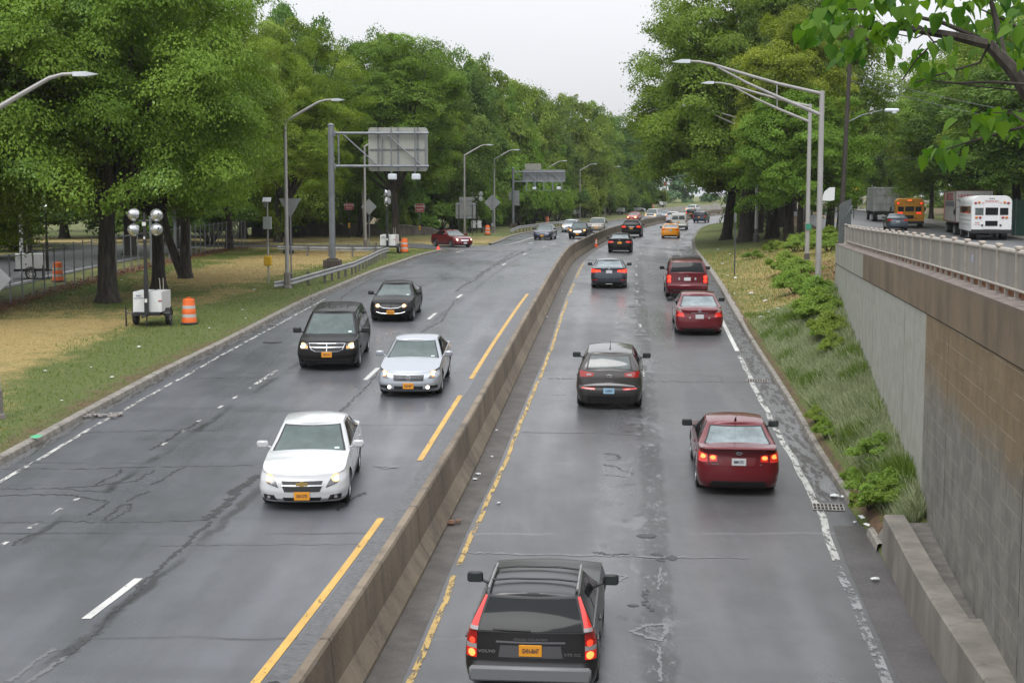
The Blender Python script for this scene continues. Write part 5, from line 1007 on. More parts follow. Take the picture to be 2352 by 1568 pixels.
def bus(name,label,m,pos,ang,lit,txt,W_=2.44):
    t=thing(name,label,'school bus'); H_=2.45; z0=.62
    rbox(W_,H_,9.0,.42,z0,0).obj('body',m,t,smooth=True)
    fr=MB(); fr.box((0,4.6,.62),(W_*.8,8.6,.35)); fr.obj('chassis',BLK,t); MB().box((0,-.09,.62),(W_,.18,.26),bev=.02).obj('rear_bumper',BLK,t)
    def rp(x,z,w,h,nm,mm,y=-.012,par=t): return MB().box((x,y,z),(w,.02,h),bev=.004).obj(nm,mm,par)
    rp(-.74,2.02,.50,.50,'rear_window',GM if not lit else GD); rp(.74,2.02,.50,.50,'rear_window',GD); d=rp(0,1.70,.98,1.85,'emergency_door',m,-.008); rp(0,2.03,.76,.52,'door_window',GD,-.03,d); rp(0,1.18,.74,.36,'door_window',GD,-.03,d)
    hot=TLIT if lit else TL; AMD=mat('amber_dull',(.55,.18,.03),.3)
    def lamp(x,z,r,mm,nm='tail_light'): o=MB().lathe([(r,0),(r,.03),(r*.6,.05),(.005,.055)],14,Matrix.Translation((x,-.01,z))@Matrix.Rotation(pi/2,4,'X')).obj(nm,mm,t); return o
    for sg in (-1,1):
        lamp(sg*.98,2.62,.085,hot,'warning_light'); lamp(sg*.76,2.66,.085,AMD,'warning_light')
        lamp(sg*.90,1.60,.09,AMD if not lit else hot); lamp(sg*.68,1.60,.09,TL if not lit else hot); lamp(sg*.55,1.05,.07,BLK,'vent_cap')
        for yy in (1.9,2.0): pass
        dual(t,sg*(W_/2-.28),2.2,.48,.46,sg); dual(t,sg*(W_/2-.18),8.2,.48,.26,sg)
        for k in range(9): MB().box((sg*(W_/2+.004),.75+k*.88,2.12),(.02,.70,.52)).obj('side_window',GD,t)
        for z_ in (1.15,1.45,1.78): MB().box((sg*(W_/2+.01),4.5,z_),(.03,8.7,.05)).obj('rub_rail',m if not lit else BLK,t)
        mm=MB(); mm.tube([(sg*W_/2,8.9,2.3),(sg*(W_/2+.3),9.1,2.2),(sg*(W_/2+.3),9.1,1.6)],.02,5); mm.box((sg*(W_/2+.3),9.1,1.9),(.18,.05,.35)); mm.obj('mirror',BLK,t)
    hd_=MB(); hd_.box((0,9.7,1.15),(2.1,1.6,.9),bev=.15); hd_.obj('hood',m,t)
    for x_ in (-.12,0,.12): lamp(x_,2.99 if 0 else 2.93,.035,TLH if lit else BLK,'marker_light')
    if txt:
        tb=MB()
        for i,s_ in enumerate(txt): text_on(tb,s_,.13,mtx(0,-.012,2.74-.14*i,0),.004)
        tb.obj('roof_lettering',mat('lettering_red',(.5,.12,.12),.6) if not lit else BLK,t)
    place_near(t,pos[0],pos[1],ang,0,0,zs,.015); t.scale=(1,1,.89 if not lit else .83); return t
WB=mat('bus_white',(.62,.63,.63),.45,var=.06,vscale=3); YB=mat('bus_yellow',(.52,.24,.015),.5,var=.1,vscale=2)
def bx_(u,ppm): return (u-1176)/ppm,3300/ppm
b=bus('white_school_bus','white school bus parked with its back toward the parapet, lamps unlit',WB,(30.1,90.5),.22,False,['SCHOOL BUS','EMERGENCY DOOR'])
rs_=MB(); text_on(rs_,'STOP',.12,mtx(-.85,-.014,1.22),.003); text_on(rs_,'stop on signal',.07,mtx(-.85,-.014,1.10),.003); rs_.obj('sticker_lettering',mat('lettering_red',(.5,.12,.12),.6),b)
bus('yellow_school_bus','yellow school bus with red lamps flashing, behind the blue grey sedan',YB,(35.0,127.0),.25,True,['SCHOOL BUS'],2.5)
def trailer(name,label,pos,ang,W_,H_,L_,zb,front=None):
    t=thing(name,label,'truck'); return t
g=NT('trailer_dirty',.6); a=g.noise(2,(1,1,.25),detail=6); g.color(g.mix(g.ramp(a,.35,.7),(.17,.18,.17),(.33,.34,.32))); TRD=g.m
t=thing('box_truck','dirty grey box truck trailer with closed rear doors behind the yellow bus','truck')
mb=MB(); mb.box((0,5,2.35),(2.55,10,2.55),bev=.03); mb.obj('cargo_box',TRD,t); mb=MB(); mb.box((0,-.02,2.35),(.05,.04,2.4)); 
for x_ in (-.95,-.5,.5,.95): mb.box((x_,-.03,2.3),(.04,.05,2.3))
for z_ in (1.2,1.9,2.8,3.5): mb.box((-.62,-.02,z_),(1.1,.03,.03)); mb.box((.62,-.02,z_),(1.1,.03,.03))
mb.obj('door_bars',mat('door_bar_grey',(.2,.2,.2),.5),t); MB().box((0,.1,1.02),(2.45,.3,.18)).obj('rear_sill',BLK,t); MB().box((0,.0,.62),(1.8,.1,.12)).obj('underride_bar',mat('underride_grey',(.4,.4,.4),.5),t); MB().box((0,5,.92),(1.0,9.6,.25)).obj('chassis',BLK,t)
for sg in (-1,1):
    for yy in (1.6,2.9): dual(t,sg*.98,yy,.5,.5,sg)
mb=MB(); mb.box((0,11.6,1.75),(2.3,2.0,2.3),bev=.15); mb.obj('cab',BLK,t)
for sg in (-1,1): dual(t,sg*.98,11.6,.5,.3,sg)
place_near(t,39.4,152,.17,0,0,zs)
t=thing('driving_school_trailer','white semi trailer with red and blue driving lesson lettering, left of the white bus','truck trailer')
TW=mat('trailer_white',(.50,.50,.48),.5,var=.12,vscale=1.5); RBR=mat('rust_edge',(.16,.07,.04),.8)
L_=13; mb=MB(); mb.box((0,L_/2,2.52),(2.55,L_,2.75),bev=.02); mb.obj('cargo_box',TW,t)
mb=MB()
for z_ in (1.16,3.90): mb.box((0,L_/2,z_),(2.58,L_+.03,.07))
mb.box((-1.28,.02,2.5),(.06,.08,2.8)); mb.box((1.28,.02,2.5),(.06,.08,2.8)); mb.obj('edge_rails',RBR,t)
RD=mat('letter_red',(.45,.02,.03),.5); BL=mat('letter_blue',(.03,.05,.22),.5)
mb=MB(); mb.box((-1.285,L_-.3,2.5),(.02,.6,2.75)); mb.obj('red_panel',mat('panel_red',(.50,.02,.03),.5),t)
mb=MB(); mb.box((-1.285,L_*.45+.5,1.75+1.0),(.02,L_*.75,.42)); mb.obj('grey_stripe',mat('stripe_grey',(.16,.18,.20),.6),t)
mb=MB()
for i,(s_,z_,sz) in enumerate((('LEARN',3.45,.34),('AND',2.05,.34),('DRIVE',1.72,.18))): text_on(mb,s_,sz,mtx(-.62,-.01,z_),.004)
mb.obj('red_lettering',RD,t); mb=MB()
for i,(s_,z_,sz) in enumerate((('TRACTOR',3.0,.24),('TRAILER',2.55,.24),('(347)',1.42,.34))): text_on(mb,s_,sz,mtx(-.62,-.01,z_),.004)
mb.obj('blue_lettering',BL,t); mb=MB(); ML=Matrix.Translation((-1.29,L_*.5,3.35))@Matrix.Rotation(-pi/2,4,'Z')@RX90; text_on(mb,'DRIVING SCHOOL',.95,ML,.004); mb.obj('side_lettering',mat('letter_faded_red',(.35,.10,.10),.6),t)
for sg in (-1,1):
    for yy in (1.0,2.3,9.8,11): dual(t,sg*.98,yy,.5,.5,sg)
MB().box((0,L_/2,.95),(1.0,L_-.5,.3)).obj('chassis',BLK,t); MB().box((.0,.0,.75),(.9,.12,.75)).obj('mud_flap',mat('mudflap_white',(.5,.5,.48),.6),t)
place_near(t,33.0,103,.23,0,0,zs); t.scale=(1,1,.82)
# ------------------------------------------------------------------ street furniture
ALU=mat('lamp_post_metal',(.33,.32,.31),.5,.2,var=.15,vscale=2,vstretch=(1,1,.3)); GALV=mat('galvanised_steel',(.20,.215,.23),.5,.35,var=.2,vscale=1.5); HEAD=mat('lamp_head',(.62,.66,.70),.35); LENS=mat('lamp_lens',(.35,.36,.36),.2); CONB=mat('post_base_concrete',(.17,.155,.135),.8,var=.25,vscale=5)
def lamp_left(name,label,x,y,h=8.1,arm=2.9,base=True,rz=0,group='lamp posts along the left carriageway'):
    t=thing(name,label,'lamp post',(x,y,gz(x,y)-.02),rz,group)
    p=MB(); p.tube([(0,0,.3),(0,0,h)],[.105,.075],12); p.obj('pole',ALU,t,smooth=True)
    b=MB(); b.lathe([(.24,0),(.22,.12),(.17,.15),(.155,.75),(.12,.8)],6); b.obj('base',CONB,t)
    a=MB(); a.tube([(0,0,h-.05),(arm*.28,0,h+.42),(arm*.56,0,h+.88),(arm*.68,0,h+.98),(arm*.80,0,h+1.0)],[.075,.065,.055,.045,.04],8); a.obj('arm',ALU,t,smooth=True)
    H=MB(); x0=arm*.78; H.add([(x0,-.10,h+1.04),(x0,.10,h+1.04),(x0+.35,.14,h+1.05),(x0+.35,-.14,h+1.05),(x0+.66,.05,h+.99),(x0+.66,-.05,h+.99),(x0,-.10,h+.93),(x0,.10,h+.93),(x0+.35,.13,h+.93),(x0+.35,-.13,h+.93)],[(0,3,2,1),(3,5,4,2),(6,7,8,9),(9,8,4,5),(0,1,7,6),(1,2,8,7),(2,4,8),(3,0,6,9),(5,3,9)]); H.obj('lamp_head',HEAD,t); L=MB(); L.box((x0+.25,0,h+.925),(.30,.18,.02)); L.obj('lens',LENS,t)
    return t
L_LIST=[(-13.75,38,'lamp post cut by the left edge, its arm reaching over the park grass'),(-10.95,70,'tall lamp post beside the start of the guardrail and the yellow box post'),(-11.5,113,'lamp post partly hidden behind the cantilever sign gantry'),(-4.7,143,'lamp post behind the rectangular sign on the grass island'),(-1.95,159,'lamp post just behind the second diamond sign'),(5.3,214,'lamp post in front of the farther gantry sign'),(11.3,240,'lamp post right of the farther gantry, over the pewter utility vehicle'),(17.4,270,'lamp post with its arm against dark trees, left of the bare tall post'),(26,302,'tall thin lamp post left of the far bend, near the bright red sedan')]
l0=None
for x,y,lb in L_LIST:
    if l0 is None: l0=lamp_left('lamp_post',lb,x,y); l0.rotation_euler=(0,radians(.3),0)
    else: dup(l0,(x,y,gz(x,y)-.02),0,lb)
def lamp_double(name,label,x,y,h=9.0,arm=5.9,z=None,sc=1):
    t=thing(name,label,'lamp post',(x,y,(gz(x,y) if z is None else z)-.05),0,'tall truss-arm lamp posts on the right bank')
    p=MB(); p.tube([(0,0,.4),(0,0,h)],[.125,.10],12); p.obj('pole',ALU,t,smooth=True)
    b=MB(); b.lathe([(.22,0),(.21,.6),(.15,.7),(.13,1.0)],10); b.obj('base',mat('base_dark',(.06,.055,.05),.8,var=.4,vscale=6),t)
    a=MB(); a.tube([(0,0,h-.12),(-arm*.3,0,h+.28),(-arm*.55,0,h+.70),(-arm*.73,0,h+1.02),(-arm*.82,0,h+1.12),(-arm*.9,0,h+1.14)],[.065,.06,.055,.05,.042,.04],8)
    a.tube([(0,0,h-.95),(-arm*.28,0,h-.28),(-arm*.5,0,h+.30),(-arm*.70,0,h+.92)],[.075,.07,.05,.04],8); a.tube([(-arm*.30,0,h-.2),(-arm*.30,0,h+.27)],.025,6)
    a.obj('arm',ALU,t,smooth=True)
    H=MB(); x0=-arm*.88; H.add([(x0,-.10,h+1.2),(x0,.10,h+1.2),(x0-.35,.14,h+1.2),(x0-.35,-.14,h+1.2),(x0-.72,.05,h+1.10),(x0-.72,-.05,h+1.10),(x0,-.10,h+1.06),(x0,.10,h+1.06),(x0-.35,.13,h+1.06),(x0-.35,-.13,h+1.06)],[(0,1,2,3),(3,2,4,5),(6,9,8,7),(9,5,4,8),(0,6,7,1),(1,7,8,2),(2,8,4),(3,9,6,0),(5,9,3)]); H.obj('lamp_head',HEAD,t)
    return t
d0=lamp_double('truss_lamp_post','nearest truss-arm lamp post rising from the weeds by the retaining wall',12.15,57,9.0,z=2.15)
dup(d0,(16.0,78,2.9),0,'second truss-arm lamp post with a green street sign, behind the nearest one')
gp=MB(); gp.box((0,-.12,0),(.30,.02,.22)); 
dup(d0,(18.3,108,3.55),0,'third truss-arm lamp post in front of the big trunks, arm cut by leaves')
sg_=thing('street_name_sign','small green sign strapped to the second truss-arm lamp post','sign',(16.0,78,5.35)); MB().box((.02,-.17,0),(.30,.02,.30)).obj('panel',mat('sign_green',(.02,.20,.12),.5),sg_); MB().box((0,-.14,0),(.05,.06,.20)).obj('bracket',GALV,sg_)
# utility pole with wires
WOODP=mat('dark_pole_wood',(.045,.038,.032),.9,var=.3,vscale=3)
up=thing('utility_pole','tall dark wooden utility pole beside the end of the parapet railing','utility pole',(21.9,96,zs(96)-.1)); 
mb=MB(); mb.tube([(0,0,0),(.45,0,15)],[.18,.12],10); mb.obj('pole',WOODP,up,smooth=True); mb=MB(); mb.box((.2,-.17,1.6),(.10,.03,1.8)); mb.obj('guard_strip',mat('strip_green_yellow',(.06,.14,.09),.6),up)
mb=MB(); mb.tube([(.3,0,7.75),(1.2,0,8.2),(2.6,0,8.55)],.03,6); mb.obj('lamp_arm',GALV,up); mb=MB(); mb.box((3.2,0,8.53),(.95,.3,.22),bev=.07); mb.lathe([(.05,0),(.17,.06),(.17,.16)],10,Matrix.Translation((3.35,0,8.28))); mb.obj('lamp_head',HEAD,up)
for i,(xx,yy,lb) in enumerate(((30.5,150,'far street lamp head above the service road, right of the utility pole'),(39.5,190,'farthest street lamp head just right of the utility pole'))):
    z_=zs(yy); p=thing('street_lamp_pole',lb,'street lamp',(xx,yy,z_)); MB().tube([(0,0,0),(0,0,8.4)],[.12,.09],8).obj('pole',WOODP,p); mb=MB(); mb.tube([(0,0,8.1),(2,0,8.75),(4.2-i*1.8,0,8.95)],.035,6); mb.obj('arm',GALV,p); mb=MB(); mb.box((5.0-i*1.8,0,8.95),(1.1,.3,.24),bev=.08); mb.obj('lamp_head',HEAD,p)
WIR=mat('wire_grey',(.10,.10,.11),.6)
def wire(name,label,a,b,sag,r=.018):
    mb=MB(); a=Vector(a); b=Vector(b); mb.tube([a+(b-a)*t-Vector((0,0,sag*4*t*(1-t))) for t in [k/14 for k in range(15)]],r,5); tag(mb.obj('overhead_wire',WIR),label,'wire')
wire('w','upper overhead wire running right from the utility pole',(22.2,96,15.0),(42,70,9.3),.9); wire('w','lower overhead wire running right from the utility pole',(22.2,96,14.6),(42,72,8.6),.9)
wire('w','low horizontal wire across the dark trees, level with the farther lamp heads',(24.5,118,10.1),(48,118,10.3),.15)
# sign backs
def post_sign(name,label,x,y,z,parts,cat='sign',group=None):
    t=thing(name,label,cat,(x,y,z),0,group); 
    for nm,mb,m in parts: mb.obj(nm,m,t)
    return t
SGB=mat('sign_back_aluminium',(.24,.25,.255),.5,.3,var=.12,vscale=3); DKP=mat('sign_post_dark',(.05,.055,.05),.6)
def diamond(h,r,t=.01): mb=MB(); mb.prism([(0,-r),(r,0),(0,r),(-r,0)],-t/2,t/2,mtx(0,0,h)); return mb
x,y=-13.75,36.0; z=gz(x,y)
post_sign('diamond_sign','diamond sign back poking in at the left edge',-12.9,35.4,gz(-12.9,35.4),[('panel',diamond(4.0,.56),SGB),('post',MB().tube([(0,.05,0),(0,.05,4.4)],.04,8),GALV)])
mb=MB(); mb.prism([(-.56,.47),(.56,.47),(0,-.5)],-.006,.006,mtx(0,-.0,3.85)); mp_=MB(); mp_.tube([(0,.05,0),(0,.05,4.2)],.035,8)
post_sign('yield_sign','back of a yield sign, inverted triangle behind the lamp post',-10.95,71.2,gz(-10.95,71.2),[('panel',mb,SGB),('post',mp_,GALV)])
post_sign('diamond_sign','grey diamond sign back beside the lamp post under the first gantry',-11.4,115,gz(-11.4,115),[('panel',diamond(3.35,.63),SGB),('post',MB().tube([(0,.05,0),(0,.05,3.8)],.035,8),GALV)])
mb=MB()
for h_ in (-.35,.1,): mb.box((0,-.03,4.3/1+h_-1.0+.0),(1.3-abs(h_)*1.2,.03,.05))
mb=MB(); mb.box((0,-.02,3.72),(.9,.03,.05)); mb.box((0,-.02,3.0),(1.1,.03,.05))
post_sign('diamond_sign','diamond sign back on its own post on the grass island',-2.05,151,gz(-2.05,151),[('panel',diamond(3.35,.86),SGB),('brace',mb,GALV),('post',MB().tube([(0,-.05,0),(0,-.05,4.2)],.035,8),GALV),('small_panel',MB().box((0,-.08,1.05),(.26,.02,.34)),SGB)])
WR=mat('sign_red',(.36,.012,.022),.45); SW=mat('sign_white',(.62,.62,.6),.5); DY=mat('delineator_yellow',(.65,.36,.01),.5)
def wrongway(label,x,y,w,h,top,yc,pm):
    t=thing('wrong_way_sign',label,'sign',(x,y,gz(x,y))); zc=top-h/2; MB().box((0,0,zc),(w,.012,h),bev=.004).obj('panel',SW,t); MB().box((0,-.008,zc),(w-.05,.008,h-.05)).obj('red_field',WR,t)
    tb=MB(); text_on(tb,'WRONG',h*.40,mtx(0,-.016,zc+h*.20),.002,sx=.86 if w/h<1.2 else 1.05); text_on(tb,'WAY',h*.40,mtx(0,-.016,zc-h*.22),.002,sx=.86 if w/h<1.2 else 1.05); tb.obj('lettering',SW,t); MB().tube([(0,.04,0),(0,.04,top-.05)],.035,6).obj('post',pm,t); MB().prism([(0,-.16),(.14,0),(0,.16),(-.14,0)],-.01,.01,mtx(0,-.01,yc)).obj('delineator',DY,t); MB().prism([(0,-.14),(.14,0),(0,.14),(-.14,0)],-.01,.01,mtx(0,-.012,yc-.24)).obj('delineator',DY,t)
wrongway('left red WRONG WAY sign on a dark post before the low brick wall',-15.7,139,.84,.62,3.35,1.35,DKP); wrongway('right red WRONG WAY sign on a grey post, near the turning red sedan',-9.4,147,.90,.85,3.25,.95,GALV)
t=thing('guide_sign','large rectangular sign back on two dark posts, smaller panel on top','sign',(-4.75,148,gz(-4.75,148)))
MB().box((0,0,2.55),(2.05,.02,1.62)).obj('panel',SGB,t); MB().box((.0,.0,3.66),(1.30,.02,.55)).obj('upper_panel',SGB,t); mb=MB(); mb.box((0,-.03,3.08),(2.0,.03,.07)); mb.box((0,-.03,2.08),(2.0,.03,.07)); mb.box((0,-.03,3.6),(1.28,.03,.05)); mb.obj('brace',GALV,t)
for xx in (-.70,.68): MB().tube([(xx,-.07,0),(xx,-.07,3.2)],.045,6).obj('post',DKP,t)
tb=MB(); text_on(tb,'SUSY',.22,mtx(-.05,-.014,1.88),.002); tb.obj('graffiti',mat('graffiti_blue',(.05,.05,.22),.6),t)
# solar post with yellow box
x,y=g_at(617,651); t=thing('solar_sensor_post','thin post carrying a solar panel, a grey cabinet and a yellow box','sensor post',(x,y,gz(x,y)))
MB().tube([(0,0,0),(0,0,4.2)],.04,8).obj('post',ALU,t); mb=MB(); mb.box((0,0,0),(.42,.34,.03)); mb.v=[tuple(Matrix.Rotation(radians(38),4,'X')@Vector(v)) for v in mb.v]; o=mb.obj('solar_panel',mat('solar_white',(.55,.56,.58),.4),t); o.location=(-.02,.0,4.22); MB().box((-.14,.02,4.0),(.10,.1,.30),bev=.01).obj('battery_case',GALV,t)
MB().box((.0,-.10,3.05),(.42,.16,.62),bev=.02).obj('cabinet',mat('cabinet_pale',(.33,.36,.35),.5),t); MB().box((.0,-.10,1.15),(.40,.16,.50),bev=.05).obj('yellow_box',mat('box_yellow',(.70,.42,.01),.45),t)
for z_ in (1.55,1.63,1.72,1.82): MB().lathe([(.046,0),(.046,.03)],10,Matrix.Translation((0,0,z_))).obj('stripe',SW,t)
x,y=g_at(1687,633); t=thing('narrow_post','thin dark sign post seen edge-on on the right bank','sign post',(x,y,gz(x,y))); MB().box((0,0,1.65),(.07,.05,3.4)).obj('post',DKP,t); MB().box((0,.06,3.1),(.03,.6,.5)).obj('panel',SGB,t)
# gantries
def gantry(label,x,y,h,L_,zt_,zb_,sx0,sx1,sz0,sz1,lights,diag,small=None,colw=.34,bar=None,boxes=None):
    z=gz(x,y); t=thing('sign_gantry',label,'sign gantry',(x,y,z)); c=MB(); c.tube([(0,0,.1),(0,0,h)],[colw/2+.01,colw/2],16); c.lathe([(colw/2+.03,h),(colw/2+.03,h+.04),(.05,h+.12)],16); c.obj('column',GALV,t,smooth=True); c=MB(); c.box((0,0,.2),(1.0,1.0,.55),bev=.03); c.box((0,0,.52),(.6,.6,.08)); c.obj('footing',mat('footing_brown',(.075,.06,.05),.9,var=.3,vscale=4),t)
    c=MB()
    for zz in (zt_,zb_): c.tube([(colw/2-.05,-.0,zz),(L_,0,zz)],.085 if colw>.33 else .07,10); c.box((colw/2+.03,0,zz),(.10,.30,.34))
    for i,(xa,xb) in enumerate(diag): c.tube([(xa,-.02,zt_-.05),(xb,-.02,zb_+.05)],.045,6)
    for xa in [d[0]-.25 for d in diag]+[L_-.18]: c.tube([(xa,-.02,zt_),(xa,-.02,zb_)],.05,6)
    c.obj('truss',GALV,t,smooth=True)
    c=MB(); r=.18; n=5; P=[]
    for cx_,cz_,a0 in ((sx1-r,sz1-r,0),(sx0+r,sz1-r,90),(sx0+r,sz0+r,180),(sx1-r,sz0+r,270)): P+=[(cx_+r*cos(radians(a0+90*k/n)),cz_+r*sin(radians(a0+90*k/n))) for k in range(n+1)]
    c.prism(P,-.02,.02,mtx(0,.22,0)); p=c.obj('sign_panel',mat('panel_back',(.33,.335,.30),.5,var=.08,vscale=1.2) if small is None else SGB,t)
    c=MB(); nr=3 if small is None else 6
    for k in range(nr): xx=sx0+(sx1-sx0)*(k+.5)/nr; c.box((xx,.17,(sz0+sz1)/2),(.10,.06,sz1-sz0))
    c.box(((sx0+sx1)/2,.16,(sz0+sz1)/2),(sx1-sx0-.1,.04,.05)); c.obj('stiffeners',GALV,p)
    if small: a,b,c0,c1=small; MB().box(((a+b)/2,.2,(c0+c1)/2),(b-a,.04,c1-c0)).obj('upper_panel',mat('panel_back_dull',(.26,.26,.22),.6,var=.1),t)
    for xx,zz in lights:
        hm=MB(); hm.tube([(xx,-.10,zt_+.35 if small is None else zb_),(xx,-.10,zz+.2)],.035,6); hm.obj('hanger',GALV,t); lm=MB(); lm.box((xx+.07,-.25,zz),(.50,.40,.34),bev=.05); lm.obj('floodlight',HEAD,t)
    if bar: hm=MB(); [hm.box((xx,-.1,(zb_+bar[1])/2),(.14,.05,zb_-bar[1])) for xx in bar[0]]; hm.tube([(bar[0][0]-.3,-.1,bar[1]),(bar[0][-1]+.7,-.1,bar[1])],.02,5); hm.obj('light_rack',GALV,t)
    if boxes: [MB().box((bx0,.15,bz),(bw,.03,bh)).obj('side_panel',SGB,t) for bx0,bz,bw,bh in boxes]
    return t
def hz(v,ppm,base): return (450-v)/ppm+7-base
ppm=3300/84.8; x=(764-1176)/ppm; gzz=gz(x,84.8); U=lambda r2x: ((r2x/1.568+1000)/1.7415-764)/ppm; V=lambda r2y: (450-(r2y/1.568+350)/1.7415)/ppm+7-gzz
gantry('tall cantilever sign gantry with rounded grey sign back and two floodlights',x,84.8,V(245),U(1125),V(293),V(496),U(748),U(1118),V(527),V(257),[(U(893),V(562)),(U(1040),V(562))],[(U(592),U(805)),(U(862),U(1078))],colw=.35)
ppm=18.0; Yg=183.3; x=(1178.5-1176)/ppm; gzz=gz(x,Yg); U=lambda a: ((a/1.96+1700)/1.7415-1178.5)/ppm; V=lambda a: (450-(a/1.96+400)/1.7415)/ppm+7-gzz
gantry('farther cantilever sign gantry with long low sign back and light rack',x,Yg,V(540),U(1095),V(566),V(641),U(765),U(1097),V(640),V(549),[(U(852),V(694)),(U(1040),V(692))],[(U(712),U(762)),(U(795),U(880)),(U(893),U(955)),(U(985),U(1060))],small=(U(784),U(910),V(550),V(502)),bar=([U(795),U(863),U(930),U(1000),U(1068)],V(710)),boxes=[(U(718),V(768),.7,1.9),(U(668),V(750),.35,1.1)],colw=.32)
# light towers
TWR=mat('tower_white',(.60,.61,.61),.4,var=.06); MAST=mat('mast_black',(.018,.018,.02),.4); FLS=mat('flood_shell',(.55,.56,.57),.25,.75); FLG=mat('flood_glass',(.42,.45,.45),.2,.2)
def light_tower(label,x,y,rz=0,h=4.35,facing=True,narrow=False):
    t=thing('light_tower',label,'light tower',(x,y,gz(x,y)),rz,'mobile light towers')
    for sg in (-1,1):
        b=MB(); b.add([(sg*.55,-.5,.55),(sg*.06,-.5,.55),(sg*.06,1.0,.55),(sg*.55,1.0,.55),(sg*.55,-.45,1.32),(sg*.08,-.50,1.32),(sg*.06,1.0,1.32),(sg*.55,1.0,1.32)],[(0,1,2,3),(4,7,6,5),(0,4,5,1),(1,5,6,2),(2,6,7,3),(3,7,4,0)]); b.obj('engine_cover',TWR,t)
        fm_=MB(); n=8; fm_.add([(sg*.62+ sx_*.11,.25+.34*cos(pi*k/n),.36+.30*sin(pi*k/n)) for k in range(n+1) for sx_ in (-1,1)],[(2*k,2*k+1,2*k+3,2*k+2) for k in range(n)]); fm_.obj('mudguard',BLK,t)
        tw,rw=wheel_meshes(.28,.17,6,SW); o=link('wheel',tw,t); o.location=(sg*.64,.25,.28); o.rotation_euler=(0,0,0 if sg>0 else pi); link('rim',rw,o)
        j=MB(); j.tube([(sg*.87,-.35,.02),(sg*.87,-.35,.75)],.03,6); j.lathe([(.07,0),(.07,.02)],8,Matrix.Translation((sg*.87,-.35,.005))); j.tube([(sg*.45,-.35,.50),(sg*.87,-.35,.50)],.025,6); j.obj('outrigger',MAST,t)
        c_=MB()
    c=MB(); c.box((0,.25,.47),(1.0,1.7,.12)); c.tube([(0,-.55,.45),(0,-1.3,.42)],.04,6); c.tube([(0,-.62,.0),(0,-.62,.5)],.03,6); c.obj('chassis',MAST,t)
    m=MB(); m.box((0,-.60,1.2),(.15,.15,1.6)); m.box((0,-.60,2.7),(.11,.11,2.0)); m.box((0,-.60,h-.45),(.08,.08,.9)); m.tube([(-.42,-.6,h-.30),(.42,-.6,h-.30)],.025,6); m.obj('mast',MAST,t)
    s_=MB(); s_.box((0,-.69,h-.42),(.14,.02,.14)); s_.box((0,-.69,h-.95),(.06,.02,.10)); s_.box((0,-.69,1.0),(.10,.02,.14)); s_.obj('sticker',SW,t)
    for i,(lx_,lz_) in enumerate(((-.42,h-.06),(.48,h-.08),(-.43,h-.64),(.46,h-.62))):
        f_=MB(); ang=(radians(20*(-1)**i)); yaw=0 if not narrow else (1.2 if lx_>0 else -1.2); lx_=lx_*(.30 if narrow else 1)
        M=Matrix.Translation((lx_,-.6,lz_))@Matrix.Rotation(yaw if facing else (-.35 if lx_<0 else .5),4,'Z')@Matrix.Rotation(radians(90 if facing else 78),4,'X')
        if not facing: M=M@Matrix.Rotation(pi,4,'X')
        f_.lathe([(.03,-.26),(.10,-.24),(.19,-.13),(.245,.0),(.25,.03),(.235,.03)],16,M,cap=False); fo=f_.obj('floodlight',FLS,t,smooth=True)
        g_=MB(); g_.lathe([(.236,.025),(.12,.04),(.005,.045)],16,M,cap=False); g_.obj('floodlight_glass',FLG,fo,smooth=True); 
        MB().tube([(lx_*.9,-.6,h-.30),(lx_,-.58,lz_+(-.20 if lz_>h-.3 else .2))],.014,5).obj('bracket',GALV,t)
    a=MB(); a.tube([(.30,.4,1.32),(.28,.4,1.75),(.26,.36,1.80)],.014,5); a.tube([(.42,.4,1.32),(.42,.4,1.75),(.42,.36,1.80)],.014,5); a.obj('handles',mat('handle_pale',(.4,.38,.3),.5),t)
    tb=MB(); text_on(tb,'WPC',.09,mtx(-.33,-.505,1.17,0,pi/2),.002); text_on(tb,'LIGHT TOWER',.055,mtx(-.33,-.508,1.08),.002); tb.obj('lettering',mat('lettering_navy',(.03,.05,.15),.5),t)
    tb=MB(); tb.box((.50,-.50,.98),(.14,.012,.035)); tb.obj('red_stripe',WR,t); return t
light_tower('large light tower trailer with four silver floodlights on the near grass',-14.05,55.7,0,4.35,False)
light_tower('light tower with stacked floodlights facing sideways, beside the gantry guardrail',-8.85,103.5,-.1,4.35,True,True)
t3=light_tower('light tower with four round floodlights next to the two-post sign on the island',-3.95,159,.1)
dup(t3,(10.9,252,gz(10.9,252)),-.6,'light tower before the trees, above the silver oncoming sedan'); dup(t3,(21,275,gz(21,275)),1.2,'distant light tower in shade, left of the bright red sedan'); dup(t3,(34.5,332,gz(34.5,332)),.8,'farthest light tower, beside the two posts at the bend')
dup(t3,(-25.2,76,gz(-25,76)),1.9,'white generator trailer standing beyond the chain-link fence on the left')
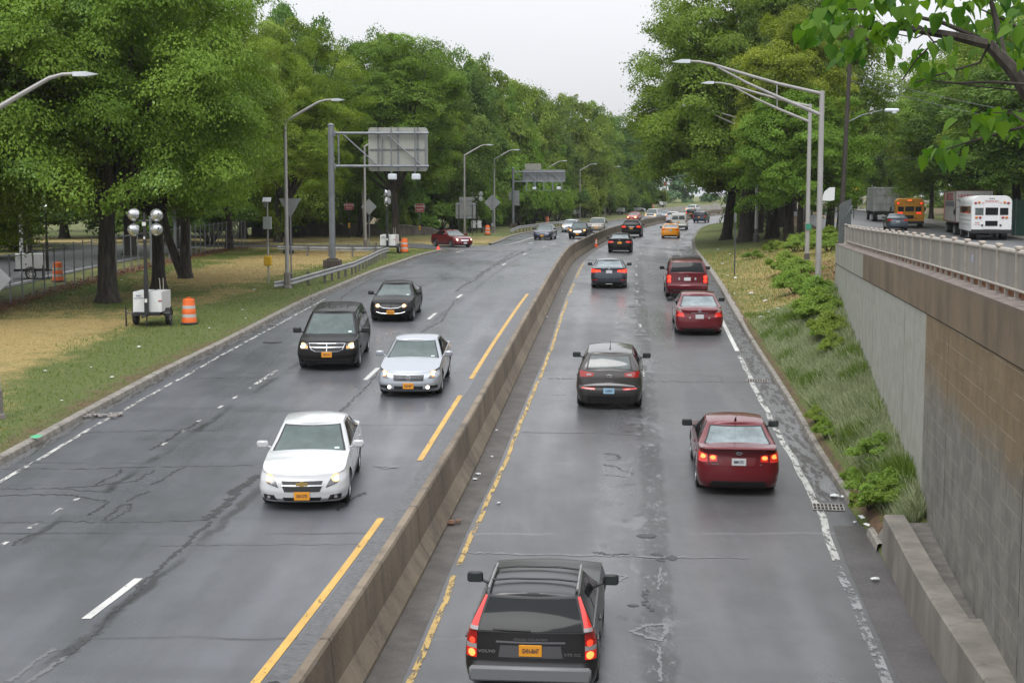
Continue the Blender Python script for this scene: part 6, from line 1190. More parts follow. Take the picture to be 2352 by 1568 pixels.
# barrels and cones
ORG=mat('barrel_orange',(.72,.13,.015),.5,var=.08); WST=mat('barrel_band',(.48,.46,.44),.5); CBL=mat('barrel_base',(.03,.035,.045),.8)
def barrel(label,x,y):
    t=thing('traffic_barrel',label,'traffic barrel',(x,y,gz(x,y)),rnd.uniform(0,3),'orange traffic barrels'); b=MB(); b.lathe([(.29,.04),(.285,.22),(.27,.24),(.265,.40),(.265,.56),(.25,.58),(.245,.74),(.235,.76),(.23,.92),(.21,.97),(.19,.98)],24); b.obj('shell',ORG,t,smooth=True)
    for z0_,z1_,r0,r1 in ((.26,.385,.272,.268),(.60,.72,.253,.248)): MB().lathe([(r0,z0_),(r1,z1_)],24,cap=False).obj('reflective_band',WST,t,smooth=True)
    MB().lathe([(.34,0),(.34,.05),(.28,.06)],10).obj('rubber_base',CBL,t); MB().tube([(-.10,0,.97),(-.09,0,1.03),(.09,0,1.03),(.10,0,.97)],.02,6).obj('handle',ORG,t); return t
b0=barrel('orange and white barrel beside the large light tower',-12.65,56.1)
for x,y,lb in ((-7.8,104.5,'orange barrel beside the light tower at the gantry guardrail'),(-2.55,150.5,'orange barrel on the island between light tower and diamond sign'),(5.0,205,'orange barrel behind the navy sedan at the guardrail'),(-23.4,74,'orange barrel seen through the chain-link fence'),(32,328,'tiny orange barrel at the far bend')): dup(b0,(x,y,gz(x,y)),rnd.uniform(0,3),lb)
x,y=r_at(1369.6,567.6); t=thing('traffic_cone','orange traffic cone with two white bands against the median barrier','traffic cone',(x,y,zr(y)+.004)); MB().box((0,0,.02),(.40,.40,.04),bev=.01).obj('base',ORG,t); MB().lathe([(.15,.04),(.125,.16),(.045,.68),(.02,.72)],16).obj('cone',mat('cone_orange',(.72,.10,.02),.5),t,smooth=True)
for a,b in ((.30,.42),(.48,.58)): MB().lathe([(.128-(a-.16)*.154,a),(.128-(b-.16)*.154,b)],16,cap=False).obj('reflective_band',SW,t,smooth=True)
x,y=-5.7,111.3; t=thing('fallen_cone_top','small red cone lying at the end of the left kerb, before the red sedan','traffic cone',(x,y,gz(x,y)-.0)); MB().lathe([(.24,0),(.20,.06),(.05,.36),(.02,.38)],12).obj('cone',mat('cone_red',(.8,.06,.02),.5,emit=(1,.05,.02),es=.0),t,smooth=True)
# guardrails
def guardrail(label,P,h=.70,post_d=1.9,face=-1):
    t=thing('guardrail',label,'guardrail',(0,0,0)); L=[]
    V_=[Vector((a,b,0)) for a,b in P]; 
    for i in range(len(V_)-1):
        n=max(1,int((V_[i+1]-V_[i]).length/.5))
        for k in range(n): L.append(V_[i]+(V_[i+1]-V_[i])*k/n)
    L.append(V_[-1]); prof=[(.0,-.155),(.045,-.12),(.045,-.07),(.0,-.02),(.0,.02),(.045,.07),(.045,.12),(.0,.155)]; vs=[]; m=len(prof)
    for i,p in enumerate(L):
        d=(L[min(i+1,len(L)-1)]-L[max(0,i-1)]).normalized(); nx,ny=d.y*face,-d.x*face; z=gz(p.x,p.y)
        hh=h-.35*max(0,1-i/8.0) ; vs+=[(p.x+nx*o_,p.y+ny*o_,z+hh-.155+b) for o_,b in prof]
    mb=MB(); mb.add(vs,[(i*m+j,i*m+j+1,(i+1)*m+j+1,(i+1)*m+j) for i in range(len(L)-1) for j in range(m-1)]); mb.obj('rail',GALV if 0 else mat('rail_weathered',(.30,.30,.30),.5,.3,var=.25,vscale=3),t)
    st=int(post_d/.5)
    for i in range(2,len(L),st):
        p=L[i]; d=(L[min(i+1,len(L)-1)]-L[max(0,i-1)]).normalized(); z=gz(p.x,p.y); pb=MB(); pb.box((p.x-d.y*face*.10,p.y+d.x*face*.10,z+.33),(.12,.12,.70)); pb.obj('rail_post',mat('post_weathered',(.13,.12,.11),.8) if ('rp',) not in ROUNDELS else ROUNDELS[('rp',)],t)
R_=lambda a,b: g_at(*q('R2',a,b))
guardrail('w-beam guardrail curving around the foot of the cantilever gantry',[R_(150,1262),R_(270,1254),R_(480,1225),R_(650,1172),R_(740,1128),(-8.5,93),(-8.3,96.5),(-8.9,98.6),(-10.3,98.0),(-12.5,98.6),(-14.6,99.6),(-16.4,100.5)],post_d=1.9,face=1)
G_=lambda a,b: g_at(*q('G',a,b))
guardrail('low guardrail beside the left lanes below the farther gantry',[(-.2,157),(1.2,163),(2.9,172),(4.6,181),(7.0,192),(9.5,203)],post_d=2,face=1)
# fences
CHL=mat('chain_link',(.13,.135,.14),.5,.4)
f=thing('chain_link_fence','long chain-link fence on steel posts along the left edge of the park','fence',(0,0,0))
mb=MB(); y=20.0; FX=-22.0; zf=lambda y: zr(y)+.15
while y<119:
    for sgn in (1,-1):
        y2=y+2.0; a,b=(y,y2); za,zb=(zf(a),zf(b)+2.0) if sgn>0 else (zf(a)+2.0,zf(b)); mb.add([(FX,a-.004,za),(FX,a+.004,za),(FX,b+.004,zb),(FX,b-.004,zb)],[(0,1,2,3)])
    y+=.11
mb.obj('mesh_wire',CHL,f)
mb=MB(); mb.tube([(FX,y,zf(y)+2.0) for y in frange(19,120,3)],.02,6); mb.obj('top_rail',GALV,f)
pm=MB(); pm.tube([(0,0,0),(0,0,2.12)],.035,7); pm.lathe([(.045,2.1),(.03,2.16),(.005,2.18)],7); pmesh=pm.mesh('fence_post',GALV)
for y in frange(19.5,119,1.55): o=link('fence_post',pmesh,f); o.location=(FX,y,zf(y)-.02)
f=thing('slatted_fence','dark slatted chain-link fence at the end of the parapet railing','fence',(0,0,0)); mb=MB()
for i in range(20): x_=17.6+.16*i; y_=77.5+i*.55; mb.box((x_,y_,gz(x_,y_)+1.35),(.09,.05,2.5))
mb.obj('slats',mat('slat_grey',(.07,.08,.08),.6,var=.3,vscale=4),f); mb=MB(); mb.tube([(17.5,77.3,5.4),(21,89,6.4)],.03,5); mb.obj('rail',GALV,f)
tag(MB().prism([(-.35,-.42),(-.2,.1),(.1,.35),(.42,.36),(.4,-.40),(.1,-.45)],-.03,.03,mtx(18.8,86,7.15,0)).obj('white_sheeting',mat('sheeting_white',(.62,.63,.63),.5)),'irregular white sheeting behind the slatted fence and lamp posts','sheeting')
f=thing('green_fence','green solid fence right of the white school bus','fence',(0,0,0)); mb=MB(); mb.box((38.5,98,zs(95)+1.3),(9,.08,2.5)); mb.obj('panels',mat('fence_green',(.03,.10,.075),.6,var=.15,vscale=2),f)
for i in range(5): MB().tube([(34.2+2.1*i,97.9,zs(95)),(34.2+2.1*i,97.9,zs(95)+2.65)],.04,6).obj('fence_post',mat('post_green',(.05,.14,.10),.6) if 0 else GALV,f)
# low stone wall beyond the side road, white pole, things on the left service road
g=NT('old_stone_wall',.9); g.color(g.mix(g.ramp(g.noise(1.2,(1,1,.4),detail=6),.3,.7),(.09,.075,.068),(.20,.165,.145))); g.bump(g.noise(8),.6,.02)
w=thing('stone_wall','low weathered stone wall beyond the side road, behind the WRONG WAY signs','wall',(0,0,0)); mb=MB(); P=[(-27,149.5),(-22,148.5),(-17,148),(-12,148.5),(-8.5,151),(-7.5,153)]; vs=[]
for i,(a,b) in enumerate(P):
    h_=1.1 if i<4 else 1.1-.45*(i-3); vs+=[(a,b-.2,gz(a,b)-.1),(a,b-.2,gz(a,b)+h_),(a,b+.2,gz(a,b)+h_),(a,b+.2,gz(a,b)-.1)]
mb.add(vs,[(i*4+j,i*4+j+1,(i+1)*4+j+1,(i+1)*4+j) for i in range(len(P)-1) for j in range(3)]); mb.obj('wall_body',g.m,w)
mb=MB(); mb.add([(a,b+o_,gz(a,b)+(1.1 if i<4 else 1.1-.45*(i-3))+h_) for i,(a,b) in enumerate(P) for o_,h_ in ((-.26,.0),(-.26,.10),(.26,.10),(.26,.0))],[(i*4+j,i*4+j+1,(i+1)*4+j+1,(i+1)*4+j) for i in range(len(P)-1) for j in range(3)]); mb.obj('wall_coping',mat('coping_grey',(.20,.18,.16),.85,var=.2,vscale=2),w)
x,y=-14.3,140; t=thing('white_pole','leaning white pole between the left WRONG WAY sign and the lamp post','pole',(x,y,gz(x,y))); MB().tube([(0,0,0),(-.35,0,8.5)],[.13,.10],8).obj('pole',mat('pole_white',(.38,.38,.36),.6),t); MB().lathe([(.28,0),(.26,.3),(.16,.36)],8).obj('base',CONB,t)
t=thing('traffic_signal','red traffic signal on a grey pole beyond the fence, among leaves','traffic light',(-23.4,100,gz(-23.4,100))); MB().tube([(0,0,0),(0,0,6.6)],[.13,.09],8).obj('pole',GALV,t); MB().box((-.15,-.2,6.2),(.3,.25,.75),bev=.03).obj('signal_head',mat('signal_red_back',(.30,.03,.02),.5),t)
t=thing('green_street_sign','green road sign with white lettering between the second and third trunks','sign',(-24.0,92,gz(-24,92))); MB().box((0,0,4.3),(2.3,.04,.85)).obj('panel',mat('road_sign_green',(.012,.19,.13),.5),t); tb=MB(); text_on(tb,'Exit 7A',.42,mtx(0,-.026,4.3),.003) if 0 else text_on(tb,'Service Rd',.34,mtx(0,-.026,4.3),.003); tb.obj('lettering',SW,t); MB().box((0,-.0,3.85),(2.3,.05,.04)).obj('border',SW,t); MB().tube([(.9,.06,0),(.9,.06,4.6)],.07,6).obj('post',GALV,t)
for x,y,h_,lb in ((-27.5,74,5.0,'white post beyond the fence, right of the first tree trunk'),(-27.3,80,6.5,'pale post beyond the fence at the far left')):
    xx={5.0:(470-1176)*0,6.5:0}[h_]; x=((470-0)/1,0)[0] if 0 else x
    t=thing('pale_post',lb,'post',(x,y,gz(x,y))); MB().tube([(0,0,0),(.1,0,h_)],.11,8).obj('post',mat('post_pale',(.36,.37,.36),.6),t)
# yellow warning sign, far poles
t=thing('yellow_sign','yellow diamond arrow sign far along the service road, beside the utility pole','sign',(40.3,170,zs(170))); MB().prism([(0,-.62),(.62,0),(0,.62),(-.62,0)],-.02,.02,mtx(0,0,3.6)).obj('panel',mat('warning_yellow',(.75,.40,.01),.5),t); MB().box((0,0,2.75),(.6,.04,.4)).obj('lower_panel',mat('warning_yellow_b',(.72,.38,.01),.5),t); MB().tube([(0,.05,0),(0,.05,3.9)],.05,6).obj('post',DKP,t)
tb=MB(); tb.prism([(-.08,-.3),(.08,-.3),(.08,.05),(.24,.05),(0,.34),(-.24,.05),(-.08,.05)],0,.01,mtx(0,-.025,3.6)); tb.obj('arrow',DKP,t)
for i,(u_,lb) in enumerate(((1522,'left of two tall thin posts at the far bend'),(1529,'right of two tall thin posts at the far bend, with a red flag'))):
    Y_=338+i; x=(u_-1176)/3300*Y_; z=gz(x,Y_); t=thing('tall_post',lb,'lamp post',(x,Y_,z)); MB().tube([(0,0,0),(0,0,9.4)],[.14,.1],8).obj('pole',ALU,t); MB().tube([(0,0,9.3),(-1.6,0,9.9),(-2.6,0,9.9)],.06,6).obj('arm',ALU,t)
    if i: MB().box((-.35,0,5.2),(.7,.03,.9)).obj('flag',WR,t)
for i,Y_ in enumerate((320,326,333)):
    x=LK(Y_)-.4; MB_o=MB().box((0,0,0),(.6,.5,1.0)); o=MB_o.obj('barrier_pier',FARC); o.location=(x-.4,Y_,zr(Y_)+1.1); tag(o,['left','middle','right'][i]+' one of three short concrete piers on the far bend barrier','pier','piers on the far bend barrier')
# scattered rubbish
LIT=mat('litter_white',(.55,.56,.56),.6); LIB=mat('litter_brown',(.20,.11,.07),.8); LIG=mat('litter_green',(.05,.40,.18),.5)
scr=[]
for k in range(4):
    r=random.Random(90+k); n=7; P=[(.10*cos(2*pi*i/n)*r.uniform(.5,1.4),.07*sin(2*pi*i/n)*r.uniform(.5,1.4)) for i in range(n)]; mb=MB(); mb.add([(a,b,r.uniform(.0,.04)) for a,b in P]+[(0,0,.06)],[(i,(i+1)%n,n) for i in range(n)]); scr.append(mb.mesh('litter',LIT))
def scatter(px,label,group,z=gz,up=.02,sc=1):
    for i,(u,v) in enumerate(px):
        x,y=at_z(u,v,z); o=link('litter',scr[i%4]); k=rnd.uniform(.7,1.5)*sc; o.location=(x,y,z(x,y)+up); o.scale=(k,k,k); o.rotation_euler=(0,0,rnd.uniform(0,6)); tag(o,label,'litter',group)
E_=[(750,870),(960,865),(1135,960),(1310,1058),(1250,1090),(1370,1135),(1355,1185),(1235,1205),(1430,1290),(1560,1320),(1090,1370),(1560,1465),(690,370),(655,640),(760,672),(1610,1110),(1520,1530),(1180,1110),(1660,930),(600,495),(540,315),(1075,1170)]
scatter([q('E',*p) for p in E_],'small white scrap of litter on the dry right bank','white litter on the right bank')
A_=[(990,485),(1000,205),(950,240),(990,628),(1090,765),(1125,848),(715,925),(990,970),(880,1003),(405,1025),(355,953),(215,1048),(485,1185),(145,1435),(1900,475),(1815,522),(1925,540),(1500,680),(1995,315),(60,415),(135,388),(265,368),(1640,620),(2240,40)][::2]
scatter([q('A',*p) for p in A_],'small white scrap of litter on the park grass','white litter on the park grass',sc=.62)
F_=[(845,335),(875,410),(640,170),(790,370),(700,175),(940,800)]
scatter([q('F',*p) for p in F_],'small white scrap of litter in the dirt beside the right kerb','white litter beside the right kerb',sc=.8,up=.03)
S_=[q('R6',285,35),q('R6',255,195),q('R6',175,300),q('R6',155,335),q('R6',295,478),q('R5',1550,1028),q('R5',1440,1280),q('R5',1430,1310),q('G',1170,1065),q('G',970,1410),q('G',1380,735)]
scatter(S_,'small pale scrap on the gravelly strip right of the median barrier','scraps on the gravelly strip',z=lambda x,y: zr(y),up=.012,sc=.5)
def debris(label,u,v,m,n,s,z=gz):
    x,y=at_z(u,v,z); r=random.Random(int(u)); mb=MB()
    for k in range(n):
        a,b=r.gauss(0,s),r.gauss(0,s*.5); mb.box((a,b,.03+r.uniform(0,.04)),(r.uniform(.05,.22),r.uniform(.03,.12),r.uniform(.01,.05)),Matrix.Rotation(r.uniform(0,6),4,'Z') if 0 else None)
    o=mb.obj('debris',m); o.location=(x,y,z(x,y)+.004); tag(o,label,'debris')
debris('heap of torn brown and white debris on the left edge line',*q('A',790,1305),mat('debris_mixed',(.12,.09,.08),.8,col2=(.4,.38,.36),vscale=12),22,.28)
debris('reddish brown lump of debris at the foot of the median barrier',*q('R6',15,600),LIB,7,.10,lambda x,y: zr(y))
debris('scatter of debris on the kerb gutter behind the black minivan',*q('A',2080,598),mat('debris_pale',(.3,.29,.28),.8,col2=(.1,.09,.08),vscale=12),14,.3)
x,y=g_at(*q('A',292,1522)); o=link('litter',scr[0].copy()); o.data.materials[0]=LIG; o.location=(x,y,gz(x,y)+.02); o.scale=(1.6,1.6,1.6); tag(o,'bright green scrap of litter on the left kerb','litter')
# dark tyre fragment at the bottom of the barrier
x,y=r_at(*q('B',1770,1448)); mb=MB(); mb.tube([(-.35,0,.02),(-.2,.10,.05),(0,.12,.08),(.15,.06,.04),(.3,.1,.02)],[.02,.05,.06,.04,.02],6); o=mb.obj('tyre_fragment',BLK); o.location=(x-.05,y-.25,zr(y)+.01); o.scale=(.5,.5,.5); tag(o,'torn black tyre fragment beside the barrier at the bottom edge','debris')
# ------------------------------------------------------------------ vegetation
def leafmat(name,c1,c2,c3,sc=.35,trans=.38,wr=.28):
    m=bpy.data.materials.new(name); m.use_nodes=True; t=m.node_tree; t.nodes.clear(); o=N(t,'ShaderNodeOutputMaterial')
    geo=N(t,'ShaderNodeNewGeometry'); at_=N(t,'ShaderNodeAttribute'); at_.attribute_name='tint'; oi=N(t,'ShaderNodeObjectInfo')
    a=N(t,'ShaderNodeMath',operation='MULTIPLY_ADD'); a.inputs[1].default_value=wr; t.links.new(geo.outputs['Random Per Island'],a.inputs[0])
    r=N(t,'ShaderNodeMath',operation='MULTIPLY'); r.inputs[1].default_value=1-wr; t.links.new(at_.outputs['Fac'],r.inputs[0]); t.links.new(r.outputs[0],a.inputs[2])
    mx=N(t,'ShaderNodeMix',data_type='RGBA'); mx.inputs[6].default_value=tuple(c1)+(1,); mx.inputs[7].default_value=tuple(c2)+(1,); t.links.new(a.outputs[0],mx.inputs[0])
    p=N(t,'ShaderNodeMath',operation='GREATER_THAN'); p.inputs[1].default_value=.90; t.links.new(at_.outputs['Fac'],p.inputs[0])
    p2=N(t,'ShaderNodeMath',operation='MULTIPLY'); p2.inputs[1].default_value=.75; t.links.new(p.outputs[0],p2.inputs[0])
    mx2=N(t,'ShaderNodeMix',data_type='RGBA'); mx2.inputs[7].default_value=tuple(c3)+(1,); t.links.new(p2.outputs[0],mx2.inputs[0]); t.links.new(mx.outputs[2],mx2.inputs[6])
    h2=N(t,'ShaderNodeHueSaturation'); v=N(t,'ShaderNodeMapRange'); v.inputs[3].default_value=.482; v.inputs[4].default_value=.512; t.links.new(oi.outputs['Random'],v.inputs[0]); t.links.new(v.outputs[0],h2.inputs['Hue']); t.links.new(mx2.outputs[2],h2.inputs['Color'])
    d=N(t,'ShaderNodeBsdfPrincipled'); d.inputs['Roughness'].default_value=.55; d.inputs['Specular IOR Level'].default_value=.16; t.links.new(h2.outputs[0],d.inputs['Base Color'])
    tr=N(t,'ShaderNodeBsdfTranslucent'); hs_=N(t,'ShaderNodeHueSaturation'); hs_.inputs['Value'].default_value=1.35; hs_.inputs['Saturation'].default_value=1.1; t.links.new(h2.outputs[0],hs_.inputs['Color']); t.links.new(hs_.outputs[0],tr.inputs[0])
    s=N(t,'ShaderNodeMixShader'); s.inputs[0].default_value=trans; t.links.new(d.outputs[0],s.inputs[1]); t.links.new(tr.outputs[0],s.inputs[2]); t.links.new(s.outputs[0],o.inputs[0]); return m
LM={'maple':leafmat('leaf_maple',(.075,.135,.012),(.265,.385,.060),(.34,.50,.17),wr=.24),'yellow':leafmat('leaf_yellow_green',(.085,.145,.014),(.225,.315,.034),(.30,.36,.06),wr=.18),'dark':leafmat('leaf_dark',(.050,.10,.016),(.14,.235,.042),(.19,.29,.07)),'mid':leafmat('leaf_mid',(.070,.120,.012),(.215,.31,.040),(.25,.36,.08)),'fresh':leafmat('leaf_fresh',(.080,.150,.014),(.21,.335,.045),(.24,.38,.08)),'far':leafmat('leaf_far_hazed',(.095,.165,.075),(.15,.23,.11),(.18,.25,.13)),'big':leafmat('leaf_broad',(.035,.10,.014),(.13,.23,.026),(.17,.27,.03),.9,.42,1)}  # far leaves: paler, greyer green with distance haze put into the colour
g=NT('bark',.95); a=g.noise(5,(1,1,.18),detail=6,rough=.7); g.color(g.mix(g.ramp(a,.35,.65),(.018,.015,.012),(.060,.050,.040))); g.bump(a,.9,.03); BARK=g.m
def leaves_mesh(name,C,NRM,S,m,rs,asp=.72,tint=None):
    # one creased four-corner leaf per centre; C centres, NRM facing, S sizes
    n=len(C); A=rs.normal(size=(n,3)); A-=(A*NRM).sum(1)[:,None]*NRM; A/=np.linalg.norm(A,axis=1)[:,None]+1e-9; B=np.cross(NRM,A)
    s=S[:,None]; v=np.empty((n,4,3)); v[:,0]=C-A*s*.5; v[:,1]=C+B*s*.5*asp+NRM*s*.12; v[:,2]=C+A*s*.5; v[:,3]=C-B*s*.5*asp+NRM*s*.12
    me=bpy.data.meshes.new(name); me.vertices.add(n*4); me.vertices.foreach_set('co',v.astype(np.float32).ravel()); me.loops.add(n*4); me.loops.foreach_set('vertex_index',np.arange(n*4,dtype=np.int32))
    me.polygons.add(n); me.polygons.foreach_set('loop_start',np.arange(0,n*4,4,dtype=np.int32)); me.materials.append(m); me.update(calc_edges=True); at_=me.attributes.new('tint','FLOAT','POINT'); at_.data.foreach_set('value',np.repeat(tint if tint is not None else rs.uniform(.2,.8,n),4).astype(np.float32)); me.validate(); return me
def unit(v): return v/(np.linalg.norm(v,axis=-1,keepdims=True)+1e-9)
def crown_clumps(rs,rx,ry,h,n,inner=.25,low=-.75,lump=.16):
    out=[]; k=0; ph=rs.uniform(0,6.28,6)
    while len(out)<n:
        d=unit(rs.normal(size=3)); 
        if d[2]<low: continue
        a=math.atan2(d[1],d[0]); l=1+lump*(sin(3*a+ph[0])*cos(2.5*d[2]+ph[1])+.6*sin(5*a+ph[2]+2*d[2]))
        r=(rs.uniform(.80,1.0) if rs.random()>inner else rs.uniform(.35,.8))*l
        wd=1.0 if d[2]>0 else 1.0-.10*d[2]*0
        out.append((d[0]*rx*r*wd,d[1]*ry*r*wd,d[2]*h/2*r))
    return np.array(out)
def make_crown(name,seed,rx,ry,h,nc,nl,ls,m,cr=(1.0,1.9),inner=.25,low=-.75,droop=.25,lump=.16):
    rs=np.random.default_rng(seed); cc=crown_clumps(rs,rx,ry,h,nc,inner,low,lump); per=nl//nc; C=[];NR=[]
    TI=[]
    for c in cc:
        r=rs.uniform(*cr); d=unit(rs.normal(size=(per,3))); fl=(d[:,2]<-.12)&(rs.random(per)<.85); d[:,2]=np.where(fl,-d[:,2],d[:,2]); rad=r*np.exp(rs.normal(-.06,.16,size=(per,1))); k=rs.random(per)<.12; rad[k]*=rs.uniform(1.1,1.5,size=(k.sum(),1)); sq=np.array([rs.uniform(.8,1.25),rs.uniform(.8,1.25),rs.uniform(.42,.7)]); tl=rs.normal(0,.22,2); p=c+d*rad*sq; p[:,2]+=(p[:,0]-c[0])*tl[0]+(p[:,1]-c[1])*tl[1]-droop*(np.linalg.norm(d[:,:2],axis=1)**2)*r*.6
        n_=unit(d*.7+unit(c/np.array([rx,ry,h/2]))*.2+np.array([0,0,.35])+rs.normal(size=(per,3))*.40); C.append(p); NR.append(n_); TI.append(np.clip(rs.uniform(.1,.95)+rs.normal(0,.10,per),0,1))  # random clump tints; their contrast also paints crown shade and highlights
    C=np.concatenate(C); NR=np.concatenate(NR); return leaves_mesh(name,C,NR,rs.uniform(.7,1.3,len(C))*ls,m,rs,tint=np.concatenate(TI)),cc
def make_trunk(seed,r,h0,zc,rx,cc,lean=0,fork=None,nb=14):
    rs=random.Random(seed); mb=MB(); top=zc+rx*.15
    def wig(a,b,n=5,w=.25): return [Vector(a)+(Vector(b)-Vector(a))*(i/n)+Vector((rs.uniform(-w,w),rs.uniform(-w,w),0))*(1 if 0<i<n else 0) for i in range(n+1)]
    P=[Vector((0,0,-.15)),Vector((0,0,.12)),Vector((0,0,.45)),Vector((lean*.05,0,1.1))]+wig((lean*.1,0,2),(lean,0,top),5,.12*rx/6)
    R=[r*1.75,r*1.45,r*1.18,r*1.02]+[r*.95*(1-.75*i/5) for i in range(6)]
    mb.tube(P,R,10)
    ids=list(range(len(cc))); rs.shuffle(ids)
    for k in ids[:nb]:
        c=Vector(cc[k])+Vector((0,0,zc)); t=rs.uniform(.25,.85); i=4+int(t*4); a=P[min(i,len(P)-1)]; rr=R[min(i,len(R)-1)]*.55; mid=a+(c-a)*.5+Vector((0,0,.1*rx*rs.uniform(-.3,1))); mb.tube([a,a+(mid-a)*.5+Vector((rs.uniform(-.2,.2),rs.uniform(-.2,.2),0)),mid,c],[rr,rr*.75,rr*.5,rr*.15],6,False)
    if fork: mb.tube([(fork[0]*.15,0,0),(fork[0]*.5,0,fork[1]*.4),(fork[0],0,fork[1]),(fork[0]*1.6,0,fork[1]*2)],[r*.6,r*.42,r*.36,r*.2],8)
    return mb.mesh('trunk',BARK,'all')
# prototypes: name -> (crown, trunk, nominal rx, crown height, crown centre height)
TP={}
def proto(key,seed,rx,h,zc,nc,nl,ls,m,r=.38,**k):
    kt={a:k.pop(a) for a in ('lean','fork','nb') if a in k}; me,cc=make_crown('crown',seed,rx,rx,h,nc,nl,ls,m,**k)
    co=np.empty(len(me.vertices)*3,dtype=np.float32); me.vertices.foreach_get('co',co); co=co.reshape(-1,3); lo=np.percentile(co[:,2],.15); hi=np.percentile(co[:,2],99.92); w=np.percentile(np.abs(co[:,:2]),99.2)
    TP[key]=(me,make_trunk(seed,r,2,zc,rx,cc,**kt),w,hi-lo,zc,(hi+lo)/2)
proto('nearA',1,7,13,10.6,330,340000,.122,LM['maple'],r=.42,cr=(.7,1.5),droop=.35,lump=.24,nb=30,inner=.3)
proto('nearB',2,6.5,14,11.0,300,210000,.142,LM['yellow'],r=.40,cr=(.6,1.3),nb=24,lump=.26)
proto('midA',3,6,14,11,260,120000,.19,LM['mid'],cr=(.65,1.35),lump=.26); proto('midB',4,6,14,11,250,110000,.20,LM['dark'],cr=(.65,1.4),lump=.24); proto('midY',5,5.5,14,11,240,105000,.19,LM['yellow'],cr=(.6,1.25),lump=.26); proto('midF',6,5.5,12,9.5,220,90000,.19,LM['fresh'],cr=(.6,1.2))
proto('farA',7,6,14,11,200,56000,.30,LM['mid'],cr=(.75,1.5),lump=.26); proto('farB',8,6,14.5,11.5,200,56000,.30,LM['dark'],cr=(.75,1.5),lump=.24); proto('farC',9,5.5,12,9.5,180,50000,.30,LM['fresh'],cr=(.7,1.4),lump=.24)
proto('bigR',11,8.8,16,12.2,400,230000,.18,LM['mid'],r=.55,cr=(.7,1.5),low=-.62,lump=.32,inner=.3,nb=40); proto('small',12,4.2,8.2,7.6,200,100000,.125,LM['fresh'],r=.22,cr=(.45,.95),nb=26,droop=.1,lump=.22)
NTREE=0
def tree(key,label,x,y,rx,top,rz=None,cb=None,z=None,name='broadleaf_tree',group=None,fork=None,trunkless=False,ry=None,lean=None):
    """rx crown radius, top: world height of the crown top, cb: world height of the crown bottom"""
    cm_,tm_,prx,ph,pzc,pco=TP[key]; z=gz(x,y)-.03 if z is None else z; t=thing(name,label,'tree',(x,y,z),rnd.uniform(0,6.28) if rz is None else rz,group)
    sx_=rx/prx; H_=top-z; 
    if cb is None: s_z=H_/(pzc+ph/2); c=link('crown',cm_,t); c.location=(0,0,pzc*s_z); c.scale=(sx_,(ry or rx)/prx,s_z); tr=link('trunk',tm_,t); tr.scale=(min(1.15,max(.7,sx_)),)*2+(s_z,)
    else:
        hh=(top-cb); c=link('crown',cm_,t); zc=(top+cb)/2-z; c.location=(0,0,zc-pco*hh/ph); c.scale=(sx_,(ry or rx)/prx,hh/ph); tr=link('trunk',tm_,t); tr.scale=(min(1.15,max(.7,sx_)),)*2+(zc/pzc,)
    if lean: tr.rotation_euler=(0,lean,0)
    return t
T_=lambda u,v,Y: ((u-1176)/3300*Y, 7+(450-v)/3300*Y)     # sideways position and height seen at a distance Y
# left park trees
tree('nearA','big maple with pale leaf undersides on the near park lawn, leftmost full trunk',-17.9,63.5,7.4,20.5,rz=.4,cb=5.5)
tree('nearA','maple behind the large light tower, its trunk second from the left',-17.1,69.5,5.6,17.2,rz=2.6,cb=6.6)
t=tree('nearA','forked maple beside the chain-link fence, thin second stem leaning left',-17.4,76.6,5.2,16.4,rz=4.3,cb=7.2)
MB().tube([(0,0,-.1),(-.5,0,1.0),(-.95,0,2.4),(-1.3,0,4.6),(-1.4,.1,6.5)],[.34,.24,.20,.17,.1],8).obj('second_stem',BARK,t,smooth=True); t.rotation_euler=(0,0,0)
tree('nearA','maple whose crown fills the upper left corner, trunk out of frame',-26.5,60,8,19,rz=5,cb=4.0)
tree('nearB','yellow green tree behind the yield sign and left of the sign gantry',-16.0,103,5.0,18.6,rz=1,cb=7.2)
tree('midY','yellow green tree between the near maples and the gantry tree, farther back',-22.0,112,5.2,19.2,cb=5)
tree('midA','tall green tree with dark trunk right behind the cantilever gantry sign',-10.6,131,6.0,21.6,rz=.2,cb=7.6)
tree('midY','yellow green tree with rounded crown over the right WRONG WAY sign',-9.6,157,5.0,19.4,cb=7.4)
